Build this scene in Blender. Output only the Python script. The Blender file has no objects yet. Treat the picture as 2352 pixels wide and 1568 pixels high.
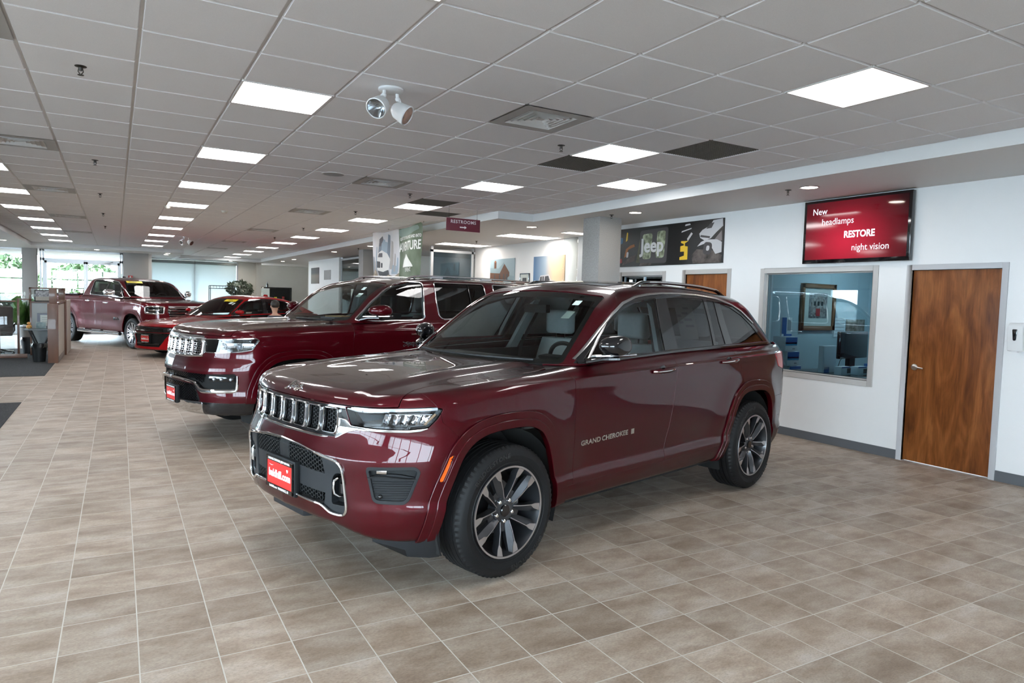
import bpy, bmesh, math, random
import numpy as np
from mathutils import Vector, Matrix, Euler
random.seed(7); rng = np.random.default_rng(7)
sc = bpy.context.scene; COL = sc.collection
# ---------------------------------------------------------------- camera, world, lights, exposure
CAMH = 1.595; YAW, PITCH, ROLL = 0.5254, -0.0608, 0.0276
cam = bpy.data.cameras.new('camera'); camo = bpy.data.objects.new('camera', cam); COL.objects.link(camo)
cam.sensor_width = 36; cam.lens = 36*1575.84/2352; cam.clip_start = .05; cam.clip_end = 300
_f = Vector((math.sin(YAW)*math.cos(PITCH), math.cos(YAW)*math.cos(PITCH), math.sin(PITCH)))
_r = Vector((math.cos(YAW), -math.sin(YAW), 0)); _u = _r.cross(_f)
_r2 = _r*math.cos(ROLL) + _u*math.sin(ROLL); _u2 = -_r*math.sin(ROLL) + _u*math.cos(ROLL)
_m = Matrix.Identity(4)
for _i in range(3): _m[_i][0], _m[_i][1], _m[_i][2] = _r2[_i], _u2[_i], -_f[_i]
_m.translation = (0, 0, CAMH); camo.matrix_world = _m; sc.camera = camo
vs = sc.view_settings; vs.view_transform = 'Standard'; vs.look = 'None'; vs.gamma = 1; vs.use_curve_mapping = False
vs.exposure = 1.05
w = bpy.data.worlds.new('sky'); sc.world = w; w.use_nodes = True
_n = w.node_tree.nodes; _bg = _n['Background']; _sky = _n.new('ShaderNodeTexSky')
SKY_STRENGTH = 1.0
_bg.inputs['Color'].default_value = (.74, .87, 1.0, 1); _bg.inputs['Strength'].default_value = 14.0
_n.remove(_sky)
sc.cycles.use_denoising = True; sc.cycles.max_bounces = 10; sc.cycles.diffuse_bounces = 5
sc.cycles.glossy_bounces = 5; sc.cycles.transmission_bounces = 8; sc.cycles.transparent_max_bounces = 16
sc.cycles.caustics_reflective = False; sc.cycles.caustics_refractive = False; sc.cycles.sample_clamp_indirect = 6
LAMP_E = 10.5          # ceiling troffers
DOWN_E = 22.0          # recessed downlights
WIN_POWER = 260.0      # daylight through the glass fronts behind and left of the camera
def area(name, loc, rot, sx, sy, power, col=(1, 1, 1)):
    l = bpy.data.lights.new(name, 'AREA'); l.shape = 'RECTANGLE'; l.size = sx; l.size_y = sy; l.energy = power; l.color = col
    o = bpy.data.objects.new(name, l); COL.objects.link(o); o.location = loc; o.rotation_euler = rot; return o
# ---------------------------------------------------------------- materials
MATS = {}
def mat(name, col=(.5, .5, .5), rough=.5, metal=0.0, coat=0.0, spec=.5, emit=None, es=0, alpha=None, **k):
    if name in MATS: return MATS[name]
    m = bpy.data.materials.new(name); m.use_nodes = True; b = m.node_tree.nodes['Principled BSDF']
    b.inputs['Base Color'].default_value = (*col, 1); b.inputs['Roughness'].default_value = rough; b.inputs['Metallic'].default_value = metal
    b.inputs['Coat Weight'].default_value = coat; b.inputs['Coat Roughness'].default_value = k.get('cr', .02); b.inputs['Specular IOR Level'].default_value = spec
    if emit: b.inputs['Emission Color'].default_value = (*emit, 1); b.inputs['Emission Strength'].default_value = es
    if k.get('sheen'): b.inputs['Sheen Weight'].default_value = k['sheen']
    MATS[name] = m; return m
def nt(m): return m.node_tree.nodes, m.node_tree.links, m.node_tree.nodes['Principled BSDF']
def ramp(n, stops, interp='LINEAR'):
    r = n.new('ShaderNodeValToRGB'); e = r.color_ramp.elements; r.color_ramp.interpolation = interp
    while len(e) < len(stops): e.new(.5)
    for i, (p, c) in enumerate(stops): e[i].position = p; e[i].color = (*c, 1) if len(c) == 3 else c
    return r
def noisy(name, c1, c2, scale=8, rough=.6, detail=6, stretch=(1, 1, 1), bump=0, coords='Object', **k):
    if name in MATS: return MATS[name]
    m = mat(name, c1, rough, **k); n, l, b = nt(m)
    tc = n.new('ShaderNodeTexCoord'); mp = n.new('ShaderNodeMapping'); mp.inputs['Scale'].default_value = stretch
    t = n.new('ShaderNodeTexNoise'); t.inputs['Scale'].default_value = scale; t.inputs['Detail'].default_value = detail
    r = ramp(n, [(.3, c1), (.7, c2)]); l.new(tc.outputs[coords], mp.inputs[0]); l.new(mp.outputs[0], t.inputs['Vector'])
    l.new(t.outputs[0], r.inputs[0]); l.new(r.outputs[0], b.inputs['Base Color'])
    if bump:
        bp = n.new('ShaderNodeBump'); bp.inputs['Strength'].default_value = bump; bp.inputs['Distance'].default_value = .01
        l.new(t.outputs[0], bp.inputs['Height']); l.new(bp.outputs[0], b.inputs['Normal'])
    return m
def glass(name, tint=(1, 1, 1), refl=1.0, rough=0.0, ior=1.5, dens=None):
    # thin pane: what is behind shows through the tint, Fresnel reflection on top
    if name in MATS: return MATS[name]
    m = bpy.data.materials.new(name); m.use_nodes = True; n = m.node_tree.nodes; l = m.node_tree.links; n.clear()
    o = n.new('ShaderNodeOutputMaterial'); mx = n.new('ShaderNodeMixShader'); t = n.new('ShaderNodeBsdfTransparent'); g = n.new('ShaderNodeBsdfGlossy')
    fr = n.new('ShaderNodeFresnel'); fr.inputs['IOR'].default_value = ior; mt = n.new('ShaderNodeMath'); mt.operation = 'MULTIPLY'; mt.inputs[1].default_value = refl; mt.use_clamp = True
    t.inputs[0].default_value = (*tint, 1); g.inputs['Roughness'].default_value = rough
    l.new(fr.outputs[0], mt.inputs[0]); l.new(mt.outputs[0], mx.inputs[0]); l.new(t.outputs[0], mx.inputs[1]); l.new(g.outputs[0], mx.inputs[2]); l.new(mx.outputs[0], o.inputs[0])
    MATS[name] = m; return m
def emis(name, col, s):
    if name in MATS: return MATS[name]
    m = bpy.data.materials.new(name); m.use_nodes = True; n = m.node_tree.nodes; l = m.node_tree.links; n.clear()
    o = n.new('ShaderNodeOutputMaterial'); e = n.new('ShaderNodeEmission'); e.inputs[0].default_value = (*col, 1); e.inputs[1].default_value = s; l.new(e.outputs[0], o.inputs[0])
    MATS[name] = m; return m
# ---------------------------------------------------------------- objects
def empty(name, loc=(0, 0, 0), rz=0, parent=None):
    o = bpy.data.objects.new(name, None); COL.objects.link(o); o.location = loc; o.rotation_euler = (0, 0, rz); o.empty_display_size = .1
    if parent: o.parent = parent
    return o
def tag(o, label=None, cat=None, group=None, kind=None):
    for k, v in (('label', label), ('category', cat), ('group', group), ('kind', kind)):
        if v: o[k] = v
    return o
def thing(name, label, cat, loc=(0, 0, 0), rz=0, group=None): return tag(empty(name, loc, rz), label, cat, group)
def copytree(o, parent=None, data=None):
    c = o.copy(); COL.objects.link(c)
    if parent: c.parent = parent
    for ch in list(o.children): copytree(ch, c)
    return c
class S:                       # loose polygon soup
    def __init__(s): s.v = []; s.f = []; s.m = []
    def add(s, v, f, mi=0, M=None):
        o = len(s.v)
        if M is not None: v = [tuple(M @ Vector(p)) for p in v]
        s.v += [tuple(p) for p in v]; s.f += [tuple(i + o for i in q) for q in f]; s.m += [mi]*len(f); return s
    def box(s, x0, x1, y0, y1, z0, z1, mi=0, M=None):
        v = [(x, y, z) for z in (z0, z1) for y in (y0, y1) for x in (x0, x1)]
        return s.add(v, [(0, 2, 3, 1), (4, 5, 7, 6), (0, 1, 5, 4), (1, 3, 7, 5), (3, 2, 6, 7), (2, 0, 4, 6)], mi, M)
    def prism(s, poly, a, b, axis='z', mi=0, M=None):
        # poly in the plane across the axis; x:(y,z) y:(x,z) z:(x,y)
        mk = {'x': lambda p, t: (t, p[0], p[1]), 'y': lambda p, t: (p[0], t, p[1]), 'z': lambda p, t: (p[0], p[1], t)}[axis]
        n = len(poly); v = [mk(p, a) for p in poly] + [mk(p, b) for p in poly]
        f = [tuple(range(n)), tuple(range(2*n-1, n-1, -1))] + [(i, n+i, n+(i+1) % n, (i+1) % n) for i in range(n)]
        return s.add(v, f, mi, M)
    def lathe(s, prof, n=32, axis='z', mi=0, M=None, close=False, caps=True):
        # prof: (r, h) list turned round the axis
        v = []
        for r, h in prof:
            for k in range(n):
                a = 2*math.pi*k/n; c, d = r*math.cos(a), r*math.sin(a)
                v.append({'z': (c, d, h), 'y': (c, h, d), 'x': (h, c, d)}[axis])
        f = []; L = len(prof)
        for i in range(L if close else L-1):
            j = (i+1) % L
            f += [(i*n+k, i*n+(k+1) % n, j*n+(k+1) % n, j*n+k) for k in range(n)]
        if not close and caps:
            if prof[0][0] > 1e-6: f.append(tuple(range(n-1, -1, -1)))
            if prof[-1][0] > 1e-6: f.append(tuple((L-1)*n+k for k in range(n)))
        return s.add(v, f, mi, M)
    def tube(s, pts, r, n=8, closed=False, mi=0, M=None, flat=None, up=None):
        # sweep; r number or list; flat=(a,b) gives an a x b oval, b along up
        P = [Vector(p) for p in pts]; L = len(P); v = []
        prev = None
        for i, p in enumerate(P):
            if closed: t = P[(i+1) % L] - P[i-1]
            else: t = P[min(i+1, L-1)] - P[max(i-1, 0)]
            t = t.normalized() if t.length > 1e-9 else Vector((0, 0, 1))
            if up is not None:
                u = Vector(up[i] if hasattr(up[0], '__len__') else up)
            else: u = prev if prev is not None else (Vector((0, 0, 1)) if abs(t.z) < .9 else Vector((1, 0, 0)))
            u = (u - t*u.dot(t))
            u = u.normalized() if u.length > 1e-6 else t.orthogonal().normalized()
            prev = u; w_ = t.cross(u)
            ri = r[i] if hasattr(r, '__len__') else r
            a, b = flat if flat else (ri, ri)
            if flat and hasattr(r, '__len__'): a, b = a*ri, b*ri
            for k in range(n):
                q = 2*math.pi*(k+.5)/n; v.append(p + w_*a*math.cos(q) + u*b*math.sin(q))
        f = []
        for i in range(L if closed else L-1):
            j = (i+1) % L; f += [(i*n+k, i*n+(k+1) % n, j*n+(k+1) % n, j*n+k) for k in range(n)]
        if not closed: f += [tuple(range(n-1, -1, -1)), tuple((L-1)*n+k for k in range(n))]
        return s.add(v, f, mi, M)
    def ball(s, c, r, n=12, mi=0, sc_=(1, 1, 1)):
        v = []; m = n//2
        for i in range(m+1):
            a = math.pi*i/m
            for k in range(n):
                b = 2*math.pi*k/n; v.append((c[0]+r*sc_[0]*math.sin(a)*math.cos(b), c[1]+r*sc_[1]*math.sin(a)*math.sin(b), c[2]+r*sc_[2]*math.cos(a)))
        return s.add(v, [(i*n+k, (i+1)*n+k, (i+1)*n+(k+1) % n, i*n+(k+1) % n) for i in range(m) for k in range(n)], mi)
    def grid(s, rows, mi=0, closed=False):
        n = len(rows[0]); v = [p for r in rows for p in r]
        f = [(i*n+j, i*n+j+1, (i+1)*n+j+1, (i+1)*n+j) for i in range(len(rows)-1) for j in range(n-1)]
        return s.add(v, f, mi)
def obj(name, s, m, parent=None, bev=0, seg=2, ang=35, flip=False, fix=True, sub=0):
    me = bpy.data.meshes.new(name)
    v = [(a, -b, c) for a, b, c in s.v] if flip else s.v
    me.from_pydata(v, [], s.f); mats = m if isinstance(m, (list, tuple)) else [m]
    for q in mats: me.materials.append(q)
    if len(mats) > 1: me.polygons.foreach_set('material_index', s.m)
    bm = bmesh.new(); bm.from_mesh(me)
    bmesh.ops.remove_doubles(bm, verts=bm.verts, dist=1e-5)
    if fix: bmesh.ops.recalc_face_normals(bm, faces=bm.faces)
    if bev:
        e = [x for x in bm.edges if len(x.link_faces) == 2 and x.calc_face_angle(0) > math.radians(30)]
        bmesh.ops.bevel(bm, geom=e, offset=bev, segments=seg, affect='EDGES', profile=.6, clamp_overlap=True)
    if sub: bmesh.ops.subdivide_edges(bm, edges=bm.edges, cuts=sub, use_grid_fill=True)
    bm.to_mesh(me); bm.free()
    for p in me.polygons: p.use_smooth = True
    me.set_sharp_from_angle(angle=math.radians(ang)); me.update()
    o = bpy.data.objects.new(name, me); COL.objects.link(o)
    if parent: o.parent = parent
    return o
def pobj(name, m, material, parent=None):       # triangle mesh with its own normals (y flipped to Blender's hand)
    if m is None or not len(m.F): return None
    m = prune(m); V = m.V*np.array([1, -1, 1]); N = m.N*np.array([1, -1, 1]); F = m.F[:, ::-1]
    me = bpy.data.meshes.new(name); me.vertices.add(len(V)); me.vertices.foreach_set('co', V.ravel().astype(np.float32))
    me.loops.add(F.size); me.loops.foreach_set('vertex_index', F.ravel().astype(np.int32)); me.polygons.add(len(F))
    me.polygons.foreach_set('loop_start', np.arange(0, F.size, 3, dtype=np.int32)); me.polygons.foreach_set('loop_total', np.full(len(F), 3, dtype=np.int32))
    me.update(calc_edges=True); me.polygons.foreach_set('use_smooth', np.ones(len(F), bool))
    me.validate(); me.materials.append(material)
    if len(me.vertices) == len(N): me.normals_split_custom_set_from_vertices([tuple(q) for q in N])
    o = bpy.data.objects.new(name, me); COL.objects.link(o)
    if parent: o.parent = parent
    return o
def text(name, body, size, m, parent=None, M=None, ext=.001, offset=0, shear=0, align='CENTER', xs=1.0, bend=None, spacing=1.0):
    c = bpy.data.curves.new(name, 'FONT'); c.body = body; c.size = size; c.extrude = ext; c.offset = offset; c.shear = shear
    c.align_x = align; c.align_y = 'CENTER'; c.resolution_u = 3; c.space_character = spacing
    t = bpy.data.objects.new('tmp', c); COL.objects.link(t); bpy.context.view_layer.update()
    me = bpy.data.meshes.new_from_object(t.evaluated_get(bpy.context.evaluated_depsgraph_get())); bpy.data.objects.remove(t)
    me.name = name; me.materials.clear(); me.materials.append(m)
    for v in me.vertices:
        x, y, z = v.co.x*xs, v.co.y, v.co.z
        if bend: a = x/bend; R = bend + y; x, y = R*math.sin(a), R*math.cos(a)
        v.co = (x, y, z)
    if M is not None: me.transform(M)
    o = bpy.data.objects.new(name, me); COL.objects.link(o)
    if parent: o.parent = parent
    return o
def frame(o, x, y): # matrix with origin o, x axis, y axis
    x = Vector(x).normalized(); y = Vector(y); y = (y - x*y.dot(x)).normalized(); z = x.cross(y)
    M = Matrix.Identity(4)
    for i in range(3): M[i][0], M[i][1], M[i][2], M[i][3] = x[i], y[i], z[i], o[i]
    return M
# ---------------------------------------------------------------- the showroom
T = .61; GX, GY = .1274, 4.3055; CZ = 3.0; SZ = 2.872
white = noisy('wall_paint', (.80, .80, .80), (.82, .82, .82), 3, .55)
soffw = mat('soffit_paint', (.70, .695, .69), .6)
tilem = noisy('ceiling_tile', (.82, .82, .84), (.88, .88, .90), 260, .85, 3)
gridm = mat('ceiling_grid_paint', (.70, .70, .70), .5)
alum = mat('window_aluminium', (.55, .56, .57), .35, .6)
trimg = mat('grey_trim_paint', (.47, .455, .44), .45)
basem = mat('grey_vinyl_base', (.10, .105, .115), .5)
def st(name, s, m, **k): return tag(obj(name, s, m, **k), kind='structure')
# floor
fm = mat('floor_tile', (.3, .24, .2), .4); n, l, b = nt(fm)
tc = n.new('ShaderNodeTexCoord'); mp = n.new('ShaderNodeMapping'); mp.inputs['Location'].default_value = (.2413, -3.453, 0); mp.inputs['Rotation'].default_value = (0, 0, .0044)
br = n.new('ShaderNodeTexBrick'); br.offset = 0; br.squash = 1
for k, v in (('Scale', 1), ('Mortar Size', .0032), ('Mortar Smooth', .25), ('Bias', 0), ('Brick Width', .307), ('Row Height', .307)): br.inputs[k].default_value = v
br.inputs['Color1'].default_value = (0, 0, 0, 1); br.inputs['Color2'].default_value = (1, 1, 1, 1); br.inputs['Mortar'].default_value = (.5, .5, .5, 1)
l.new(tc.outputs['Object'], mp.inputs[0]); l.new(mp.outputs[0], br.inputs['Vector'])
n1 = n.new('ShaderNodeTexNoise'); n1.inputs['Scale'].default_value = 4.2; n1.inputs['Detail'].default_value = 9; n1.inputs['Roughness'].default_value = .62
mpn = n.new('ShaderNodeMapping'); mpn.inputs['Scale'].default_value = (.75, 1.5, 1); l.new(tc.outputs['Object'], mpn.inputs[0])
vadd = n.new('ShaderNodeVectorMath'); vadd.operation = 'ADD'; vs_ = n.new('ShaderNodeVectorMath'); vs_.operation = 'SCALE'; vs_.inputs['Scale'].default_value = 7
l.new(br.outputs['Color'], vs_.inputs[0]); l.new(vs_.outputs[0], vadd.inputs[0]); l.new(mpn.outputs[0], vadd.inputs[1]); l.new(vadd.outputs[0], n1.inputs['Vector'])
n2 = n.new('ShaderNodeTexNoise'); n2.inputs['Scale'].default_value = 95; n2.inputs['Detail'].default_value = 8; n2.inputs['Roughness'].default_value = .7; l.new(vadd.outputs[0], n2.inputs['Vector'])
r1 = ramp(n, [(.30, (.25, .185, .135)), (.45, (.34, .265, .205)), (.58, (.42, .35, .285)), (.74, (.50, .45, .40))]); l.new(n1.outputs[0], r1.inputs[0])
r2 = ramp(n, [(.3, (.68, .66, .65)), (.5, (.97, .97, .97)), (.7, (1.2, 1.2, 1.2))]); l.new(n2.outputs[0], r2.inputs[0])
m1 = n.new('ShaderNodeMix'); m1.data_type = 'RGBA'; m1.blend_type = 'MULTIPLY'; m1.inputs[0].default_value = 1; l.new(r1.outputs[0], m1.inputs[6]); l.new(r2.outputs[0], m1.inputs[7])
rv = ramp(n, [(0, (.86, .85, .84)), (1, (1.10, 1.10, 1.10))]); l.new(br.outputs['Color'], rv.inputs[0])
m2 = n.new('ShaderNodeMix'); m2.data_type = 'RGBA'; m2.blend_type = 'MULTIPLY'; m2.inputs[0].default_value = 1; l.new(m1.outputs[2], m2.inputs[6]); l.new(rv.outputs[0], m2.inputs[7])
m3 = n.new('ShaderNodeMix'); m3.data_type = 'RGBA'; m3.inputs[7].default_value = (.56, .53, .48, 1); l.new(br.outputs['Fac'], m3.inputs[0]); l.new(m2.outputs[2], m3.inputs[6]); l.new(m3.outputs[2], b.inputs['Base Color'])
rr = ramp(n, [(.3, (.44, .44, .44)), (.7, (.55, .55, .55))]); l.new(n2.outputs[0], rr.inputs[0]); mr = n.new('ShaderNodeMix'); mr.data_type = 'RGBA'; mr.inputs[7].default_value = (.8, .8, .8, 1)
l.new(br.outputs['Fac'], mr.inputs[0]); l.new(rr.outputs[0], mr.inputs[6]); l.new(mr.outputs[2], b.inputs['Roughness'])
iv = n.new('ShaderNodeMath'); iv.operation = 'SUBTRACT'; iv.inputs[0].default_value = 1; l.new(br.outputs['Fac'], iv.inputs[1])
ad = n.new('ShaderNodeMath'); ad.operation = 'MULTIPLY_ADD'; ad.inputs[1].default_value = .10; l.new(n2.outputs[0], ad.inputs[0]); l.new(iv.outputs[0], ad.inputs[2])
bp = n.new('ShaderNodeBump'); bp.inputs['Strength'].default_value = .45; bp.inputs['Distance'].default_value = .003; l.new(ad.outputs[0], bp.inputs['Height']); l.new(bp.outputs[0], b.inputs['Normal'])
st('floor', S().box(-9.2, 11.5, -6.2, 34, -.12, 0), fm)
# cells of the ceiling grid taken by fittings
LIGHTS = [(1, j) for j in (-3, 1, 5, 9, 13, 17, 21, 25, 29, 33)] + [(6, j) for j in (-7, -3, 1, 5, 9, 13, 17, 21, 25, 29, 33, 37, 41)] + [(-3, j) for j in (-3, 1, 5, 9, 13, 17, 21, 25, 29, 33)] + [(8, 3)]
DIFF = [(4, j) for j in (0, 6, 12, 19, 26, 32)] + [(-2, j) for j in (0, 6, 12, 19, 26)]
RET = [(6, 2), (7, 0), (6, 8), (7, 10)]
X0c, X1c, Y0c = -2.25, 5.92, -5.2
s = S(); used = set(LIGHTS) | set(DIFF) | set(RET)
for i in range(-4, 10):
    for j in range(-16, 43):
        xa, ya = GX + i*T, GY + j*T; xb, yb = xa + T, ya + T
        lim = 26.15 if xa < 2.0 else 30.2; rx = X1c if ya < 9.6 else 5.26
        xa2, xb2, ya2, yb2 = max(xa, X0c), min(xb, rx), max(ya, Y0c), min(yb, lim)
        if (i, j) in used or xb2 - xa2 < .03 or yb2 - ya2 < .03: continue
        g = .0075; q = .006; h = .009
        o_ = [(xa2+g, ya2+g), (xb2-g, ya2+g), (xb2-g, yb2-g), (xa2+g, yb2-g)]; i_ = [(xa2+g+q, ya2+g+q), (xb2-g-q, ya2+g+q), (xb2-g-q, yb2-g-q), (xa2+g+q, yb2-g-q)]
        s.add([(a, b_, CZ+.003) for a, b_ in o_] + [(a, b_, CZ-h) for a, b_ in i_], [(4, 5, 6, 7), (0, 1, 5, 4), (1, 2, 6, 5), (2, 3, 7, 6), (3, 0, 4, 7)])
st('ceiling', s, tilem, ang=20)
s = S(); s.box(X0c, X1c, Y0c, 30.3, CZ+.004, CZ+.03)
st('ceiling', s, gridm)
# dropped border ceiling round the tiled field
s = S()
def slab(x0, x1, y0, y1, z=SZ): s.box(x0, x1, y0, y1, z, CZ+.3)
slab(X1c, 7.36, -6, 9.62); slab(5.26, 11.5, 9.62, 31.6); slab(2.05, 5.26, 30.2, 34); slab(5.26, 11.5, 31.6, 34); slab(-9.2, 2.05, 26.15, 34); slab(-9.2, X0c, -6, 26.15); slab(X0c, X1c, -6, Y0c)
st('ceiling', s, soffw)
s = S(); s.box(-9.3, 11.6, -6.3, 34.2, 3.32, 3.36); st('ceiling', s, soffw)
# right wall with its openings (x = 7.26)
def wall_x(name, x, th, y0, y1, z1, holes, m=white):
    s = S(); ys = sorted({y0, y1, *[h[0] for h in holes], *[h[1] for h in holes]})
    for a, b_ in zip(ys[:-1], ys[1:]):
        zs = [(0, z1)]
        for h in holes:
            if h[0] <= a and h[1] >= b_: zs = [(0, h[2]), (h[3], z1)]
        for c, d in zs:
            if d - c > .001: s.box(x, x+th, a, b_, c, d)
    return st(name, s, m)
def wall_y(name, y, th, x0, x1, z1, holes, m=white):
    s = S(); xs = sorted({x0, x1, *[h[0] for h in holes], *[h[1] for h in holes]})
    for a, b_ in zip(xs[:-1], xs[1:]):
        zs = [(0, z1)]
        for h in holes:
            if h[0] <= a and h[1] >= b_: zs = [(0, h[2]), (h[3], z1)]
        for c, d in zs:
            if d - c > .001: s.box(a, b_, y, y+th, c, d)
    return st(name, s, m)
RX = 7.26
wall_x('wall_right', RX, .12, -6, 9.75, SZ, [(3.322, 4.172, 0, 2.02), (4.6, 6.07, .80, 2.022), (6.69, 7.49, 0, 2.035), (7.975, 8.95, 0, 2.03)])
def casing(name, y0, y1, z0, z1, wdt=.06, sill=False, depth=.16, m=trimg):
    # flat metal frame round an opening in the right wall
    s = S(); x0 = RX - .012
    s.box(x0, RX+depth-.03, y0-wdt, y0, z0 if not sill else z0-wdt, z1+wdt); s.box(x0, RX+depth-.03, y1, y1+wdt, z0 if not sill else z0-wdt, z1+wdt); s.box(x0, RX+depth-.03, y0, y1, z1, z1+wdt)
    if sill: s.box(x0, RX+depth-.03, y0, y1, z0-wdt, z0)
    # stop bead
    s.box(RX+.045, RX+.06, y0, y0+.015, z0, z1); s.box(RX+.045, RX+.06, y1-.015, y1, z0, z1); s.box(RX+.045, RX+.06, y0, y1, z1-.015, z1)
    if sill: s.box(RX+.045, RX+.06, y0, y1, z0, z0+.015)
    return st(name, s, m, bev=.002, seg=1)
trimc = mat('painted_door_frame', (.50, .50, .515), .4)
casing('trim_1', 3.322, 4.172, 0, 2.02, .055, m=trimc); casing('trim_2', 4.6, 6.07, .80, 2.022, .062, True, m=mat('window_frame_paint', (.50, .485, .47), .45)); casing('trim_3', 6.69, 7.49, 0, 2.035, .065); casing('trim_4', 7.975, 8.95, 0, 2.03, .065)
# stained wood
wd = mat('stained_birch', (.25, .08, .02), .42, coat=.06, cr=.2, spec=.25); n, l, b = nt(wd); tc = n.new('ShaderNodeTexCoord'); mp = n.new('ShaderNodeMapping'); mp.inputs['Scale'].default_value = (1, 2.6, .55)
na = n.new('ShaderNodeTexNoise'); na.inputs['Scale'].default_value = 2.2; na.inputs['Detail'].default_value = 5; na.inputs['Distortion'].default_value = 1.6
nb = n.new('ShaderNodeTexNoise'); nb.inputs['Scale'].default_value = 30; nb.inputs['Detail'].default_value = 6; mpb = n.new('ShaderNodeMapping'); mpb.inputs['Scale'].default_value = (1, 3, .2)
l.new(tc.outputs['Object'], mp.inputs[0]); l.new(mp.outputs[0], na.inputs['Vector']); l.new(tc.outputs['Object'], mpb.inputs[0]); l.new(mpb.outputs[0], nb.inputs['Vector'])
ra = ramp(n, [(.28, (.105, .030, .008)), (.48, (.20, .060, .014)), (.66, (.30, .105, .028))]); rb = ramp(n, [(.3, (.75, .75, .75)), (.7, (1.1, 1.1, 1.1))]); mm = n.new('ShaderNodeMix'); mm.data_type = 'RGBA'; mm.blend_type = 'MULTIPLY'; mm.inputs[0].default_value = 1
l.new(na.outputs[0], ra.inputs[0]); l.new(nb.outputs[0], rb.inputs[0]); l.new(ra.outputs[0], mm.inputs[6]); l.new(rb.outputs[0], mm.inputs[7]); l.new(mm.outputs[2], b.inputs['Base Color'])
nickel = mat('satin_nickel', (.55, .54, .52), .28, 1.0)
d1 = st('door_1', S().box(RX+.02, RX+.062, 3.326, 4.168, .012, 2.016), wd, bev=.002)
s = S(); M = frame((RX+.02, 4.10, 1.005), (0, 1, 0), (0, 0, 1))
s.lathe([(.033, 0), (.033, .008), (.026, .014), (.012, .016), (.012, .045)], 24, 'x', M=Matrix.Translation((RX+.02, 4.10, 1.005)) @ Matrix.Rotation(math.pi, 4, 'Z'))
s.tube([(RX-.03, 4.10, 1.005), (RX-.035, 4.07, 1.007), (RX-.036, 4.02, 1.004), (RX-.034, 3.985, 1.000)], [.010, .010, .009, .008], 10, flat=None)
obj('door_handle', s, nickel, d1)
d2 = st('door_2', S().box(RX+.02, RX+.062, 6.694, 7.486, .012, 2.031), wd, bev=.002)
s = S(); s.tube([(RX-.03, 7.4, 1.0), (RX-.035, 7.3, 1.0)], .009, 8); s.lathe([(.03, 0), (.03, .012), (.011, .014), (.011, .05)], 20, 'x', M=Matrix.Translation((RX+.02, 7.40, 1.0)) @ Matrix.Rotation(math.pi, 4, 'Z')); obj('door_handle', s, nickel, d2)
# window of the finance office, and window with a blind farther on
wg = glass('office_glass', (.72, .84, .88), 1.5)
st('window_1', S().box(RX+.075, RX+.081, 4.6, 6.07, .80, 2.022), wg)
dk = mat('dark_blue_blind', (.06, .085, .10), .5)
w2_ = st('window_2', S().box(RX+.07, RX+.076, 7.975, 8.95, 0, 2.03), glass('dim_glass', (.45, .55, .6), 2.0))
s = S(); s.box(RX+.06, RX+.072, 8.46, 8.49, 0, 2.03); obj('window_mullion', s, alum, w2_)
# skirting
s = S(); s.box(RX-.008, RX, -6, 3.265, 0, .10); st('baseboard_right', s, basem)
s = S(); s.box(RX-.008, RX, 4.232, 6.622, 0, .10); st('baseboard_right', s, basem)
# recessed nook beyond the right wall: poster wall and glass partition
wall_x('wall_far_right', 7.95, .12, 9.75, 15.7, SZ, [])
s = S(); s.box(RX, 7.95, 9.75, 9.87, 0, SZ); st('wall_right', s, white)
cream = noisy('cream_wall_paint', (.60, .575, .52), (.62, .595, .54), 3, .6)
s = S(); s.box(6.62, 6.74, 23.3, 27.5, 0, SZ); st('wall_far_right', s, white)
s = S(); s.box(6.62, 11.4, 27.5, 27.62, 0, SZ); st('wall_far_right', s, cream)
# rooms behind the partitions (end wall so that the glass does not show the void)
s = S(); s.box(11.3, 11.4, 9.75, 34, 0, SZ); st('wall_far_right', s, cream)
s = S(); s.box(8.05, 11.3, 19.9, 20.0, 0, SZ); st('wall_far_right', s, cream)
s = S(); s.box(4.55, 5.25, 31.3, 31.45, 0, SZ+.2); s.box(5.25, 5.45, 31.0, 31.5, 0, SZ+.2); s.box(5.25, 9.0, 33.4, 33.5, 0, SZ+.2); s.box(8.9, 9.0, 27.5, 33.5, 0, SZ+.2); st('wall_back', s, cream)
s = S(); s.box(2.0, 2.12, 28.3, 31.3, SZ-.02, SZ+.4); st('wall_back', s, white)
# speckled columns
spk = noisy('speckled_column', (.23, .22, .21), (.42, .405, .39), 150, .8, 3, bump=.1)
for nm, a, b_, c, d in (('column', 6.27, 6.68, 8.30, 8.72), ('column', 5.95, 6.36, 18.6, 19.0), ('column', -2.66, -2.26, 27.9, 28.3), ('column', .26, 1.05, 27.9, 28.3)):
    s = S(); s.box(a, b_, c, d, 0, SZ); st('wall_pillar', s, spk, bev=.004)
s = S(); s.box(6.262, 6.688, 8.292, 8.728, 0, .1); s.box(5.94, 6.37, 18.59, 19.01, 0, .1); s.box(-2.67, -2.25, 27.89, 28.31, 0, .1); st('baseboard_back', s, basem)
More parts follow.
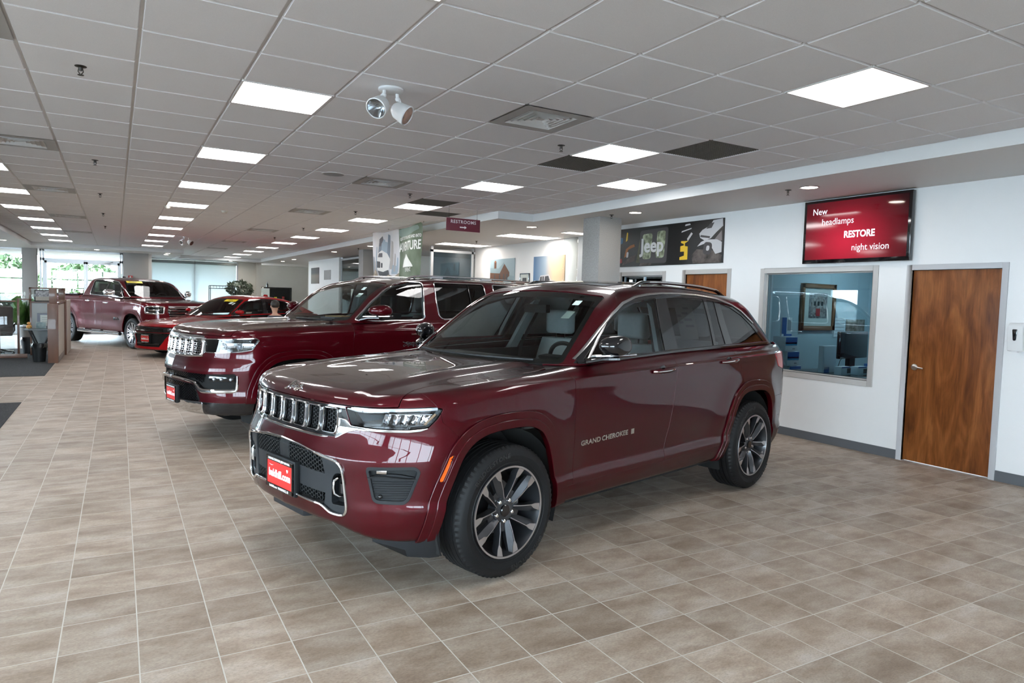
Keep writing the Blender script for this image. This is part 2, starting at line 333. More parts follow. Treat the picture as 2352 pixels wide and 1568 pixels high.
# back glass front: entrance doors at x -2.2..0.26, side light left, shaded window right
BY = 28.3; clear = glass('clear_glass', (.93, .96, .96), 1.0)
s = S()
for x in (-2.2, -2.12, .16, .22): s.box(x, x+.05, BY-.05, BY+.05, 0, SZ)
s.box(-2.2, .26, BY-.05, BY+.05, 2.50, 2.58); s.box(-2.2, .26, BY-.05, BY+.05, SZ-.06, SZ)
for x in (-2.07, -.93, -.88, .09): s.box(x, x+.07 if x != -.93 else x+.045, BY-.03, BY+.03, 0, 2.5)
s.box(-2.07, .16, BY-.03, BY+.03, 2.42, 2.5); s.box(-2.07, .16, BY-.03, BY+.03, 0, .2)
for x in (-9.1, -7.0, -4.8): s.box(x, x+.06, BY-.05, BY+.05, 0, SZ)
s.box(-9.1, -2.66, BY-.05, BY+.05, SZ-.05, SZ); s.box(-9.1, -2.66, BY-.05, BY+.05, 0, .28)
st('trim_5', s, alum)
st('window_3', S().box(-2.1, .2, BY-.004, BY+.004, .02, SZ), clear); st('window_4', S().box(-9.1, -2.66, BY-.004, BY+.004, .02, SZ), clear)
dc = thing('door_closer', 'grey hydraulic closer arm above the right glass entrance door', 'door closer', (-.25, BY-.06, 2.44))
s = S(); s.box(-.13, .13, -.03, .02, -.03, .04); obj('body', s, alum, dc, bev=.005); s = S(); s.tube([(-.05, -.03, .04), (.12, -.10, .07), (.2, -.01, .08)], .01, 6); obj('arm', s, alum, dc)
s = S(); s.box(1.05, 1.17, 28.3, 31.3, 0, SZ+.3); st('wall_back', s, white)
# shaded window: frame, glass and roller shade
s = S()
for x in (1.17, 2.83, 4.49): s.box(x, x+.05, 31.26, 31.36, 0, 2.84)
s.box(1.17, 4.54, 31.26, 31.36, 0, .12); s.box(1.17, 4.54, 31.26, 31.36, 2.84, SZ+.2); st('trim_6', s, alum)
st('window_5', S().box(1.2, 4.5, 31.30, 31.31, .1, 2.84), clear)
shm = bpy.data.materials.new('shade_cloth'); shm.use_nodes = True; n = shm.node_tree.nodes; l = shm.node_tree.links; n.clear(); o_ = n.new('ShaderNodeOutputMaterial'); mx = n.new('ShaderNodeMixShader'); df = n.new('ShaderNodeBsdfDiffuse'); tl = n.new('ShaderNodeBsdfTranslucent')
mx2 = n.new('ShaderNodeMixShader'); tp = n.new('ShaderNodeBsdfTransparent'); mx2.inputs[0].default_value = .012
df.inputs[0].default_value = (.62, .66, .65, 1); tl.inputs[0].default_value = (.80, .84, .84, 1); mx.inputs[0].default_value = .75; l.new(df.outputs[0], mx.inputs[1]); l.new(tl.outputs[0], mx.inputs[2]); l.new(mx.outputs[0], mx2.inputs[1]); l.new(tp.outputs[0], mx2.inputs[2]); l.new(mx2.outputs[0], o_.inputs[0])
for k, (xa, xb) in enumerate(((1.2, 2.84), (2.87, 4.46))):
    t = thing('roller_shade', ('pale roller shade drawn down beside the grey speckled column', 'pale roller shade drawn down beside the potted fig')[k], 'window shade', ((xa+xb)/2, 31.16, 0), group='roller shades on the back window')
    hw = (xb-xa)/2; obj('cloth', S().box(-hw, hw, 0, .003, .25, 2.74), shm, t); obj('headbox', S().box(-hw-.01, hw+.01, -.05, .06, 2.70, 2.82), mat('shade_box', (.20, .23, .23), .5), t, bev=.006); obj('hem_bar', S().box(-hw, hw, -.01, .012, .23, .255), alum, t)
# glass fronts beside and behind the camera (seen only as daylight and in reflections)
s = S()
for y in list(np.arange(-6, 8.6, 2.05)) + [15.55, 16.72] + list(np.arange(20, 28.4, 2.05)): s.box(-9.2, -9.08, y, y+.07, 0, SZ)
s.box(-9.2, -9.08, -6, 28.3, 0, .35); s.box(-9.2, -9.08, -6, 28.3, 2.3, 2.37); st('trim_7', s, alum)
s = S(); s.box(-9.2, -9.1, 8.35, 15.55, .35, SZ); s.box(-9.2, -9.1, 16.79, 20.0, .35, SZ); s.box(-9.2, -9.1, 15.55, 16.79, 2.37, SZ); st('wall_left', s, white)
st('window_6', S().box(-9.15, -9.14, -6, 28.3, .3, SZ), clear)
s = S()
for x in np.arange(-9.1, 7.3, 1.65): s.box(x, x+.07, -6.1, -5.98, 0, SZ)
s.box(-9.2, 7.3, -6.1, -5.98, 0, .45); s.box(-9.2, 7.3, -6.1, -5.98, 2.15, 2.22); s.box(1.2, 7.3, -6.12, -6.0, 0, SZ); st('wall_front', s, white)  # unseen solid stretch at the right, widened to cut daylight on the right wall
st('window_7', S().box(-9.1, 1.2, -6.05, -6.04, .4, SZ), clear)
# carpets
cpt = noisy('charcoal_carpet', (.012, .013, .015), (.035, .036, .038), 60, .95, 8, (1, .15, 1))
st('floor', S().box(-8.5, -1.10, 14.78, 21.4, 0, .006), cpt); st('floor', S().box(-8.5, -1.12, 6.0, 11.45, 0, .006), cpt)
# ---------------------------------------------------------------- outside
gr = noisy('outdoor_grass', (.03, .06, .015), (.05, .09, .02), 2, .9); asp = noisy('asphalt', (.09, .09, .095), (.12, .12, .12), 5, .9)
st('floor', S().box(-60, 60, 34.3, 41, -.2, -.14), asp); st('floor', S().box(-60, 60, 28.4, 34.2, -.2, -.15), asp); st('floor', S().box(-70, 70, 41, 120, -.2, -.05), gr); bounce_ground = noisy('pale_bounce_ground', (.31, .31, .31), (.36, .36, .355), 3, .9)
st('floor', S().box(-60, -9.3, -40, 28.3, -.2, -.14), bounce_ground); st('floor', S().box(-9.3, 40, -40, -6.3, -.2, -.14), bounce_ground)  # unseen ground outside, made pale to bounce sky light onto the ceiling
leaf = noisy('leaf_green', (.012, .030, .008), (.065, .115, .035), 1.2, .7, 4, coords='Object'); bark = mat('bark', (.10, .07, .05), .9)
def cloud(cx, cy, cz, rx, ry, rz, n_, sz, seed, tips=None):
    r_ = np.random.default_rng(seed); V = []; F = []
    for k in range(n_):
        d = r_.normal(size=3); d /= np.linalg.norm(d); q = r_.uniform(.55, 1)**.5; c = np.array([cx+d[0]*rx*q, cy+d[1]*ry*q, cz+d[2]*rz*q])
        a = r_.normal(size=3); a /= np.linalg.norm(a); b_ = np.cross(a, r_.normal(size=3)); b_ /= np.linalg.norm(b_); L = sz*r_.uniform(.6, 1.3); o = len(V)
        V += [tuple(c-a*L), tuple(c+b_*L*.42+a*.1*L), tuple(c+a*L), tuple(c-b_*L*.42+a*.1*L)]; F.append((o, o+1, o+2, o+3))
    return V, F
TR = [(-14, 47, 3.0, 'broad'), (-9.6, 44, 2.4, 'round'), (-5.9, 48.5, 3.4, 'broad'), (-4.2, 43.2, 2.3, 'round'), (-1.6, 47.6, 3.0, 'broad'), (.4, 43.4, 2.3, 'round'), (3.6, 48, 3.0, 'broad'), (7.6, 45, 2.5, 'round'), (-19, 46, 3.0, 'broad')]
LT = ['green tree beyond the left window, leftmost of those outside', 'green tree seen through the far left window', 'tall tree behind the left column outside', 'green tree seen through the left glass entrance door', 'leafy tree seen at the split between the entrance doors', 'green tree seen through the right glass entrance door', 'tree outside behind the speckled column', 'tree outside behind the pale roller shade', 'far green tree at the left edge outside']
for k, (x, y, h, kd) in enumerate(TR):
    t = thing('garden_tree', LT[k], 'tree', (x, y, -.05), group='trees across the road')
    V, F = cloud(0, 0, h*.56, 2.1 if kd == 'broad' else 1.7, 1.4, h*.50, 1500, .20, 40+k); obj('crown', S().add(V, F), leaf, t, fix=False)
    obj('trunk', S().tube([(0, 0, 0), (.05, 0, h*.4), (0, 0, h*.8)], [.12, .09, .05], 8), bark, t)
for k, (x, y, rx, lab) in enumerate(((-7.4, 31.2, 1.7, 'leafy shrub just outside the left window'), (-3.9, 31.9, 1.5, 'leafy shrub outside beside the left column'), (-2.0, 36.8, .95, 'low bush outside the left glass door'), (.1, 37.2, .9, 'low bush outside the right glass door'), (-5.8, 36.6, 1.0, 'bush outside beyond the left column'), (-9.3, 35.4, 1.6, 'bush outside, farthest left of the shrubs'), (2.6, 37.0, 1.2, 'bush outside behind the speckled column'), (-7.0, 34.2, .9, 'small bush outside the left window, behind the leafy shrub'))):
    V, F = cloud(0, 0, .62, rx, .8, .75, 900, .16, 70+k); o = obj('garden_shrub', S().add(V, F), leaf, fix=False); o.location = (x, y, -.14); tag(o, lab, 'shrub', 'shrubs outside the back windows')
# small parked white cars outside
wc = mat('white_car_paint', (.8, .8, .82), .3, coat=.6); dg = mat('dark_car_glass', (.03, .04, .05), .1)
for k, (x, y, lab) in enumerate(((-8.4, 38.6, 'white parked car outside the far left window'), (-3.2, 39.2, 'white parked car outside the glass entrance doors'))):
    t = thing('parked_car', lab, 'car', (x, y, -.14))
    pr = [(-2.2, .3), (-2.25, .7), (-1.3, .9), (-.7, 1.38), (.7, 1.4), (1.5, .95), (2.2, .85), (2.25, .35)]
    obj('body', S().prism(pr, -.85, .85, 'y'), wc, t, bev=.08); obj('windows', S().prism([(-1.15, .93), (-.66, 1.3), (.66, 1.32), (1.3, .95)], -.87, .87, 'y'), dg, t, bev=.02)
    for wx in (-1.4, 1.4):
        for wy in (-.78, .78): obj('wheel', S().lathe([(.0, -.1), (.32, -.1), (.32, .1), (0, .1)], 20, 'y', M=Matrix.Translation((wx, wy, .32))), mat('tyre_black', (.02, .02, .02), .8), t)
# ---------------------------------------------------------------- numeric surface tools
def smax(a, b, r):
    u = np.maximum(r + a, 0); v = np.maximum(r + b, 0)
    return np.minimum(np.maximum(a, b), -r) + np.hypot(u, v)
def curve(pts, smooth=True, n=600):
    p = np.array(pts, float); x = np.linspace(p[0, 0], p[-1, 0], n)
    if not smooth or len(p) < 3: return lambda q: np.interp(q, p[:, 0], p[:, 1])
    X, Y = p[:, 0], p[:, 1]; h = np.diff(X); d = np.diff(Y) / h; m = np.zeros(len(X))
    for i in range(1, len(X) - 1):
        if d[i-1] * d[i] > 0:
            w1 = 2*h[i] + h[i-1]; w2 = h[i] + 2*h[i-1]; m[i] = (w1 + w2) / (w1/d[i-1] + w2/d[i])
    m[0] = d[0]; m[-1] = d[-1]
    k = np.clip(np.searchsorted(X, x) - 1, 0, len(X) - 2); t = (x - X[k]) / h[k]
    y = (2*t**3-3*t**2+1)*Y[k] + (t**3-2*t**2+t)*h[k]*m[k] + (3*t**2-2*t**3)*Y[k+1] + (t**3-t**2)*h[k]*m[k+1]
    return lambda q: np.interp(q, x, y)
def sstep(a, b, x):
    t = np.clip((x - a) / (b - a), 0, 1); return t * t * (3 - 2 * t)
def crom(pts, n=8, closed=True):
    p = np.array(pts, float); out = []; L = len(p)
    for i in range(L if closed else L - 1):
        if closed: a, b, c, d = p[i-1], p[i], p[(i+1) % L], p[(i+2) % L]
        else: a, b, c, d = p[max(i-1, 0)], p[i], p[i+1], p[min(i+2, L-1)]
        for k in range(n):
            t = k / n; out.append(.5*((2*b) + (c-a)*t + (2*a-5*b+4*c-d)*t*t + (3*b-a-3*c+d)*t**3))
    if not closed: out.append(p[-1])
    return np.array(out)
def roundpoly(pts, r, n=6):
    # polygon with corners rounded by radius r (one number or one per corner)
    p = np.array(pts, float); out = []; L = len(p)
    for i in range(L):
        ri = r[i] if hasattr(r, '__len__') else r
        a, b, c = p[i-1], p[i], p[(i+1) % L]
        u = a - b; lu = np.linalg.norm(u); v = c - b; lv = np.linalg.norm(v)
        k = min(ri, lu*.49, lv*.49)
        if k < 1e-4: out.append(b); continue
        A = b + u/lu*k; B = b + v/lv*k
        for j in range(n + 1):
            t = j / n; out.append((1-t)**2*A + 2*t*(1-t)*b + t*t*B)
    return np.array(out)
def psd(poly, x, y):
    # signed distance to a closed polygon, negative inside
    x = np.asarray(x, float); y = np.asarray(y, float)
    best = np.full(x.shape, 1e9); ins = np.zeros(x.shape, bool); n = len(poly)
    for i in range(n):
        ax, ay = poly[i]; bx, by = poly[(i+1) % n]; ex, ey = bx-ax, by-ay; L = ex*ex+ey*ey
        if L < 1e-14: continue
        t = np.clip(((x-ax)*ex + (y-ay)*ey)/L, 0, 1)
        best = np.minimum(best, (x-ax-t*ex)**2 + (y-ay-t*ey)**2)
        if ay != by:
            c = ((ay > y) != (by > y)) & (x < ex*(y-ay)/ey + ax); ins ^= c
    d = np.sqrt(best); return np.where(ins, -d, d)
def lsd(line, x, y):
    # signed distance to an open polyline (sign by side)
    x = np.asarray(x, float); y = np.asarray(y, float)
    best = np.full(x.shape, 1e9); sg = np.ones(x.shape); n = len(line)
    for i in range(n - 1):
        ax, ay = line[i]; bx, by = line[i+1]; ex, ey = bx-ax, by-ay; L = ex*ex+ey*ey
        t = ((x-ax)*ex + (y-ay)*ey)/L
        lo = -1e9 if i == 0 else 0; hi = 1e9 if i == n-2 else 1
        t = np.clip(t, lo, hi)
        d = (x-ax-t*ex)**2 + (y-ay-t*ey)**2
        s = np.sign(ex*(y-ay) - ey*(x-ax)); m = d < best
        best = np.where(m, d, best); sg = np.where(m, s, sg)
    return np.sqrt(best)*sg
class PM:                      # triangle mesh with vertex normals
    def __init__(s, V, N, F): s.V, s.N, s.F = V, N, F
    def copy(s): return PM(s.V.copy(), s.N.copy(), s.F.copy())
    def mirror(s):
        k = np.array([1, -1, 1.]); return PM(s.V*k, s.N*k, s.F[:, ::-1].copy())
    def off(s, d): return PM(s.V + s.N*d, s.N.copy(), s.F.copy())
def pjoin(*ms):
    V = []; N = []; F = []; o = 0
    for m in ms: V.append(m.V); N.append(m.N); F.append(m.F + o); o += len(m.V)
    return PM(np.vstack(V), np.vstack(N), np.vstack(F))
def prune(m):
    u, inv = np.unique(m.F, return_inverse=True); return PM(m.V[u], m.N[u], inv.reshape(-1, 3))
def split(m, f):
    # cut at f=0 -> (inside f<0, outside)
    f = np.where(np.abs(f) < 1e-6, 1e-6, f); s = f < 0; F = m.F; sf = s[F]; c = sf.sum(1)
    inn = F[c == 3]; out = F[c == 0]; X = F[(c > 0) & (c < 3)]
    if len(X) == 0: return [prune(PM(m.V, m.N, q)) if len(q) else None for q in (inn, out)]
    E = np.sort(np.vstack([X[:, [0, 1]], X[:, [1, 2]], X[:, [2, 0]]]), 1)
    E = E[s[E[:, 0]] != s[E[:, 1]]]; key = E[:, 0].astype(np.int64)*len(m.V) + E[:, 1]
    uk, ix = np.unique(key, return_index=True); Eu = E[ix]
    t = (f[Eu[:, 0]]/(f[Eu[:, 0]] - f[Eu[:, 1]]))[:, None]
    NV = m.V[Eu[:, 0]]*(1-t) + m.V[Eu[:, 1]]*t; NN = m.N[Eu[:, 0]]*(1-t) + m.N[Eu[:, 1]]*t
    NN /= np.linalg.norm(NN, axis=1)[:, None] + 1e-12
    n0 = len(m.V); V = np.vstack([m.V, NV]); N = np.vstack([m.N, NN])
    def ev(a, b):
        k = np.minimum(a, b).astype(np.int64)*n0 + np.maximum(a, b); return n0 + np.searchsorted(uk, k)
    A = {True: [inn], False: [out]}
    for want in (True, False):
        sx = s[X] == want; one = sx.sum(1) == 1
        Y = X[one]; k = np.argmax(sx[one], 1); r = np.arange(len(Y)); a, b, c2 = Y[r, k], Y[r, (k+1) % 3], Y[r, (k+2) % 3]
        A[want].append(np.stack([a, ev(a, b), ev(a, c2)], 1))
        A[not want] += [np.stack([ev(a, b), b, c2], 1), np.stack([ev(a, b), c2, ev(a, c2)], 1)]
    r = []
    for w in (True, False):
        q = np.vstack(A[w]); r.append(prune(PM(V, N, q)) if len(q) else None)
    return r
def keep(m, f): return split(m, f)[0]
def drop(m, f): return split(m, f)[1]
def take(m, f, gap=.005):
    a = split(m, f + gap/2)[0]; b = split(m, f - gap/2)[1]; return a, b
def skirt(m, depth=.014, bev=.0016, noy0=True, minlen=0):
    # turn the open border inward so that a panel shows its thickness
    F = m.F; E = np.vstack([F[:, [0, 1]], F[:, [1, 2]], F[:, [2, 0]]]); own = np.tile(np.arange(len(F)), 3)
    k = np.sort(E, 1); key = k[:, 0].astype(np.int64)*len(m.V) + k[:, 1]
    _, ix, ct = np.unique(key, return_index=True, return_counts=True); B = E[ix[ct == 1]]
    if noy0: B = B[~((np.abs(m.V[B[:, 0], 1]) < 1e-4) & (np.abs(m.V[B[:, 1], 1]) < 1e-4))]
    if not len(B): return m
    e = m.V[B[:, 1]] - m.V[B[:, 0]]; L = np.linalg.norm(e, axis=1); ok = L > 1e-7; B = B[ok]; e = e[ok]
    o = np.cross(e, (m.N[B[:, 0]] + m.N[B[:, 1]])); o /= np.linalg.norm(o, axis=1)[:, None] + 1e-12
    vo = np.zeros_like(m.V); np.add.at(vo, B[:, 0], o); np.add.at(vo, B[:, 1], o)
    u = np.unique(B); vo = vo[u]; vo /= np.linalg.norm(vo, axis=1)[:, None] + 1e-12
    mp = np.zeros(len(m.V), int); mp[u] = np.arange(len(u)); n0 = len(m.V); k = len(u); b0, b1 = mp[B[:, 0]], mp[B[:, 1]]
    P0 = m.V[u]; N0 = m.N[u]
    P1 = P0 + vo*bev - N0*bev; P2 = P0 + vo*bev - N0*depth
    V = np.vstack([m.V, P0, P1, P2]); N = np.vstack([m.N, N0, vo, vo]); q = []
    for r in (0, 1):
        a, b = n0 + r*k + b0, n0 + r*k + b1; c, d = n0 + (r+1)*k + b1, n0 + (r+1)*k + b0
        q += [np.stack([b, a, d], 1), np.stack([b, d, c], 1)]
    return PM(V, N, np.vstack([m.F] + q))
def grad(f, P, e=1.5e-3):
    g = np.stack([f(P + np.eye(3)[i]*e) - f(P - np.eye(3)[i]*e) for i in range(3)], 1)
    return g/(np.linalg.norm(g, axis=1)[:, None] + 1e-12)
def cast(f, O, D, tmax=3.0, n=25):
    lo = np.zeros(len(O)); hi = np.full(len(O), tmax)
    for _ in range(n):
        md = (lo + hi)/2; s = f(O + D*md[:, None]) < 0; lo = np.where(s, md, lo); hi = np.where(s, hi, md)
    return O + D*((lo + hi)/2)[:, None]
def shell(f, xs, pivF, pivR, z0, phis, ths, zf=None):
    # half shell (y>=0): fan round the front pivot, straight rows, fan round the rear pivot
    O = []; Dd = []
    for th in ths: O.append((pivF, 0)); Dd.append((-math.sin(th), math.cos(th)))
    for x in xs: O.append((x, 0)); Dd.append((0, 1))
    for th in ths[::-1]: O.append((pivR, 0)); Dd.append((math.sin(th), math.cos(th)))
    O = np.array(O); Dd = np.array(Dd); nc = len(O); nr = len(phis)
    cp, sp = np.cos(phis), np.sin(phis)
    D3 = np.stack([np.outer(cp, Dd[:, 0]), np.outer(cp, Dd[:, 1]), np.repeat(sp[:, None], nc, 1)], 2).reshape(-1, 3)
    zz = np.full(nc, z0) if zf is None else zf(O[:, 0])
    O3 = np.tile(np.stack([O[:, 0], np.zeros(nc), zz], 1), (nr, 1))
    V = cast(f, O3, D3); N = grad(f, V)
    N[np.abs(V[:, 1]) < 1e-6, 1] = 0; N /= np.linalg.norm(N, axis=1)[:, None]
    i = (np.arange(nr-1)[:, None]*nc + np.arange(nc-1)[None]).ravel()
    F = np.vstack([np.stack([i, i+1, i+nc+1], 1), np.stack([i, i+nc+1, i+nc], 1)])
    A = V[F]; ar = np.cross(A[:, 1]-A[:, 0], A[:, 2]-A[:, 0]); F = F[np.linalg.norm(ar, axis=1) > 1e-9]
    A = V[F]; ar = np.cross(A[:, 1]-A[:, 0], A[:, 2]-A[:, 0])
    if (ar*N[F[:, 0]]).sum() < 0: F = F[:, ::-1].copy()
    return PM(V, N, F)
# ---------------------------------------------------------------- car materials and shared parts
def paint(name, base, base2, met=.35):
    m = mat(name, base, .35, met, coat=.9, cr=.006, spec=.05); n, l, b = nt(m)
    lw = n.new('ShaderNodeLayerWeight'); lw.inputs[0].default_value = .35; r = ramp(n, [(0, base2), (.7, base)])
    l.new(lw.outputs['Facing'], r.inputs[0]); l.new(r.outputs[0], b.inputs['Base Color']); b.inputs['Coat IOR'].default_value = 1.42
    return m
velvet = paint('velvet_red_paint', (.012, .0005, .0014), (.062, .0011, .0046), .22)
bright = paint('bright_red_paint', (.20, .003, .006), (.42, .006, .010), .1)
ramred = paint('ram_red_paint', (.05, .003, .006), (.13, .005, .011), .35)
chrome = mat('chrome', (.80, .80, .81), .06, 1.0); satin = mat('satin_chrome', (.62, .62, .62), .22, 1.0)
gblack = mat('gloss_black', (.006, .006, .007), .08, coat=.5); mblack = mat('matte_black_plastic', (.010, .011, .012), .48, spec=.3); dblack = mat('deep_black', (.004, .004, .004), .9)
grain = noisy('textured_black_plastic', (.011, .012, .014), (.017, .018, .020), 500, .5, 2, spec=.3)
rubber = mat('tyre_rubber', (.0065, .0065, .007), .60, spec=.28); rubl = mat('tyre_lettering', (.016, .016, .017), .5)
machined = mat('machined_alloy', (.62, .62, .64), .30, 1.0); gunmetal = mat('gunmetal_alloy', (.055, .057, .062), .30, .7, coat=.5); steel = mat('brake_steel', (.16, .16, .17), .38, 1.0); caliper = mat('grey_caliper', (.32, .33, .35), .5)
polish = mat('polished_alloy', (.75, .75, .77), .12, 1.0)
orange = mat('orange_marker', (.90, .13, .01), .25, coat=.6, emit=(.9, .13, .01), es=.12); redlens = mat('red_lens', (.35, .01, .01), .15, coat=.8)
lensg = glass('clear_lens', (.93, .95, .97), 1.3); cg = glass('car_glass_clear', (.78, .82, .82), 1.2); tg = glass('car_glass_privacy', (.10, .10, .105), 1.3); wsg = glass('windshield_glass', (.80, .88, .87), .85)
leather = noisy('light_grey_leather', (.50, .55, .57), (.54, .59, .61), 30, .5); dkleather = mat('dark_leather', (.012, .012, .013), .5); headl = mat('grey_headliner', (.50, .56, .58), .9); dashm = mat('dash_black', (.010, .010, .011), .55)
paperw = mat('paper_white', (.62, .66, .63), .7); platered = mat('plate_red', (.62, .022, .020), .35, coat=.3); white_ink = mat('white_ink', (.80, .80, .80), .5); silverink = mat('silver_print', (.45, .45, .45), .4); stickerw = mat('sticker_white', (.62, .74, .70), .5); stickb = mat('sticker_blue', (.05, .12, .35), .5)
yel = mat('sticker_yellow', (.80, .62, .02), .5); inkb = mat('ink_black', (.02, .02, .02), .6)
def wheel(parent, x, y, side, R=.387, W=.265, rr=.262, style='vee', name='wheel', detail=1, rot=0.0, text_=True):
    # side=+1: outer face on the car's left (Blender -y after the flip handled here)
    sg = -side                                  # blender y direction of the outer face
    M = Matrix.Translation((x, -y*side, R)) @ Matrix.Rotation(math.pi if sg > 0 else 0, 4, 'Z') @ Matrix.Rotation(rot, 4, 'Y')
    # local: outer face toward -y
    t = empty(name, (0, 0, 0), 0, parent); h = W/2
    # tyre
    n = 144 if detail else 64; pr = [(rr-.006, h-.03), (rr+.004, h-.012), (rr+.03, h-.002), (rr+(R-rr)*.5, h+.006), (R-.040, h), (R-.020, h-.010), (R-.006, h-.030)]
    tread = []
    gs = [-.075, -.035, .0, .035, .075] if detail else [-.05, 0, .05]
    yy = h-.034; prof = []
    for g in sorted(gs, reverse=True):
        prof += [(R-.003-.6*(abs(g)-.0)**2, g+.0045), (R-.011, g+.0035), (R-.011, g-.0035), (R-.003-.6*abs(g)**2, g-.0045)]
    full = pr + [(R-.004, yy)] + prof + [(R-.004, -yy)] + [(a, -b) for a, b in pr[::-1]]
    s = S(); s.lathe(full, n, 'y', caps=False)
    if detail:                                  # shoulder sipes
        vv = [list(p) for p in s.v]
        for i, (r_, hh) in enumerate(full):
            if abs(hh) > h-.036 and R-.022 <= r_ <= R-.003:
                for k in range(n):
                    if k % 2:
                        a = 2*math.pi*k/n; q = r_-.006; vv[i*n+k][0] = q*math.cos(a); vv[i*n+k][2] = q*math.sin(a)
        s.v = [tuple(p) for p in vv]
    if detail: s.lathe([(rr+.022, -h-.0005), (rr+.024, -h-.0035), (rr+.028, -h-.0005)], 96, 'y', caps=False)
    s.v = [tuple(M @ Vector(p)) for p in s.v]; ty = obj('tire', s, rubber, t, ang=28)
    if text_:
        for a0 in (math.radians(118), math.radians(-62)):
            Mt = M @ Matrix.Translation((0, -h-.0068, 0)) @ Matrix.Rotation(math.radians(90), 4, 'X') @ Matrix.Rotation(a0-math.pi/2, 4, 'Z')
            text('tire_lettering', 'BRIDGESTONE', .036, rubl, ty, Mt, .0015, .0012, bend=rr+.066, xs=1.15, spacing=1.1)
    # rim barrel and lip
    s = S(); f = -h+.012
    s.lathe([(rr+.004, f-.004), (rr+.002, f-.010), (rr-.008, f-.009), (rr-.012, f+.004), (rr-.020, f+.03), (rr-.028, h-.05), (rr-.01, h-.02), (rr, h-.02)], 96, 'y', M=M, caps=False); obj('rim', s, gunmetal if style == 'vee' else polish, t, ang=40)
    s = S(); s.lathe([(rr+.005, f-.004), (rr+.003, f-.011), (rr-.007, f-.0105), (rr-.0085, f-.004)], 96, 'y', M=M, close=True); obj('rim_lip', s, machined if style == 'vee' else polish, t)
    # back plate, brake disc, caliper
    s = S(); s.lathe([(0, .02), (.165, .02), (.165, .045), (0, .045)], 48, 'y', M=M); obj('brake_disc', s, steel, t)
    s = S(); s.lathe([(rr-.03, .07), (0, .07)], 48, 'y', M=M); s.lathe([(0, .075), (rr-.03, .075)], 32, 'y', M=M); obj('brake_shield', s, dblack, t)
    if detail:
        s = S(); poly = [(.115*math.cos(a), .115*math.sin(a)) for a in np.linspace(-.45, .45, 8)] + [(.185*math.cos(a), .185*math.sin(a)) for a in np.linspace(.45, -.45, 8)]
        s.prism(poly, -.018, .06, 'y', M=M @ Matrix.Rotation(math.radians(8), 4, 'Y') if sg < 0 else M @ Matrix.Rotation(math.radians(172), 4, 'Y')); obj('brake_caliper', s, caliper, t, bev=.006)
    # spokes
    sp = S(); fc = S(); n5 = 5
    if style == 'vee':
        for k in range(n5):
            lug = -math.pi/2 + 2*math.pi*k/n5           # lug angles, one at the bottom
            for sd in (-1, 1):
                # the arm of one double spoke: starts beside the lug, runs out to the rim
                def pt(r, off, yv, a=lug, sd=sd):
                    c, d = math.cos(a), math.sin(a); o = off*sd; return (r*c - o*d, yv, r*d + o*c)
                rout = rr-.006
                A = [(.062, .030), (.12, .043), (.182, .053), (.207, .048), (rout*.978, .046)]; Bq = [(.062, .038), (.12, .050), (.182, .064), (.207, .076), (rout*.952, .083)]
                A2 = [(.062, .022), (.12, .014), (.182, .020), (.207, .024), (rout*.978, .030)]
                yf = [f+.026, f+.010, f+.002, f-.002, f-.007]; yb = [f+.075, f+.060, f+.05, f+.045, f+.03]
                rows = []
                for (a_, b_, c_, y1, y2) in zip(A, Bq, A2, yf, yb):
                    rows.append([pt(*c_, y1+.024), pt(*a_, y1+.0015), pt(*b_, y1+.0015), pt(b_[0], b_[1]+.002, y2), pt(c_[0], c_[1]-.002, y2)])
                m_ = len(rows); v = [p for r_ in rows for p in r_]; q = []
                for i in range(m_-1):
                    for j in range(5): q.append((i*5+j, i*5+(j+1) % 5, (i+1)*5+(j+1) % 5, (i+1)*5+j))
                q += [(0, 1, 2, 3, 4), tuple((m_-1)*5+j for j in (4, 3, 2, 1, 0))]
                sp.add(v, q, 0, M)
                v = []; q = []                             # machined face strip with thickness
                A3 = [(.062, .0325), (.12, .0450), (.182, .0585), (.207, .045), (rout*.982, .040)]; 
                for (a_, b_, y1) in zip(A3, Bq, yf): v += [pt(a_[0], a_[1], y1), pt(b_[0], b_[1]-.0005, y1), pt(b_[0], b_[1]-.0005, y1+.003), pt(a_[0], a_[1], y1+.003)]
                for i in range(4):
                    for j in range(4): q.append((i*4+j, i*4+(j+1) % 4, (i+1)*4+(j+1) % 4, (i+1)*4+j))
                q += [(0, 1, 2, 3), (19, 18, 17, 16)]; fc.add(v, q, 0, M)
            # pocket floor between the two arms, out to half radius
            def pp(r, o, yv, a=lug): c, d = math.cos(a), math.sin(a); return (r*c-o*d, yv, r*d+o*c)
            sp.add([pp(.05, -.026, f+.05), pp(.05, .026, f+.05), pp(.125, .018, f+.042), pp(.125, -.018, f+.042), pp(.05, -.026, f+.07), pp(.05, .026, f+.07), pp(.125, .018, f+.06), pp(.125, -.018, f+.06)], [(0, 1, 2, 3), (4, 7, 6, 5), (0, 4, 5, 1), (1, 5, 6, 2), (2, 6, 7, 3), (3, 7, 4, 0)], 0, M)
        # hub
        sp.lathe([(0, f+.03), (.040, f+.03), (.048, f+.034), (.072, f+.036), (.078, f+.05), (.078, f+.09), (0, f+.09)], 40, 'y', M=M)
        obj('spokes', sp, gunmetal, t, ang=25); obj('spoke_faces', fc, machined, t, ang=25)
    else:
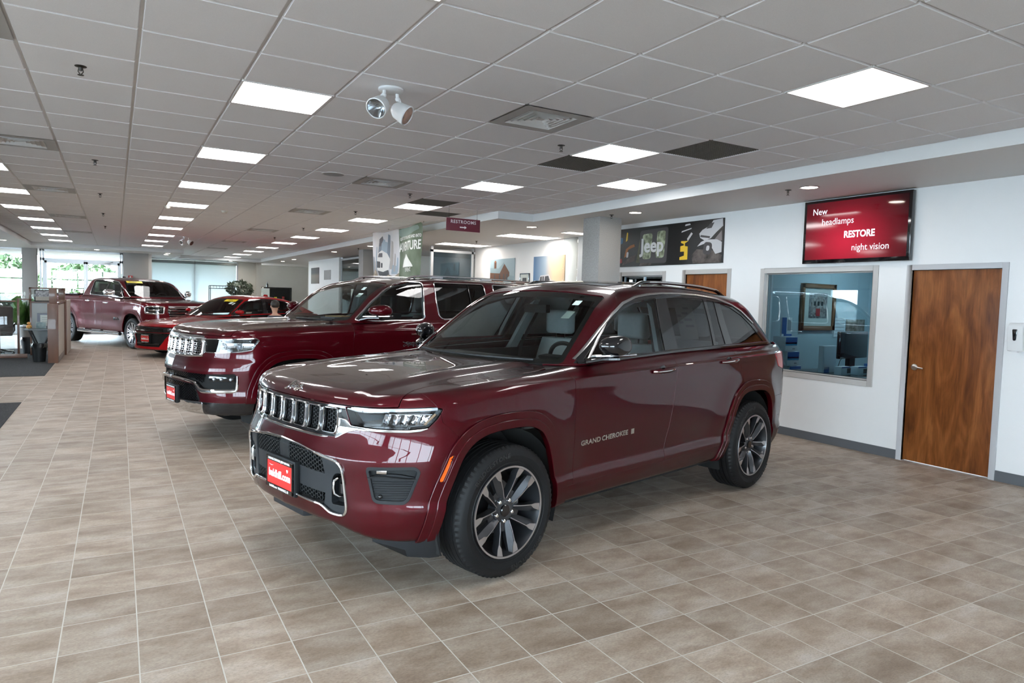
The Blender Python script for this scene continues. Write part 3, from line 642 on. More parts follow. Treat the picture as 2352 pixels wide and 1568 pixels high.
        for k in range(n5*2 if style == 'ten' else 6):
            N_ = n5*2 if style == 'ten' else 6
            for o_ in (-.014, .014):
                a = 2*math.pi*k/N_ + .3; c, d = math.cos(a), math.sin(a)
                def pt(r, off, yv): return (r*c-off*d, yv, r*d+off*c)
                v = []; q = []
                for (r_, w_, yv) in ((.05, .008, f+.03), (.12, .010, f+.012), (rr-.004, .017, f-.002)):
                    oo = o_*(1+ (r_-.05)*4.5); v += [pt(r_, oo-w_, yv), pt(r_, oo+w_, yv), pt(r_, oo+w_, yv+.03), pt(r_, oo-w_, yv+.03)]
                for i in range(2):
                    for j in range(4): q.append((i*4+j, i*4+(j+1) % 4, (i+1)*4+(j+1) % 4, (i+1)*4+j))
                q += [(0, 1, 2, 3), (11, 10, 9, 8)]; sp.add(v, q, 0, M)
        sp.lathe([(0, f+.01), (.06, f+.012), (.075, f+.03), (.075, f+.07), (0, f+.07)], 32, 'y', M=M); obj('spokes', sp, polish, t, bev=.003 if detail else 0)
    s = S(); s.lathe([(0, f+.018), (.030, f+.018), (.034, f+.022), (.034, f+.04)], 32, 'y', M=M); obj('hub_cap', s, gblack if style == 'vee' else polish, t)
    if detail:
        for k in range(5):
            a = -math.pi/2 + 2*math.pi*k/5; s = S(); s.lathe([(0, f+.010), (.007, f+.011), (.0115, f+.016), (.0125, f+.05)], 12, 'y', M=M @ Matrix.Translation((.0635*math.cos(a), .012, .0635*math.sin(a)))); obj('lug_nut', s, chrome, t)
    return t
def seat(parent, x, y, z0, m, hr=True, dx=0):
    # car seat: cushion, backrest, headrest (x rearward, y Blender)
    t = empty('seat', (x, y, 0), 0, parent)
    obj('cushion', S().box(-.52, .02, -.26, .26, z0-.10, z0+.06), m, t, bev=.045, seg=3)
    s = S(); rows = []
    for k in range(9):
        u = k/8; z = z0+.02+.66*u; xx = .02+.16*u; hw = .255 - .05*u**3
        rows.append([(xx+.02*math.cos(math.pi*j/10)*(1)*0 - .055*math.sin(math.pi*j/10)*(1 if True else 0) + (.0), hw*math.cos(math.pi*j/10)*1.0, z) for j in range(11)] + [(xx+.11, -hw*.9*math.cos(math.pi*j/10)*1.0, z) for j in range(11)] )
    m_ = len(rows[0]); v = [p for r in rows for p in r]; f = [(i*m_+j, i*m_+(j+1) % m_, (i+1)*m_+(j+1) % m_, (i+1)*m_+j) for i in range(8) for j in range(m_)]; f += [tuple(range(m_)), tuple(8*m_+j for j in range(m_-1, -1, -1))]
    s.add(v, f); obj('backrest', s, m, t, bev=.012, seg=2, ang=50)
    if hr:
        s = S(); s.box(.13, .25, -.135, .135, z0+.72, z0+.93); obj('headrest', s, m, t, bev=.042, seg=4, ang=60)
        s = S()
        for yy in (-.05, .05): s.tube([(.19, yy, z0+.64), (.19, yy, z0+.74)], .006, 8)
        obj('headrest_post', s, chrome, t)
    return t
def steering(parent, x, y, z):
    t = empty('steering_wheel', (0, 0, 0), 0, parent); M = Matrix.Translation((x, y, z)) @ Matrix.Rotation(math.radians(-24), 4, 'Y')
    pts = [(0, .185*math.cos(a), .185*math.sin(a)) for a in np.linspace(0, 2*math.pi, 40, endpoint=False)]
    obj('rim', S().tube(pts, .016, 10, True, M=M), dkleather, t); s = S(); s.box(-.03, .03, -.07, .07, -.06, .05, M=M); s.box(-.008, .012, -.18, .18, -.015, .015, M=M); s.box(-.008, .012, -.02, .02, -.18, 0, M=M); obj('hub', s, dashm, t, bev=.006)
    return t
def plate(parent, x, z, size=1.0, tilt=0, detail=True):
    # dealer plate: black frame with white lettering round a red insert (front of the car faces -x)
    t = empty('license_plate', (x, 0, z), 0, parent); k = size
    o = obj('plate_holder', S().box(.004, .045, -.172*k, .172*k, -.10*k, .105*k), mblack, t, bev=.008)
    fr = S(); W, Hh = .163*k, .089*k
    fr.box(-.006, .006, -W, W, Hh-.022*k, Hh+.004); fr.box(-.006, .006, -W, W, -Hh-.004, -Hh+.022*k); fr.box(-.006, .006, -W, -W+.010, -Hh, Hh); fr.box(-.006, .006, W-.010, W, -Hh, Hh)
    obj('plate_frame', fr, gblack, t, bev=.0015, seg=1)
    obj('plate_insert', S().box(-.002, .003, -W+.008, W-.008, -Hh+.02*k, Hh-.02*k), platered, t)
    X = lambda yy, zz, xx=-.0068: frame((xx, yy, zz), (0, -1, 0), (0, 0, 1))
    text('plate_lettering', 'baldhill.com', .060*k, white_ink, t, X(0, -.004*k, -.0026), .0004, .0022*k, xs=.93)
    text('frame_lettering', 'DODGE CHRYSLER JEEP RAM KIA', .0165*k, white_ink, t, X(0, Hh-.009*k), .0004, .0006, xs=1.08)
    text('frame_lettering', 'baldhill.com  WARWICK, RI', .0175*k, white_ink, t, X(0, -Hh+.009*k), .0004, .0006, xs=1.15)
    if detail:
        s = S(); s.prism([(.085, .045), (.105, .045), (.105, .035), (.095, .025), (.085, .035)], -.0028, -.002, 'x'); s.v = [(a, -b*k, c*k) for a, b, c in s.v]; obj('shield_mark', s, white_ink, t)
        s = S(); s.prism([(-.13, .045), (-.10, .042), (-.07, .045), (-.10, .038)], -.0028, -.002, 'x'); s.v = [(a, -b*k, c*k) for a, b, c in s.v]; obj('wing_mark', s, white_ink, t)
    t.rotation_euler = (0, tilt, 0); return t
# ---------------------------------------------------------------- body shapes (x rearward from the front axle, y to the car's left, z up)
def shape(p):
    P, Q, XF, FP, H, XR, RP = (curve(p[k]) for k in ('P', 'Q', 'XF', 'FP', 'H', 'XR', 'RP'))
    R, GS = curve(p['R']), curve(p['GS']); AF, AR = p['AF'], p['AR']
    fl = p.get('flare', (.022, 0, 0, .085)); extra = p.get('extra', lambda x, y, z: 0); sx = p.get('sidex', lambda x, z: 0)
    gx_, gz_ = np.arange(-1.6, 6.0, .006), np.arange(0, 1.7, .006); XX, ZZ = np.meshgrid(gx_, gz_, indexing='ij'); TB = np.full(XX.shape, 1.)
    for A_ in (AF, AR):
        k = (XX > A_[:, 0].min()-.6) & (XX < A_[:, 0].max()+.6); q = psd(A_, XX[k], ZZ[k]); TB[k] = np.minimum(TB[k], q)
    def arch(x, z):
        a = np.clip((x+1.6)/.006, 0, len(gx_)-1.001); b = np.clip(z/.006, 0, len(gz_)-1.001); i = a.astype(int); j = b.astype(int); u = a-i; v = b-j
        return TB[i, j]*(1-u)*(1-v) + TB[i+1, j]*u*(1-v) + TB[i, j+1]*(1-u)*v + TB[i+1, j+1]*u*v
    def side(x, z):
        d = arch(x, z); s = P(x) + Q(z) + fl[0]*np.exp(-(np.maximum(d-fl[3], 0)/.16)**2)*sstep(p['zs'], p['zs']-.17, z)*sstep(p['zr']-.02, p['zr']+.2, z)
        return s + sx(x, z)
    def low(A):
        x, y, z = A[:, 0], np.abs(A[:, 1]), A[:, 2]
        f = smax(y - side(x, z), XF(y) + FP(z) - x, p['rsf'](z)); f = smax(f, x - XR(y) - RP(z), .2)
        f = smax(f, (z - H(x) + p['crown']*(y/.9)**2 - extra(x, y, z))*.97, p['rt'](x) if callable(p['rt']) else p['rt'])
        return smax(f, p['bot'](x, y) - z, .03)
    wx = p['ws']; cr = p['rear']
    def green(A):
        x, y, z = A[:, 0], np.abs(A[:, 1]), A[:, 2]
        s = (y - GS(z) + p['gx'](x))*.92
        ws = (wx[0] + wx[1]*(z-wx[2]) + wx[3]*y*y - x)/math.hypot(1, wx[1])
        rr = (x - (cr[0] - cr[1]*(z-cr[2]) - cr[3]*(z-cr[2])**2 - cr[4]*y*y))/math.hypot(1, cr[1])
        f = smax(s, ws, p.get('rws', .055)); f = smax(f, rr, .12); return smax(f, z - (R(x) - p['rcrown']*(y/.62)**2), p.get('rroof', .085))
    return low, green, arch, side
GCAF = crom([(-.47, .20), (-.445, .45), (-.40, .62), (-.325, .775), (-.19, .855), (.06, .874), (.22, .845), (.315, .745), (.40, .52), (.455, .33), (.47, .20)], 8, False)
def gc_bot(x, y): return .37 - .07*sstep(.4, .8, y)*sstep(.1, -.3, x) - .05*sstep(-.3, .3, x)
def gc_crease(x, z):
    zc = 1.100 + .020*x
    return .015*np.where(z > zc, np.exp(-((z-zc)/.010)**2), np.exp(-(zc-z)/.07))*sstep(-.45, .3, x)
GC = dict(P=[(-1.0, .74), (-.85, .84), (-.6, .905), (-.35, .925), (0, .934), (.6, .938), (1.6, .94), (2.6, .937), (3.2, .927), (3.7, .89), (4.1, .84)],
    Q=[(.2, -.06), (.33, -.035), (.42, -.008), (.47, -.004), (.53, -.022), (.7, -.010), (.9, .0), (1.04, .002), (1.12, -.006), (1.18, -.02), (1.28, -.056), (1.4, -.12)],
    XF=[(0, -.905), (.3, -.889), (.5, -.851), (.7, -.785), (.85, -.70), (1.1, -.5)],
    FP=[(.2, .10), (.32, .04), (.42, .012), (.5, .006), (.62, .002), (.72, -.006), (.738, -.006), (.758, .002), (.83, .030), (.9, .048), (1.0, .052), (1.05, .050), (1.12, .07), (1.2, .1)],
    H=[(-1.0, 1.03), (-.9, 1.055), (-.8, 1.080), (-.6, 1.112), (-.3, 1.142), (0, 1.162), (.4, 1.184), (.7, 1.20), (1.2, 1.25), (4, 1.30)],
    XR=[(0, 3.94), (.4, 3.925), (.7, 3.89), (.95, 3.80)], RP=[(.2, -.16), (.4, -.06), (.6, -.0), (.8, .0), (1.0, -.02), (1.25, -.08)],
    AF=GCAF, AR=GCAF*np.array([-1, 1.]) + np.array([2.964, 0]), zs=1.12, zr=.40, crown=.02, rt=lambda x: .085, rsf=lambda z: .26 - .04*sstep(.8, 1.0, z), bot=gc_bot, sidex=gc_crease,
    extra=lambda x, y, z: -.012*sstep(.50, .62, y)*sstep(.75, .3, x) + .010*np.exp(-((y-.5)/.08)**2)*sstep(-.6, -.1, x)*sstep(.7, .4, x),
    R=[(.9, 1.62), (1.15, 1.680), (1.4, 1.735), (1.75, 1.768), (2.1, 1.775), (2.5, 1.765), (2.9, 1.735), (3.3, 1.685), (3.7, 1.60), (4.0, 1.5)],
    GS=[(1.0, .99), (1.1, .945), (1.2, .897), (1.3, .855), (1.45, .79), (1.6, .722), (1.7, .675), (1.8, .62)], gx=lambda x: .018*sstep(2.4, 3.8, x) + .02*sstep(1.3, .6, x),
    ws=(.40, 1.40, 1.16, .33), rear=(3.93, .78, 1.05, .22, .28), rcrown=.045)
g_low, g_green, g_arch, g_side = shape(GC)
# the large SUV behind it
GWAF = crom([(-.50, .20), (-.49, .45), (-.455, .64), (-.37, .81), (-.22, .895), (.06, .915), (.25, .885), (.355, .78), (.44, .55), (.49, .35), (.51, .20)], 8, False)
GW = dict(P=[(-1.05, .80), (-.9, .88), (-.6, .94), (-.3, .957), (0, .962), (.6, .965), (3, .965), (4, .95), (4.5, .92)],
    Q=[(.2, -.06), (.36, -.03), (.46, -.008), (.52, -.004), (.60, -.020), (.8, -.008), (1.0, .0), (1.12, .003), (1.20, -.004), (1.29, -.022), (1.38, -.058), (1.5, -.12)],
    XF=[(0, -.985), (.3, -.962), (.52, -.905), (.75, -.825), (.9, -.74), (1.1, -.58)],
    FP=[(.2, .08), (.32, .03), (.45, .004), (.62, .0), (.78, .0), (.86, .018), (.93, .045), (1.1, .068), (1.17, .070), (1.22, .09), (1.35, .12)],
    H=[(-1.05, 1.150), (-.95, 1.175), (-.8, 1.212), (-.55, 1.247), (-.2, 1.272), (.2, 1.288), (.6, 1.300), (.9, 1.31), (1.4, 1.36), (5, 1.42)],
    XR=[(0, 4.42), (.4, 4.40), (.7, 4.37), (.98, 4.28)], RP=[(.2, -.16), (.4, -.06), (.6, -.0), (.9, .0), (1.1, -.01), (1.35, -.05)],
    AF=GWAF, AR=GWAF*np.array([-1, 1.]) + np.array([3.124, 0]), zs=1.2, zr=.42, crown=.022, rt=lambda x: .085, rsf=lambda z: .24 - .03*sstep(.9, 1.1, z), bot=lambda x, y: .34 + 0*x,
    extra=lambda x, y, z: -.012*sstep(.55, .68, y)*sstep(.85, .4, x) + .008*np.exp(-((y-.55)/.08)**2)*sstep(-.7, -.1, x)*sstep(.8, .5, x), sidex=lambda x, z: .009*np.where(z > 1.2, np.exp(-((z-1.2)/.012)**2), np.exp(-(1.2-z)/.09)),
    R=[(1.0, 1.70), (1.25, 1.775), (1.5, 1.825), (1.9, 1.852), (2.5, 1.858), (3.4, 1.85), (4.0, 1.825), (4.3, 1.78), (4.6, 1.7)],
    GS=[(1.1, .975), (1.2, .952), (1.3, .925), (1.4, .897), (1.55, .857), (1.7, .812), (1.8, .778), (1.9, .73)], gx=lambda x: .015*sstep(3.2, 4.3, x) + .02*sstep(1.3, .6, x),
    ws=(.46, 1.20, 1.27, .24), rear=(4.42, .22, 1.2, .10, .10), rcrown=.030, rroof=.075)
w_low, w_green, w_arch, w_side = shape(GW)
GWPOSE = (1.480, 8.335, 76.6)
# the red sedan
DCAF = crom([(-.42, .12), (-.40, .35), (-.34, .52), (-.20, .66), (.0, .71), (.20, .66), (.34, .52), (.40, .35), (.42, .12)], 8, False)
DC = dict(P=[(-1.05, .74), (-.9, .82), (-.7, .885), (-.4, .925), (0, .94), (.6, .93), (1.6, .94), (2.6, .945), (3.2, .94), (3.8, .88), (4.1, .80)],
    Q=[(.10, -.06), (.22, -.03), (.32, -.01), (.45, .0), (.6, .0), (.75, -.005), (.86, -.02), (.95, -.05), (1.05, -.10), (1.2, -.2)],
    XF=[(0, -1.02), (.3, -.995), (.5, -.95), (.65, -.88), (.8, -.77), (1.0, -.55)],
    FP=[(.1, .04), (.2, -.01), (.28, .0), (.40, .02), (.5, .01), (.62, .012), (.72, .035), (.80, .09), (.9, .16), (1.0, .3)],
    H=[(-1.1, .68), (-1.0, .735), (-.85, .795), (-.6, .855), (-.2, .905), (.3, .955), (.7, .985), (1.2, .99), (2.0, 1.0), (3.0, 1.05), (3.6, 1.06), (4.2, 1.02)],
    XR=[(0, 4.05), (.5, 4.02), (.8, 3.9)], RP=[(.1, -.1), (.4, .0), (.9, .0), (1.1, -.05)], AF=DCAF, AR=DCAF + np.array([3.05, 0]), zs=.9, zr=.2, crown=.045, rt=lambda x: .09, rsf=lambda z: .25, bot=lambda x, y: .17 + 0*x, flare=(.02, 0, 0, .05),
    R=[(.6, 1.26), (1.0, 1.40), (1.35, 1.48), (1.8, 1.518), (2.2, 1.512), (2.7, 1.46), (3.1, 1.37), (3.5, 1.23), (4.0, 1.05)],
    GS=[(.8, .95), (.95, .90), (1.05, .86), (1.2, .79), (1.35, .70), (1.42, .65), (1.5, .58)], gx=lambda x: .02*sstep(1.2, .6, x) + .05*sstep(2.4, 3.4, x), ws=(.36, 1.85, .97, .32), rear=(3.9, 2.0, 1.02, .3, .25), rcrown=.05, rroof=.08)
d_low, d_green, d_arch, d_side = shape(DC)
DCPOSE = (1.490, 18.76, 58.35)
# the pickup
RMAF = crom([(-.54, .25), (-.50, .52), (-.42, .74), (-.25, .90), (.0, .95), (.25, .90), (.42, .74), (.50, .52), (.54, .25)], 8, False)
RM = dict(P=[(-1.1, .82), (-.9, .92), (-.6, .985), (-.3, 1.0), (2.9, 1.0), (4.9, .99)],
    Q=[(.3, -.05), (.45, -.02), (.55, -.01), (.7, -.02), (.9, -.005), (1.1, .0), (1.22, .0), (1.32, -.02), (1.42, -.06), (1.6, -.12)],
    XF=[(0, -1.03), (.4, -1.0), (.7, -.94), (.9, -.82), (1.1, -.6)], FP=[(.3, .06), (.45, .0), (.7, .0), (.8, .03), (1.1, .05), (1.2, .09), (1.35, .16)],
    H=[(-1.1, 1.15), (-1.0, 1.20), (-.8, 1.26), (-.5, 1.30), (0, 1.335), (.5, 1.36), (.9, 1.375), (1.4, 1.42), (4.9, 1.43)],
    XR=[(0, 4.82), (.9, 4.80)], RP=[(.3, 0), (1.4, 0)], AF=RMAF, AR=RMAF + np.array([3.672, .0]), zs=1.2, zr=.5, crown=.03, rt=lambda x: np.where(x > 3.0, .03, .09), rsf=lambda z: .2, bot=lambda x, y: .42 + 0*x, flare=(.02, 0, 0, .09),
    sidex=lambda x, z: .012*np.where(z > 1.26, np.exp(-((z-1.26)/.015)**2), np.exp(-(1.26-z)/.10)),
    R=[(.9, 1.78), (1.2, 1.86), (1.5, 1.905), (1.9, 1.93), (2.4, 1.935), (2.9, 1.90), (3.3, 1.83)],
    GS=[(1.2, .99), (1.3, .96), (1.42, .925), (1.6, .85), (1.8, .755), (1.9, .70), (2.0, .62)], gx=lambda x: .03*sstep(1.3, .6, x), ws=(.42, 1.25, 1.37, .22), rear=(3.02, .28, 1.38, .1, .05), rcrown=.035, rroof=.08)
r_low, r_green, r_arch, r_side = shape(RM)
RMPOSE = (1.282, 21.372, 334.44)
# ---------------------------------------------------------------- shared car assembly
def both(m): return None if m is None else pjoin(m, m.mirror())
def fpt(low, y, z, off=0.0, x0=-.3, tmax=1.2):        # points on the nose at (y, z)
    y = np.atleast_1d(np.asarray(y, float)); z = np.atleast_1d(np.asarray(z, float)); n = max(len(y), len(z)); y = np.broadcast_to(y, n); z = np.broadcast_to(z, n)
    P = cast(low, np.stack([np.full(n, x0), np.abs(y), z], 1), np.tile([-1., 0, 0], (n, 1)), tmax); N = grad(low, P); s = np.where(y < 0, -1, 1)[:, None]*np.array([[0, 1, 0]]) + np.array([[1, 0, 1]])
    return P*s + N*s*off, N*s
def spt(f, x, z, off=0.0, sgn=1, tmax=1.6):           # points on the flank at (x, z)
    x = np.atleast_1d(np.asarray(x, float)); z = np.atleast_1d(np.asarray(z, float)); n = max(len(x), len(z)); x = np.broadcast_to(x, n); z = np.broadcast_to(z, n)
    P = cast(f, np.stack([x, np.zeros(n), z], 1), np.tile([0, 1., 0], (n, 1)), tmax); N = grad(f, P); s = np.array([1, sgn, 1]); return (P + N*off)*s, N*s
def upt(low, U, z, ux=-.85, off=0.0, sgn=1, k=.9, piv=-.42):
    # point on the wrapped corner with developed coordinate u = y + k*(x-ux)
    U = np.asarray(U, float); z = np.broadcast_to(np.asarray(z, float), U.shape); lo = np.zeros(U.shape); hi = np.full(U.shape, math.pi/2)
    for _ in range(26):
        a = (lo+hi)/2; P = cast(low, np.stack([np.full(U.shape, piv), 0*U, z], 1), np.stack([-np.cos(a), np.sin(a), 0*U], 1), 1.6); u = P[:, 1] + k*(P[:, 0]-ux); m = u < U; lo = np.where(m, a, lo); hi = np.where(m, hi, a)
    N = grad(low, P); s = np.array([1, sgn, 1]); return (P + N*off)*s, N*s
def tubeP(name, P, N, m, parent, flat, closed=False, n=8, taper=None):
    s = S(); k = np.array([1, -1, 1]); s.tube(P*k, 1 if taper is None else taper, n, closed, flat=flat, up=[tuple(q) for q in (N*k)]); return obj(name, s, m, parent)
def resample(poly, n, closed=True):
    p = np.array(poly, float); q = np.vstack([p, p[:1]]) if closed else p; d = np.r_[0, np.cumsum(np.linalg.norm(np.diff(q, axis=0), axis=1))]; t = np.linspace(0, d[-1], n, endpoint=not closed)
    return np.stack([np.interp(t, d, q[:, 0]), np.interp(t, d, q[:, 1])], 1)
def hexbars(poly, r, bound_in=.0):
    # honeycomb edges whose middle lies inside poly
    p = np.array(poly); x0, z0 = p.min(0); x1, z1 = p.max(0); E = set(); hx = r*1.5; hz = r*math.sqrt(3)
    for i in range(int((x1-x0)/hx)+3):
        for j in range(int((z1-z0)/hz)+3):
            cx = x0 + i*hx; cz = z0 + (j + .5*(i % 2))*hz
            c = [(round(cx+r*math.cos(math.pi/3*k), 5), round(cz+r*math.sin(math.pi/3*k), 5)) for k in range(6)]
            for k in range(6): E.add(tuple(sorted((c[k], c[(k+1) % 6]))))
    E = np.array(list(E)); md = E.mean(1); return E[psd(p, md[:, 0], md[:, 1]) < -bound_in]
def hexmesh(name, low, poly, r, w, off, m, parent, depth=.008):
    E = hexbars(poly, r)
    if not len(E): return None
    a, n1 = fpt(low, E[:, 0, 0], E[:, 0, 1], off); b, n2 = fpt(low, E[:, 1, 0], E[:, 1, 1], off)
    s = S(); k = np.array([1, -1, 1])
    for p, q, nn in zip(a*k, b*k, n1*k):
        t = q-p; L = np.linalg.norm(t)
        if L > 4*r: continue
        t /= L + 1e-9; o = np.cross(t, nn); o /= np.linalg.norm(o)+1e-9; v = []
        for e in (p - t*w*.3, q + t*w*.3):
            for c, d in ((-w/2, 0), (w/2, 0), (w/2, -depth), (-w/2, -depth)): v.append(tuple(e + o*c + nn*d))
        s.add(v, [(0, 1, 2, 3), (7, 6, 5, 4), (0, 4, 5, 1), (1, 5, 6, 2), (2, 6, 7, 3), (3, 7, 4, 0)])
    return obj(name, s, m, parent, fix=True, ang=20)
def panel(name, m, material, parent, depth=.012, off=0, bev=.0016, twin=True):
    # both flanks; returns the left one
    if m is None: return None
    if off: m = m.off(off)
    m = skirt(m, depth, bev) if depth else m; a = pobj(name, m, material, parent)
    if twin: pobj(name, m.mirror(), material, parent)
    return a
def wheelwells(t, xs, w0=.58, w1=.93, R=.47, z=.387):
    for x in xs:
        for sg in (-1, 1):
            s = S(); pr = []; k = 20
            rows = [[(x+R*math.cos(a), sg*yy, z+R*math.sin(a)) for a in np.linspace(-.35, math.pi+.35, k)] for yy in (w0, w1)]
            s.grid(rows); s.grid([rows[0], [(x, sg*w0, z)]*k]); obj('wheel_arch_liner', s, dblack, t, fix=False)
def glasshouse(t, green, G, p, paintm, winpoly, panes, wspoly, trim=chrome, rails=None, intm=headl, sideglass=None, belt=None, roofm=None, rearcut=None, beltg=None):
    # G: half shell of the greenhouse. winpoly: outline of the side glazing (x,z); panes: [(name, poly, material)]
    x, z = G.V[:, 0], G.V[:, 2]; G = drop(G, z - belt(x))
    x, y, z = G.V.T; ws = psd(np.array(wspoly), y, z); f = np.maximum(ws, x - p['wsx'])
    a, G = take(G, f, .004)
    wsb = both(a); gl = pobj('windshield', wsb.off(-.004), wsg, t)
    x, y, z = a.V.T; d = psd(np.array(wspoly), y, z); d = np.where(y < .05, -1, d) if False else d
    # black ceramic border: beyond the border line, under the glass
    zt = np.array(wspoly)[:, 1].max(); inner = np.maximum(psd(np.array(wspoly)*1.0, np.maximum(y, .0), z) + .035, -1); inner = np.maximum(inner, z - (zt-.045)); inner = np.maximum(inner, (np.array(wspoly)[:, 1].min()+.05) - z)
    bd = split(a, -inner)[0]; pobj('windshield_border', both(bd).off(-.009), dblack, gl)
    w_ = None
    if winpoly is not None:
        x, y, z = G.V.T; sd = np.where((np.abs(G.N[:, 1]) > .35), psd(np.array(winpoly), x, z), 1.); w_, G = take(G, sd, .001)
    else:
        for nm, poly, mt in panes:
            x, y, z = G.V.T; q, G = take(G, np.where((np.abs(G.N[:, 1]) > .35), psd(np.array(poly), x, z), 1.), .001); panel(nm, q, mt, t, 0, -.006)
        panes = []
    # rear glass
    if rearcut is not None:
        x, y, z = G.V.T; r_, G = take(G, np.maximum(rearcut(x, y, z), -(x-2.4)), .004)
        if r_: pobj('rear_window', both(r_).off(-.004), tg, t)
    bod = both(G); pobj('roof', skirt(bod, .012), roofm or paintm, t)
    used = w_
    for nm, poly, mt in panes:
        x, y, z = used.V.T; q, used = take(used, psd(np.array(poly), x, z), .001)
        if q: panel(nm, q, mt, t, 0, -.007)
        if used is None: break
    if used is not None: panel('window_seal', used, p.get('pillar', gblack), t, .02, -.002)
    inn = both(G).off(-.035); pobj('headliner', PM(inn.V, -inn.N, inn.F[:, ::-1].copy()), intm, t)
    return gl

def flares(t, fl, f2, m, o1=.014, o2=.020):
    for lo, hi in ((-2, 1.5), (1.5, 9)):
        for q, o, nm in ((fl, o1, 'wheel_arch_flare'), (f2, o2, 'wheel_arch_lip')):
            x = q.V[:, 0]; c = split(q, np.maximum(lo - x, x - hi))[0]
            if c: panel(nm, c, m, t, o+.02, o, .005)

KY = np.array([1, -1, 1])
def bpillar(t, green, low, xb, xt, zt, m, zm=1.2):
    # inner trim of the middle pillar, following the body side a hand's breadth inside
    for sg in (1, -1):
        s = S(); rows = []
        for q in np.linspace(0, 1, 7):
            z = .9 + (zt-.9)*q; f = green if z > zm else low; u = max(0, (z-zm)/(zt-zm)); xa = xb[0] + (xt[0]-xb[0])*u; xc = xb[1] + (xt[1]-xb[1])*u; P, _ = spt(f, np.array([xa, xc]), np.array([z, z]), -.075, sg); rows.append([tuple(P[0]*KY), tuple(P[1]*KY), (P[1][0]-.01, -P[1][1]+sg*.05, z), (P[0][0]+.01, -P[0][1]+sg*.05, z)])
        m_ = 4; v = [a for r in rows for a in r]; f_ = [(i*4+j, i*4+(j+1) % 4, (i+1)*4+(j+1) % 4, (i+1)*4+j) for i in range(6) for j in range(4)] + [(0, 1, 2, 3), (27, 26, 25, 24)]; s.add(v, f_); obj('b_pillar_trim', s, m, t)
def handle(t, low, x0, z0, L=.25, body=None, insert=chrome, slope=.04):
    for sg in (1, -1):
        h = empty('door_handle', (0, 0, 0), 0, t); xs = np.linspace(x0, x0+L, 13); off = .004 + .032*np.sin(np.linspace(0, math.pi, 13))**.5; P = []; N = []
        for xx, of in zip(xs, off): a, n_ = spt(low, xx, z0 + (xx-x0)*slope, of, sg); P.append(a[0]); N.append(n_[0])
        P, N = np.array(P), np.array(N); tubeP('grip', P, N, body, h, (.018, .010), taper=list(.55+.45*np.sin(np.linspace(.1, math.pi-.1, 13))**.6))
        if insert: tubeP('chrome_insert', P + N*.009, N, insert, h, (.005, .004))
        a, n_ = spt(low, x0+L/2, z0, -.003, sg); s = S(); s.ball((0, 0, 0), 1, 20); M_ = frame(a[0]*KY, (1, 0, 0), (0, 0, 1)); s.v = [tuple(M_ @ Vector((q[0]*.055, q[1]*.04, q[2]*.004))) for q in s.v]; obj('recess_shade', s, gblack, h)  # dark lens put in for the shade inside the handle cup
def mirror(t, x, z, y0, cap, strip=chrome, L=.105, Hh=.073, wd=.17, lower=gblack, strip_dz=-.060):
    for sg in (1, -1):
        h = empty('side_mirror', (0, 0, 0), 0, t); n_ = 14; rows = []
        for f_, q in ((0, .5), (.15, .80), (.35, .96), (.6, 1.0), (.8, .95), (.94, .78), (1, .45)):
            yy = y0 + wd*f_; xc = x + (yy-y0)*.5; xl = L*q; zl = Hh*q
            rows.append([(xc - xl*math.cos(a)*(1.0 if math.cos(a) > 0 else .75), -sg*yy, z + zl*math.sin(a)*(1 if math.sin(a) > 0 else .92)) for a in np.linspace(0, 2*math.pi, n_, endpoint=False)])
        s = S(); m_ = len(rows); vv = [q for r in rows for q in r]; s.add(vv, [(i*n_+j, i*n_+(j+1) % n_, (i+1)*n_+(j+1) % n_, (i+1)*n_+j) for i in range(m_-1) for j in range(n_)] + [tuple(range(n_)), tuple((m_-1)*n_+j for j in range(n_-1, -1, -1))]); o = obj('mirror_cap', s, cap, h, ang=70); md = o.modifiers.new('s', 'SUBSURF'); md.levels = md.render_levels = 2
        zz = z + strip_dz
        if strip: s = S(); s.tube([(x-.09, -sg*(y0-.03), zz-.008), (x-.06, -sg*(y0+.02), zz-.003), (x, -sg*(y0+wd*.5), zz), (x+.10, -sg*(y0+wd*.92), zz+.004), (x+.15, -sg*(y0+wd), zz+.008)], 1, 8, flat=(.02, .0095)); obj('mirror_strip', s, strip, h)
        s = S(); s.tube([(x-.10, -sg*(y0-.06), zz-.045), (x-.04, -sg*(y0+.02), zz-.022), (x+.04, -sg*(y0+wd*.6), zz-.018)], 1, 10, flat=(.06, .020), up=(0, 0, 1)); obj('mirror_foot', s, lower, h)
def ring(name, f, poly, m, t, flat=(.008, .005), n=70, off=.002, closed=True, nose=False):
    r = resample(poly, n, closed)
    for sg in (1, -1): P, N = spt(f, r[:, 0], r[:, 1], off, sg); tubeP(name, P, N, m, t, flat, closed)
def windscreen_note(t, ws, y0, z0, w_, h_, m, name='windshield_banner', txt=None, off=.012, tm=None):
    f = lambda yy, zz: (ws[0]+ws[1]*(zz-ws[2])+ws[3]*yy*yy-off, -yy, zz); s = S(); n = 8
    s.grid([[f(y0-w_/2+w_*i/n, z0+h_*j) for i in range(n+1)] for j in (-.5, .5)]); o = obj(name, s, m, t, fix=False)
    if txt:
        a, b_, c = Vector(f(y0+w_/2, z0)), Vector(f(y0-w_/2, z0)), Vector(f(y0, z0+h_/2)); M = frame((Vector(f(y0, z0)) + Vector((-.006, 0, .004))), Vector((0, -1, 0)), c - Vector(f(y0, z0))); text(name+'_lettering', txt, h_*.95, tm or inkb, t, M, .0003, .001)
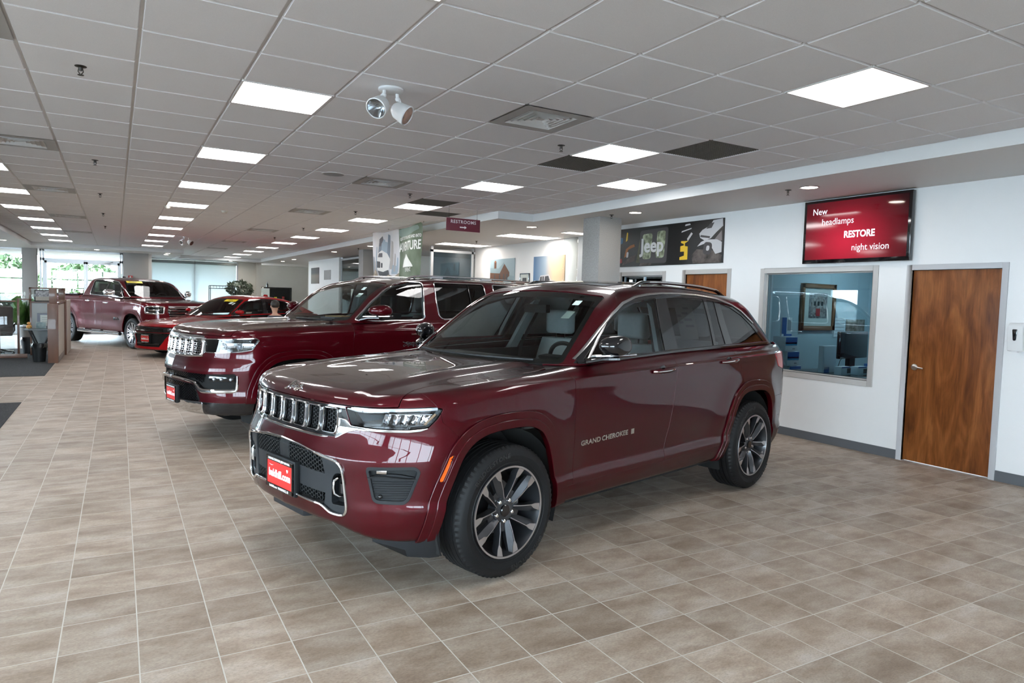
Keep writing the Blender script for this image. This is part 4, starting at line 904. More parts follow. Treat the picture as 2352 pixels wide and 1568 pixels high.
# ---------------------------------------------------------------- the near maroon SUV
def build_gc():
    p = GC; low, green = g_low, g_green; p['wsx'] = 1.6
    t = thing('suv_car', 'nearest maroon five-seat SUV with chrome seven-slot grille, GRAND CHEROKEE lettering on its door', 'car', (1.6993, 4.2562, 0), math.radians(14.38))
    L = shell(low, np.arange(-.40, 3.46, .011), -.42, 3.48, .74, np.concatenate([np.linspace(-1.2, .15, 76), np.linspace(.16, .75, 110), np.linspace(.757, math.pi/2, 60)]), np.linspace(math.pi/2, .009, 130))
    x, y, z = L.V.T; L = drop(L, np.where((y > .60) & (z < .9), g_arch(x, z), 1.))
    # hidden floor and open cabin
    x, y, z = L.V.T; L = drop(L, np.maximum(np.maximum(.66 + .1*y*y - x, x - 3.6), np.maximum(1.165 - z, y-.84)))
    U = lambda m: m.V[:, 1] + .9*(m.V[:, 0] + .85)
    # headlight
    HL = roundpoly([(.560, 1.003), (.79, 1.009), (1.04, 1.018), (1.2, 1.024), (1.268, 1.013), (1.235, .965), (1.17, .915), (1.04, .905), (.80, .907), (.61, .911)], .012)
    hl, L = take(L, np.maximum(psd(HL, U(L), L.V[:, 2]), L.V[:, 0]), .007)
    # chrome blade below the grille and the headlight
    BL = np.array([(-.2, .822), (.30, .826), (.46, .832), (.50, .838), (.545, .858), (.60, .878), (.66, .890), (.80, .8925), (1.04, .893), (1.12, .899), (1.17, .912), (1.165, .9145), (1.04, .902), (.80, .904), (.61, .908), (.57, .935), (.50, .94), (.497, .86), (.485, .836), (.30, .834), (-.2, .833)])
    bl, L = take(L, np.maximum(psd(BL, U(L), L.V[:, 2]), L.V[:, 0]+.2), .001)
    GR = np.array([(-.3, .836), (.475, .838), (.492, .86), (.500, .94), (.57, .94), (.60, .915), (.555, 1.005), (-.3, 1.005)])
    gr, L = take(L, np.maximum(psd(GR, U(L), L.V[:, 2]), L.V[:, 0]+.4), .001)
    x, y, z = L.V.T
    LG = np.array([(-1, .775), (0, .772), (.2, .762), (.4, .740), (.525, .722), (.560, .695), (.583, .475), (.570, .440), (.535, .432), (.468, .433), (.40, .468), (.2, .476), (-1, .478)])
    lg, L = take(L, np.maximum(psd(LG, y, z), x + .5), .002)
    FG = roundpoly([(.748, .712), (1.10, .716), (1.135, .690), (1.055, .535), (1.02, .515), (.83, .520), (.80, .535)], .03)
    fg, L = take(L, np.maximum(psd(FG, U(L), L.V[:, 2]), L.V[:, 0]), .002)
    x, y, z = L.V.T
    MK = roundpoly([(-.418, .782), (-.393, .772), (-.452, .622), (-.480, .632)], .010)
    mk, L = take(L, np.where(y > .8, psd(MK, x, z), 1.), .002)
    # rear lamps
    x, y, z = L.V.T; RL = [(3.42, 1.17), (3.55, 1.185), (4.2, 1.19), (4.2, 1.03), (3.62, 1.02), (3.50, 1.05)]; rl, L = take(L, psd(np.array(RL), x, z), .004)
    # hood
    HP = np.array([(-1.3, -1), (-1.3, .80), (-.66, .792), (-.595, .775), (-.52, .735), (-.43, .718), (-.22, .742), (.18, .786), (.40, .782), (.50, .75), (.545, .68), (.50, .45), (.435, .2), (.42, 0), (.42, -1)])
    lip = curve([(0, 1.0115), (.56, 1.011), (.8, 1.0165), (1.05, 1.0255), (1.4, 1.03)])
    x, y, z = L.V.T; ho, L = take(L, np.maximum(psd(HP, x, y), lip(U(L)) - z), .007)
    # flares
    x, y, z = L.V.T; fl, L = take(L, np.where(y > .70, g_arch(x, z) - .083, 1.), .0005); x, y, z = fl.V.T; f2, fl = take(fl, g_arch(x, z) - .040, .0005)
    # cowl strip, bumper, fender, doors
    x, y, z = L.V.T; cw, L = take(L, np.where((z > 1.13) & (y < .80), .40 - x, 1.), .003)
    xb = curve([(.2, -.36), (.80, -.36), (.866, -.372), (.944, -.458), (1.0, -.47), (1.2, -.60)], False)
    x, y, z = L.V.T; bu, L = take(L, x - xb(z), .0035)
    xg = curve([(.2, .60), (.43, .588), (.868, .588), (1.02, .578), (1.11, .565), (1.18, .54), (1.3, .50)])
    x, y, z = L.V.T; rk, L = take(L, np.maximum(z - (.437 + .004*x), x - 2.55), .003)
    x, y, z = L.V.T; fe, L = take(L, x - xg(z), .005)
    xB = curve([(.2, 1.60), (.464, 1.622), (.8, 1.70), (1.045, 1.728), (1.24, 1.755), (1.4, 1.78)])
    x, y, z = L.V.T; fd, L = take(L, x - xB(z), .005)
    xr = curve([(.2, 2.50), (.42, 2.50), (.50, 2.53), (.66, 2.64), (.8, 2.775), (.98, 2.752), (1.245, 2.65), (1.4, 2.6)])
    x, y, z = L.V.T; rd, L = take(L, x - xr(z), .005)
    x, y, z = L.V.T; rb, L = take(L, np.minimum(np.maximum(3.36 - x, z - .78), 3.66-x), .004)
    v = velvet
    pobj('hood', skirt(both(ho), .02), v, t); bump = pobj('front_bumper', skirt(both(bu), .02), v, t); panel('fender', fe, v, t)
    flares(t, fl, f2, v); pobj('cowl', both(cw).off(-.01), mblack, t)
    panel('rocker_panel', rk, v, t); dl = panel('front_door', fd, v, t); dr = panel('rear_door', rd, v, t); panel('quarter_panel', L, v, t); pobj('rear_bumper', skirt(both(rb)), v, t); panel('tail_light', rl, redlens, t, .01, .003)
    panel('side_marker', mk, orange, t, .01, .003)
    # dark underlayer behind the gaps and the open floor
    s = S(); s.box(-.62, 3.7, -.56, .56, .27, .52); s.box(.5, 2.45, -.86, .86, .30, .46); obj('underbody', s, dblack, t)
    inn = L  # noqa
    wheelwells(t, (0, 2.964), .56, .90, .475)
    # grille
    g0 = empty('grille', (0, 0, 0), 0, t)
    x, y, z = gr.V.T; slots = []
    for i in range(-3, 4):
        c = i*.1385; hw = .0525
        slots.append((c, roundpoly([(c-hw, .856), (c+hw, .856), (c+hw+.001, .990), (c-hw-.001, .990)], [.018, .018, .016, .016])))
    f = np.full(len(x), 1.)
    for c, q in slots: f = np.minimum(f, psd(q, y, z))
    band = drop(gr, f); pobj('grille_surround', skirt(both(band), .03), gblack, g0)
    pobj('grille_backing', both(gr).off(-.045), dblack, g0)
    for c, q in slots:
        r = resample(q, 44); P, N = fpt(low, r[:, 0], r[:, 1], .004); tubeP('grille_ring', P, N, chrome, g0, (.0055, .0125), True, 8)
        qq = roundpoly([(c-.0495, .859), (c+.0495, .859), (c+.0505, .987), (c-.0505, .987)], .012)
        hexmesh('grille_mesh', low, qq, .0125, .0026, -.010, mblack, g0, .010)
    pobj('chrome_blade', skirt(both(bl).off(.003), .02, .003), chrome, t)
    # headlights
    for sg in (1, -1):
        h = empty('headlight', (0, 0, 0), 0, t); q = hl if sg > 0 else hl.mirror()
        pobj('lens', q.off(-.001), lensg, h)
        pobj('housing', q.off(-.055), gblack, h)
        sk = skirt(q.off(-.002), .05, 0); 
        n0 = len(q.F); pobj('bezel', PM(sk.V, sk.N, sk.F[n0:]), gblack, h)
        uu = np.linspace(.60, 1.235, 30); P, N = upt(low, uu, 1.000 + .013*(uu-.6)/.6, off=-.014, sgn=sg); tubeP('daytime_light_bar', P, N, mat('light_bar_white', (.72, .76, .80), .25, coat=.8, emit=(.8, .85, .9), es=.06), h, (.0085, .006))
        # dark inner blade and reflector bowls
        P1, N1 = upt(low, np.linspace(.64, .86, 10), np.linspace(.978, .978, 10), off=-.020, sgn=sg); P2, _ = upt(low, np.linspace(.66, .86, 10), np.linspace(.930, .955, 10), off=-.050, sgn=sg)
        k = np.array([1, -1, 1]); s = S(); s.grid([[tuple(a) for a in P1*k], [tuple(a) for a in P2*k]]); obj('inner_blade', s, mat('smoked_grey', (.10, .12, .13), .3, .4), h, fix=False)
        for u0, wd_ in ((.895, .05), (.965, .05), (1.035, .05), (1.105, .055), (1.165, .05)):
            a, _ = upt(low, np.array([u0-wd_/2, u0+wd_/2, u0+wd_/2-.028, u0-wd_/2-.028]), np.array([.983, .983, .928, .928]), off=-.016, sgn=sg)
            b_, _ = upt(low, np.array([u0-.008, u0+.008, u0-.012, u0-.022]), np.array([.962, .962, .946, .946]), off=-.048, sgn=sg)
            s = S(); s.add([tuple(c) for c in np.vstack([a, b_])*k], [(0, 1, 5, 4), (1, 2, 6, 5), (2, 3, 7, 6), (3, 0, 4, 7), (4, 5, 6, 7)]); obj('reflector', s, chrome, h, fix=False)
        uu = np.linspace(.90, 1.20, 16); P, N = upt(low, uu, .985, off=-.03, sgn=sg); tubeP('chrome_shelf', P, N, chrome, h, (.004, .02))
        uu = np.linspace(1.15, 1.225, 8); P, N = upt(low, uu, .93 + (uu-1.15)*.75, off=-.02, sgn=sg); tubeP('corner_reflector', P, N, mat('amber_reflector', (.5, .3, .15), .3), h, (.006, .004))
    # fog lamp pockets
    for sg in (1, -1):
        h = empty('fog_lamp_pocket', (0, 0, 0), 0, t); q = fg if sg > 0 else fg.mirror(); Uq = lambda m: np.abs(m.V[:, 1]) + .9*(m.V[:, 0]+.85)
        d = psd(FG, Uq(q), q.V[:, 2]); ri = split(q, -(d+.016))[0]; pobj('bezel', skirt(ri.off(.002), .035, .003), grain, h)
        inn = split(q, d+.014)[0]; up = split(inn, (.655 + .02*np.sin((Uq(inn)-.75)*9)) - inn.V[:, 2]); pobj('upper_panel', up[0].off(-.022), mblack, h); pobj('lower_panel', up[1].off(-.010), grain, h)
        for k_ in range(9):
            zz = .535 + k_*.0125; uu = np.linspace(.80+.004*(9-k_)*0, 1.045 + .0055*k_, 14); P, N = upt(low, uu, np.full(14, zz), off=-.009, sgn=sg); tubeP('pocket_rib', P, N, grain, h, (.0022, .0035), n=6)
        P, N = upt(low, np.linspace(.765, 1.10, 20), .655 + .006*np.sin(np.linspace(0, 5, 20)), off=-.006, sgn=sg); tubeP('pocket_ledge', P, N, mblack, h, (.006, .012))
        P, N = upt(low, np.array([.83, .865, .90]), np.array([.690, .689, .688]), off=-.010, sgn=sg); tubeP('fog_lamp', P, N, chrome, h, (.018, .012), n=10)
        P, N = upt(low, np.array([.855]), np.array([.556]), off=-.004, sgn=sg); s = S(); s.ball(tuple(P[0]*np.array([1, -1, 1])), .012, 12); obj('parking_sensor', s, gblack, h)
    # lower grille with chrome frame, towing hooks, plate
    g1 = empty('lower_grille', (0, 0, 0), 0, t)
    pan = both(lg); half = [q for q in LG if q[0] > -.5]; half = [(0, .772)] + [tuple(q) for q in LG[2:12]] + [(0, .476)]
    full = [tuple(q) for q in half] + [(-a, b_) for a, b_ in half[::-1]]; full = [q for i, q in enumerate(full) if i == 0 or q != full[i-1]]
    rp = resample(roundpoly(full, .022), 170); P, N = fpt(low, rp[:, 0], rp[:, 1], .004); tubeP('chrome_frame', P, N, chrome, g1, (.0080, .0085), True, 10)
    pobj('backing', pan.off(-.06), dblack, g1)
    sk = skirt(pan, .06, 0); pobj('frame_return', PM(sk.V, sk.N, sk.F[len(pan.F):]), mblack, g1)
    x, y, z = pan.V.T; bar = keep(pan, np.maximum(np.abs(z-(.592 - .03*np.abs(y)))-.050, np.abs(y)-.43)); pobj('crossbar', skirt(bar.off(-.016), .035, .004), grain, g1)
    cen = keep(pan, np.maximum(np.abs(y)-.055, .6 - z)); pobj('radar_cover', skirt(cen.off(-.02), .03, .003), mblack, g1)
    pod = keep(pan, np.maximum(.405 + .02*np.sin((z-.45)*12) - np.abs(y), -1)); hole = psd(roundpoly([(.462, .475), (.565, .478), (.56, .655), (.50, .655), (.47, .62)], .02), np.abs(pod.V[:, 1]), pod.V[:, 2]); pod = drop(pod, hole)
    for sg in (1, -1): q = split(pod, -pod.V[:, 1]*sg)[0]; pobj('hook_surround', skirt(q.off(-.008), .05, .004), grain, g1)
    hexmesh('upper_mesh', low, np.array([(.06, .63), (.395, .625), (.43, .735), (.06, .765)]), .014, .0045, -.018, mblack, g1, .014); hexmesh('upper_mesh', low, np.array([(-.06, .63), (-.395, .625), (-.43, .735), (-.06, .765)]), .014, .0045, -.018, mblack, g1, .014)
    hexmesh('lower_mesh', low, np.array([(-.39, .482), (.39, .482), (.40, .54), (-.40, .54)]), .014, .0045, -.018, mblack, g1, .014)
    for sg in (1, -1):
        s = S(); xx = float(fpt(low, sg*.50, .57)[0][0, 0]); s.tube([(xx+.05, -sg*.512, .628), (xx+.012, -sg*.508, .626), (xx-.004, -sg*.500, .612), (xx-.006, -sg*.498, .575), (xx-.002, -sg*.500, .545), (xx+.02, -sg*.512, .528), (xx+.05, -sg*.52, .526)], .009, 10, flat=(.010, .007)); obj('tow_hook', s, chrome, g1)
        s = S(); s.tube([(xx+.045, -sg*.535, .60), (xx+.045, -sg*.535, .55)], .03, 12); obj('tow_hook_base', s, gblack, g1)
    plate(t, float(fpt(low, 0, .56)[0][0, 0]) - .012, .553, tilt=0)
    # chin: air deflectors before the tyres, centre skid lip
    for sg in (1, -1):
        s = S(); pr = [(-.66, .56), (-.60, .78), (-.52, .87), (-.47, .89)]
        rows = [[(a, -sg*b_, .36) for a, b_ in pr], [(a+.02, -sg*(b_-.01), .25) for a, b_ in pr], [(a+.05 + .03*(k == 0), -sg*(b_-.03), .20 + .05*(k == 0)) for k, (a, b_) in enumerate(pr)]]
        s.grid(rows); s.grid([[(q[0]+.02, q[1], q[2]) for q in r] for r in rows]); obj('air_deflector', s, grain, t, fix=False)
    s = S(); s.prism([(-.865, -.19), (-.86, .19), (-.80, .22), (-.80, -.22)], .345, .40, 'z'); obj('chin_lip', s, grain, t, bev=.01)
    # hood badge
    P, N = fpt(low, 0, 1.045); hx = -.812; zz = float(cast(low, np.array([[hx, 0, .8]]), np.array([[0, 0, 1.]]), .8)[0, 2]); nn = grad(low, np.array([[hx, 0, zz]]))[0]
    M = frame((hx + nn[0]*.002, 0, zz + nn[2]*.002), (0, -1, 0), (nn[2], 0, -nn[0])); text('hood_badge', 'Jeep', .080, chrome, t, M, .003, .0003, shear=.15, xs=1.0, spacing=1.12)
    # door lettering
    a, na = spt(low, .655, .690, .001); b_, _ = spt(low, 1.20, .708, .001); k = np.array([1, -1, 1]); A_, B_, nA = Vector(a[0]*k), Vector(b_[0]*k), Vector(na[0]*k)
    xd = (B_ - A_).normalized(); M = frame(A_, xd, nA.cross(xd)); bs_ = mat('badge_silver', (.62, .60, .58), .25, 1.0); text('door_badge', 'GRAND', .046, bs_, dl, M, .002, .0012, align='LEFT', xs=1.22, spacing=1.04); text('door_badge', 'CHEROKEE', .046, bs_, dl, M @ Matrix.Translation((.215, 0, 0)), .002, .0012, align='LEFT', xs=1.22, spacing=1.04)
    s = S(); s.add([tuple(M @ Vector(q)) for q in ((.54, -.018, .003), (.575, -.018, .003), (.575, .018, .003), (.54, .018, .003), (.54, -.018, 0), (.575, -.018, 0), (.575, .018, 0), (.54, .018, 0))], [(0, 1, 2, 3), (0, 4, 5, 1), (1, 5, 6, 2), (2, 6, 7, 3), (3, 7, 4, 0)]); obj('door_badge_tab', s, mat('badge_silver', (.62, .60, .58), .25, 1.0), dl)
    handle(t, low, 1.40, 1.112, .285, v); handle(t, low, 2.38, 1.137, .285, v)
    mirror(t, .855, 1.312, .935, gblack, wd=.14, L=.118)
    # greenhouse
    G = shell(green, np.arange(1.75, 2.9, .02), 1.73, 2.92, 1.15, np.linspace(.01, math.pi/2, 110), np.linspace(math.pi/2, .012, 150))
    WIN = np.array([(.655, 1.196), (.70, 1.215), (.80, 1.282), (.993, 1.410), (1.16, 1.510), (1.316, 1.585), (1.51, 1.636), (1.70, 1.660), (1.885, 1.672), (2.15, 1.676), (2.40, 1.671), (2.708, 1.648), (2.93, 1.605), (3.08, 1.545), (3.22, 1.44), (3.375, 1.275), (3.36, 1.262), (2.673, 1.252), (1.76, 1.236), (.984, 1.205)])
    pin = [(.74, 1.214), (.83, 1.275), (1.0, 1.388), (1.17, 1.483), (1.32, 1.553), (1.51, 1.605), (1.66, 1.628), (1.775, 1.638), (1.735, 1.52), (1.70, 1.40), (1.672, 1.25)]
    panes = [('front_door_glass', pin, cg), ('rear_door_glass', [(1.845, 1.252), (1.87, 1.40), (1.915, 1.642), (2.15, 1.650), (2.478, 1.643), (2.44, 1.45), (2.39, 1.268)], tg), ('rear_vent_glass', [(2.432, 1.27), (2.48, 1.46), (2.52, 1.640), (2.645, 1.629), (2.605, 1.45), (2.59, 1.272)], tg), ('quarter_glass', [(2.70, 1.276), (2.71, 1.45), (2.735, 1.615), (2.90, 1.578), (3.05, 1.515), (3.18, 1.42), (3.315, 1.278)], tg)]
    WS = [(-1, 1.165), (.0, 1.165), (.5, 1.178), (.745, 1.188), (.765, 1.20), (.735, 1.30), (.695, 1.43), (.650, 1.57), (.632, 1.625), (.60, 1.640), (.3, 1.667), (0, 1.675), (-1, 1.675)]
    belt = lambda x: np.interp(x, [.3, .655, .984, 1.76, 2.673, 3.36, 4.2], [1.17, 1.186, 1.200, 1.231, 1.247, 1.257, 1.262])
    glasshouse(t, green, G, p, v, WIN, panes, WS, belt=belt, rearcut=lambda x, y, z: np.maximum(y-.58-.1*(1.6-z), np.maximum(1.22-z, z-1.58)))
    up = WIN[1:15]; r = resample(up, 60, False)
    for sg in (1, -1):
        P, N = spt(green, r[:, 0], r[:, 1]+.004, .002, sg); tubeP('window_trim', P, N, satin, t, (.011, .004))
        bx = np.linspace(.70, 3.36, 50); P, N = spt(green, bx, belt(bx)+.012, .003, sg); tubeP('belt_moulding', P, N, gblack, t, (.013, .005))
    # roof rails, black panoramic glass, antenna
    for sg in (1, -1):
        h = empty('roof_rail', (0, 0, 0), 0, t); xs = np.linspace(1.62, 3.08, 40); yy = np.full(40, .575); zr = cast(green, np.stack([xs, yy, np.full(40, 1.3)], 1), np.tile([0, 0, 1.], (40, 1)), .8)
        e = np.clip(np.minimum((xs-1.62)/.16, (3.08-xs)/.20), 0, 1); e = e*e*(3-2*e); P = zr*np.array([1, sg, 1]) + np.stack([0*xs, 0*xs, -.012+.040*e], 1); N = np.tile([0, 0, 1.], (40, 1)); tubeP('rail_bar', P, N, gblack, h, (.020, .014))
        tubeP('rail_accent', P[6:-6] + np.array([0, sg*.017, .003]), N[6:-6], satin, h, (.004, .007))
        s = S()
        for i0 in (3, 36): q = P[i0]; s.tube([(q[0], -q[1], q[2]-.035), (q[0], -q[1], q[2])], .016, 8)
        obj('rail_foot', s, gblack, h)
    xs, ys = np.linspace(1.42, 2.9, 22), np.linspace(-.47, .47, 13); XX, YY = np.meshgrid(xs, ys); q = cast(green, np.stack([XX.ravel(), np.abs(YY.ravel()), np.full(XX.size, 1.3)], 1), np.tile([0, 0, 1.], (XX.size, 1)), .8); q[:, 1] = YY.ravel(); q[:, 2] += .0025
    s = S(); s.grid([[tuple(a*k) for a in r_] for r_ in q.reshape(13, 22, 3)]); obj('panoramic_roof_glass', s, gblack, t, fix=False)
    # wipers and cowl details
    for ys_, ye in ((-.05, .60), (-.62, .02)):
        P = []; N = []
        for yy in np.linspace(ys_, ye, 12): P.append((.40+1.4*(.045)+.33*yy*yy-.035, yy, 1.205 + .0*yy)); N.append((-.6, 0, .8))
        tubeP('wiper', np.array(P), np.array(N), mblack, t, (.009, .010))
    # interior
    obj('dashboard', S().prism([(.60, 1.05), (.62, 1.155), (.80, 1.178), (1.0, 1.165), (1.14, 1.10), (1.16, .8), (.6, .8)], -.74, .74, 'y'), dashm, t, bev=.02)
    s = S(); s.prism([(1.02, 1.15), (1.0, 1.19), (1.10, 1.20), (1.16, 1.16)], -.55, -.2, 'y'); obj('instrument_hood', s, dashm, t, bev=.015)
    obj('cabin_floor', S().box(.7, 3.5, -.75, .75, .50, .55), dblack, t); 
    for sg in (-1, 1): obj('door_lining', S().box(.75, 2.6, sg*.80-.03, sg*.80+.03, .6, 1.16), dashm, t, bev=.01)
    for x_, y_ in ((1.74, -.40), (1.74, .40), (2.72, -.38), (2.72, .38)): seat(t, x_, y_, .585, leather)
    steering(t, 1.14, -.40, 1.12)
    for sg in (-1, 1):    # B pillars inside and belts
        s = S(); s.tube([(1.84, sg*.60, 1.50), (1.76, sg*.72, 1.2), (1.72, sg*.76, .8)], 1, 6, flat=(.022, .002), up=(0, 1, 0)); obj('seat_belt', s, dkleather, t)
    bpillar(t, green, low, (1.68, 1.80), (1.79, 1.88), 1.60, headl)
    s = S(); s.box(1.17, 1.22, -.12, .12, 1.50, 1.565); obj('rear_view_mirror', s, dashm, t, bev=.01)
    # window sticker, windshield stickers
    s = S(); rows = []
    for zz in np.linspace(1.325, 1.60, 7): a, n_ = spt(green, np.linspace(1.95+.07*(zz-1.32)/.28, 2.21+.07*(zz-1.32)/.28, 7), np.full(7, zz), -.012); rows.append([tuple(q) for q in a*k])
    s.grid(rows); obj('price_sheet', s, mat('price_sheet_paper', (.75, .80, .75), .8), t, fix=False)
    s = S(); [s.grid([[tuple(q) for q in spt(green, np.linspace(xa, xb, 4), np.full(4, zz+dz), -.0105)[0]*k] for dz in (0, .018)]) for xa, xb, zz in ((2.08, 2.2, 1.42), (2.09, 2.2, 1.47), (2.08, 2.17, 1.52), (2.0, 2.06, 1.45), (2.0, 2.06, 1.5), (2.12, 2.2, 1.56))]; obj('price_sheet_print', s, mat('print_grey', (.30, .33, .32), .8), t, fix=False)
    for (y0, z0, w_, h_, mt) in ((.50, 1.585, .05, .032, stickerw), (.515, 1.500, .06, .05, stickerw)):
        pts = [(y0-w_/2, z0-h_/2), (y0+w_/2, z0-h_/2), (y0+w_/2, z0+h_/2), (y0-w_/2, z0+h_/2)]; s = S(); s.add([tuple(q) for q in (np.array([(.40+1.4*(zz-1.16)+.33*yy*yy+.009, -yy, zz) for yy, zz in pts]))], [(0, 1, 2, 3)]); obj('inspection_sticker', s, mt, t, fix=False)
    # wheels
    for x_ in (0, 2.964):
        for sg in (1, -1): wheel(t, x_, .835, sg, text_=(sg > 0), detail=1 if sg > 0 else 0)
    # loose cable on the cowl
    c = S(); pts = [(.50+.05*math.sin(a*1.3), .70+.035*math.cos(a*2.1), 1.205+.035*abs(math.sin(a*.9))) for a in np.linspace(0, 14, 120)]; c.tube(pts, .0022, 6); tag(obj('power_cable', c, mblack), 'thin black cable coiled at the far foot of the nearest SUV\'s windshield', 'cable'); o = COL.objects['power_cable']; o.matrix_world = Matrix.Translation((1.6993, 4.2562, 0)) @ Matrix.Rotation(math.radians(14.38), 4, 'Z')
    return t
build_gc()
# ---------------------------------------------------------------- the large maroon SUV behind
def place(t, pose): a = math.radians(90-pose[2]); t.location = (pose[0], pose[1], 0); t.rotation_euler = (0, 0, a)
def build_gw():
    p = GW; low, green = w_low, w_green; p['wsx'] = 1.7; v = velvet
    t = thing('suv_car', 'long full-size maroon SUV with silver mesh grille parked behind the nearest one', 'car'); place(t, GWPOSE)
    L = shell(low, np.arange(-.42, 3.96, .02), -.44, 3.98, .80, np.concatenate([np.linspace(-1.2, .15, 50), np.linspace(.17, math.pi/2, 100)]), np.linspace(math.pi/2, .015, 84))
    x, y, z = L.V.T; L = drop(L, np.where((y > .60) & (z < .95), w_arch(x, z), 1.)); x, y, z = L.V.T; L = drop(L, np.maximum(np.maximum(.72 + .1*y*y - x, x - 4.2), np.maximum(1.255 - z, y-.86)))
    U = lambda m: m.V[:, 1] + .9*(m.V[:, 0] + .93)
    HL = roundpoly([(.625, 1.107), (1.0, 1.118), (1.36, 1.130), (1.398, 1.112), (1.318, 1.012), (1.157, .991), (.90, .978), (.652, .975)], .014)
    hl, L = take(L, np.maximum(psd(HL, U(L), L.V[:, 2]), L.V[:, 0]), .004)
    GR = np.array([(-.3, .925), (.40, .930), (.53, .945), (.60, .955), (.645, .972), (.620, 1.109), (.60, 1.140), (-.3, 1.143)])
    gr, L = take(L, np.maximum(psd(GR, U(L), L.V[:, 2]), L.V[:, 0]+.4), .002)
    UI = np.array([(-.5, .700), (.0, .700), (.50, .668), (.63, .596), (1.115, .604), (1.135, .62), (1.138, .752), (1.12, .772), (.66, .757), (-.5, .757)])
    ui, L = take(L, np.maximum(psd(UI, U(L), L.V[:, 2]), L.V[:, 0]), .002)
    x, y, z = L.V.T; LI = np.array([(-.5, .675), (.42, .648), (.488, .632), (.568, .475), (-.5, .445)]); li, L = take(L, np.maximum(psd(LI, y, z), x+.4), .002)
    x, y, z = L.V.T; sk, L = take(L, np.maximum(np.maximum(z - (.448 + .04*y), y - .59), x + .4), .002)
    x, y, z = L.V.T; lv, L = take(L, np.maximum(z - .472, x + .40), .002)
    HP = np.array([(-1.3, -1), (-1.3, .83), (-.69, .83), (-.62, .818), (-.55, .76), (-.48, .715), (-.36, .69), (.0, .74), (.50, .80), (.60, .74), (.60, .5), (.52, .2), (.50, 0), (.50, -1)])
    x, y, z = L.V.T; ho, L = take(L, np.maximum(psd(HP, x, y), 1.1485 - z), .007)
    x, y, z = L.V.T; fl, L = take(L, np.where(y > .70, w_arch(x, z) - .083, 1.), .0005); x, y, z = fl.V.T; f2, fl = take(fl, w_arch(x, z) - .040, .0005); flares(t, fl, f2, v)
    x, y, z = L.V.T; cw, L = take(L, np.where((z > 1.2) & (y < .80), .48 - x, 1.), .003)
    xb = curve([(.2, -.34), (.95, -.32), (1.066, -.451), (1.3, -.62)], False); x, y, z = L.V.T; bu, L = take(L, x - xb(z), .0035)
    x, y, z = L.V.T; rk, L = take(L, np.maximum(z - .47, x - 2.7), .003)
    xg = curve([(.2, .63), (1.0, .63), (1.2, .635), (1.32, .66), (1.4, .70)]); x, y, z = L.V.T; fe, L = take(L, x - xg(z), .005)
    xB = curve([(.2, 1.68), (.8, 1.73), (1.28, 1.747), (1.41, 1.756)]); x, y, z = L.V.T; fd, L = take(L, x - xB(z), .005)
    xr = curve([(.2, 2.6), (.7, 2.68), (1.0, 2.80), (1.26, 2.785), (1.4, 2.79)]); x, y, z = L.V.T; rd, L = take(L, x - xr(z), .005)
    pobj('hood', skirt(both(ho), .02), v, t); pobj('front_bumper', skirt(both(bu), .02), v, t); panel('fender', fe, v, t); pobj('cowl', both(cw).off(-.01), mblack, t); panel('rocker_panel', rk, mblack, t); panel('front_door', fd, v, t); panel('rear_door', rd, v, t); panel('quarter_panel', L, v, t); pobj('skid_plate', skirt(both(sk).off(.004), .02), chrome, t); pobj('lower_valance', skirt(both(lv), .02), gblack, t)
    s = S(); s.box(-.6, 4.2, -.58, .58, .30, .58); s.box(.55, 2.6, -.86, .86, .34, .5); obj('underbody', s, dblack, t); wheelwells(t, (0, 3.124), .58, .93, .50, .40)
    g0 = empty('grille', (0, 0, 0), 0, t); x, y, z = gr.V.T
    f = np.full(len(x), 1.); sl = []
    for i in range(-3, 4): c = i*.148; q = roundpoly([(c-.058, .945), (c+.058, .945), (c+.060, 1.098), (c-.060, 1.098)], .014); sl.append((c, q)); f = np.minimum(f, psd(q, y, z))
    f = np.minimum(f, 1)
    a, band = split(np.zeros(0), 0) if False else (None, drop(gr, f)); pobj('grille_surround', skirt(both(band).off(.002), .03), satin, g0); pobj('grille_backing', both(gr).off(-.04), dblack, g0)
    for c, q in sl:
        r = resample(q, 34); P, N = fpt(low, r[:, 0], r[:, 1], .004); tubeP('grille_ring', P, N, chrome, g0, (.0065, .012), True, 8)
        s = S()
        for k in range(7):
            zz = .955 + k*.0215
            P, N = fpt(low, np.linspace(c-.052, c+.052, 5), np.full(5, zz), -.006); s.tube(P*KY, 1, 4, flat=(.003, .0042), up=[tuple(w_) for w_ in N*KY])
            for m_ in range(3): cc = c - .036 + .036*m_ + (.018 if k % 2 else 0)*(m_ < 2); P, N = fpt(low, np.array([cc, cc]), np.array([zz, zz+.0215]), -.006); s.tube(P*KY, 1, 4, flat=(.003, .0042), up=[tuple(w_) for w_ in N*KY])
        obj('grille_mesh', s, chrome, g0)
    P, N = fpt(low, np.linspace(-.54, .54, 40), np.full(40, 1.112), .004); tubeP('grille_top_bar', P, N, chrome, g0, (.006, .010)); M_ = frame((float(fpt(low, 0, 1.127)[0][0, 0])-.004, 0, 1.127), (0, -1, 0), (.15, 0, 1)); text('grille_lettering', 'G R A N D   W A G O N E E R', .022, mat('sign_grey', (.25, .24, .22), .5), g0, M_, .001, .0006, xs=1.55)
    yy = np.linspace(-.545, .545, 60); P, N = fpt(low, yy, .922 + .02*(np.abs(yy)/.545)**3, .006); tubeP('chrome_blade', P, N, chrome, g0, (.012, .010))
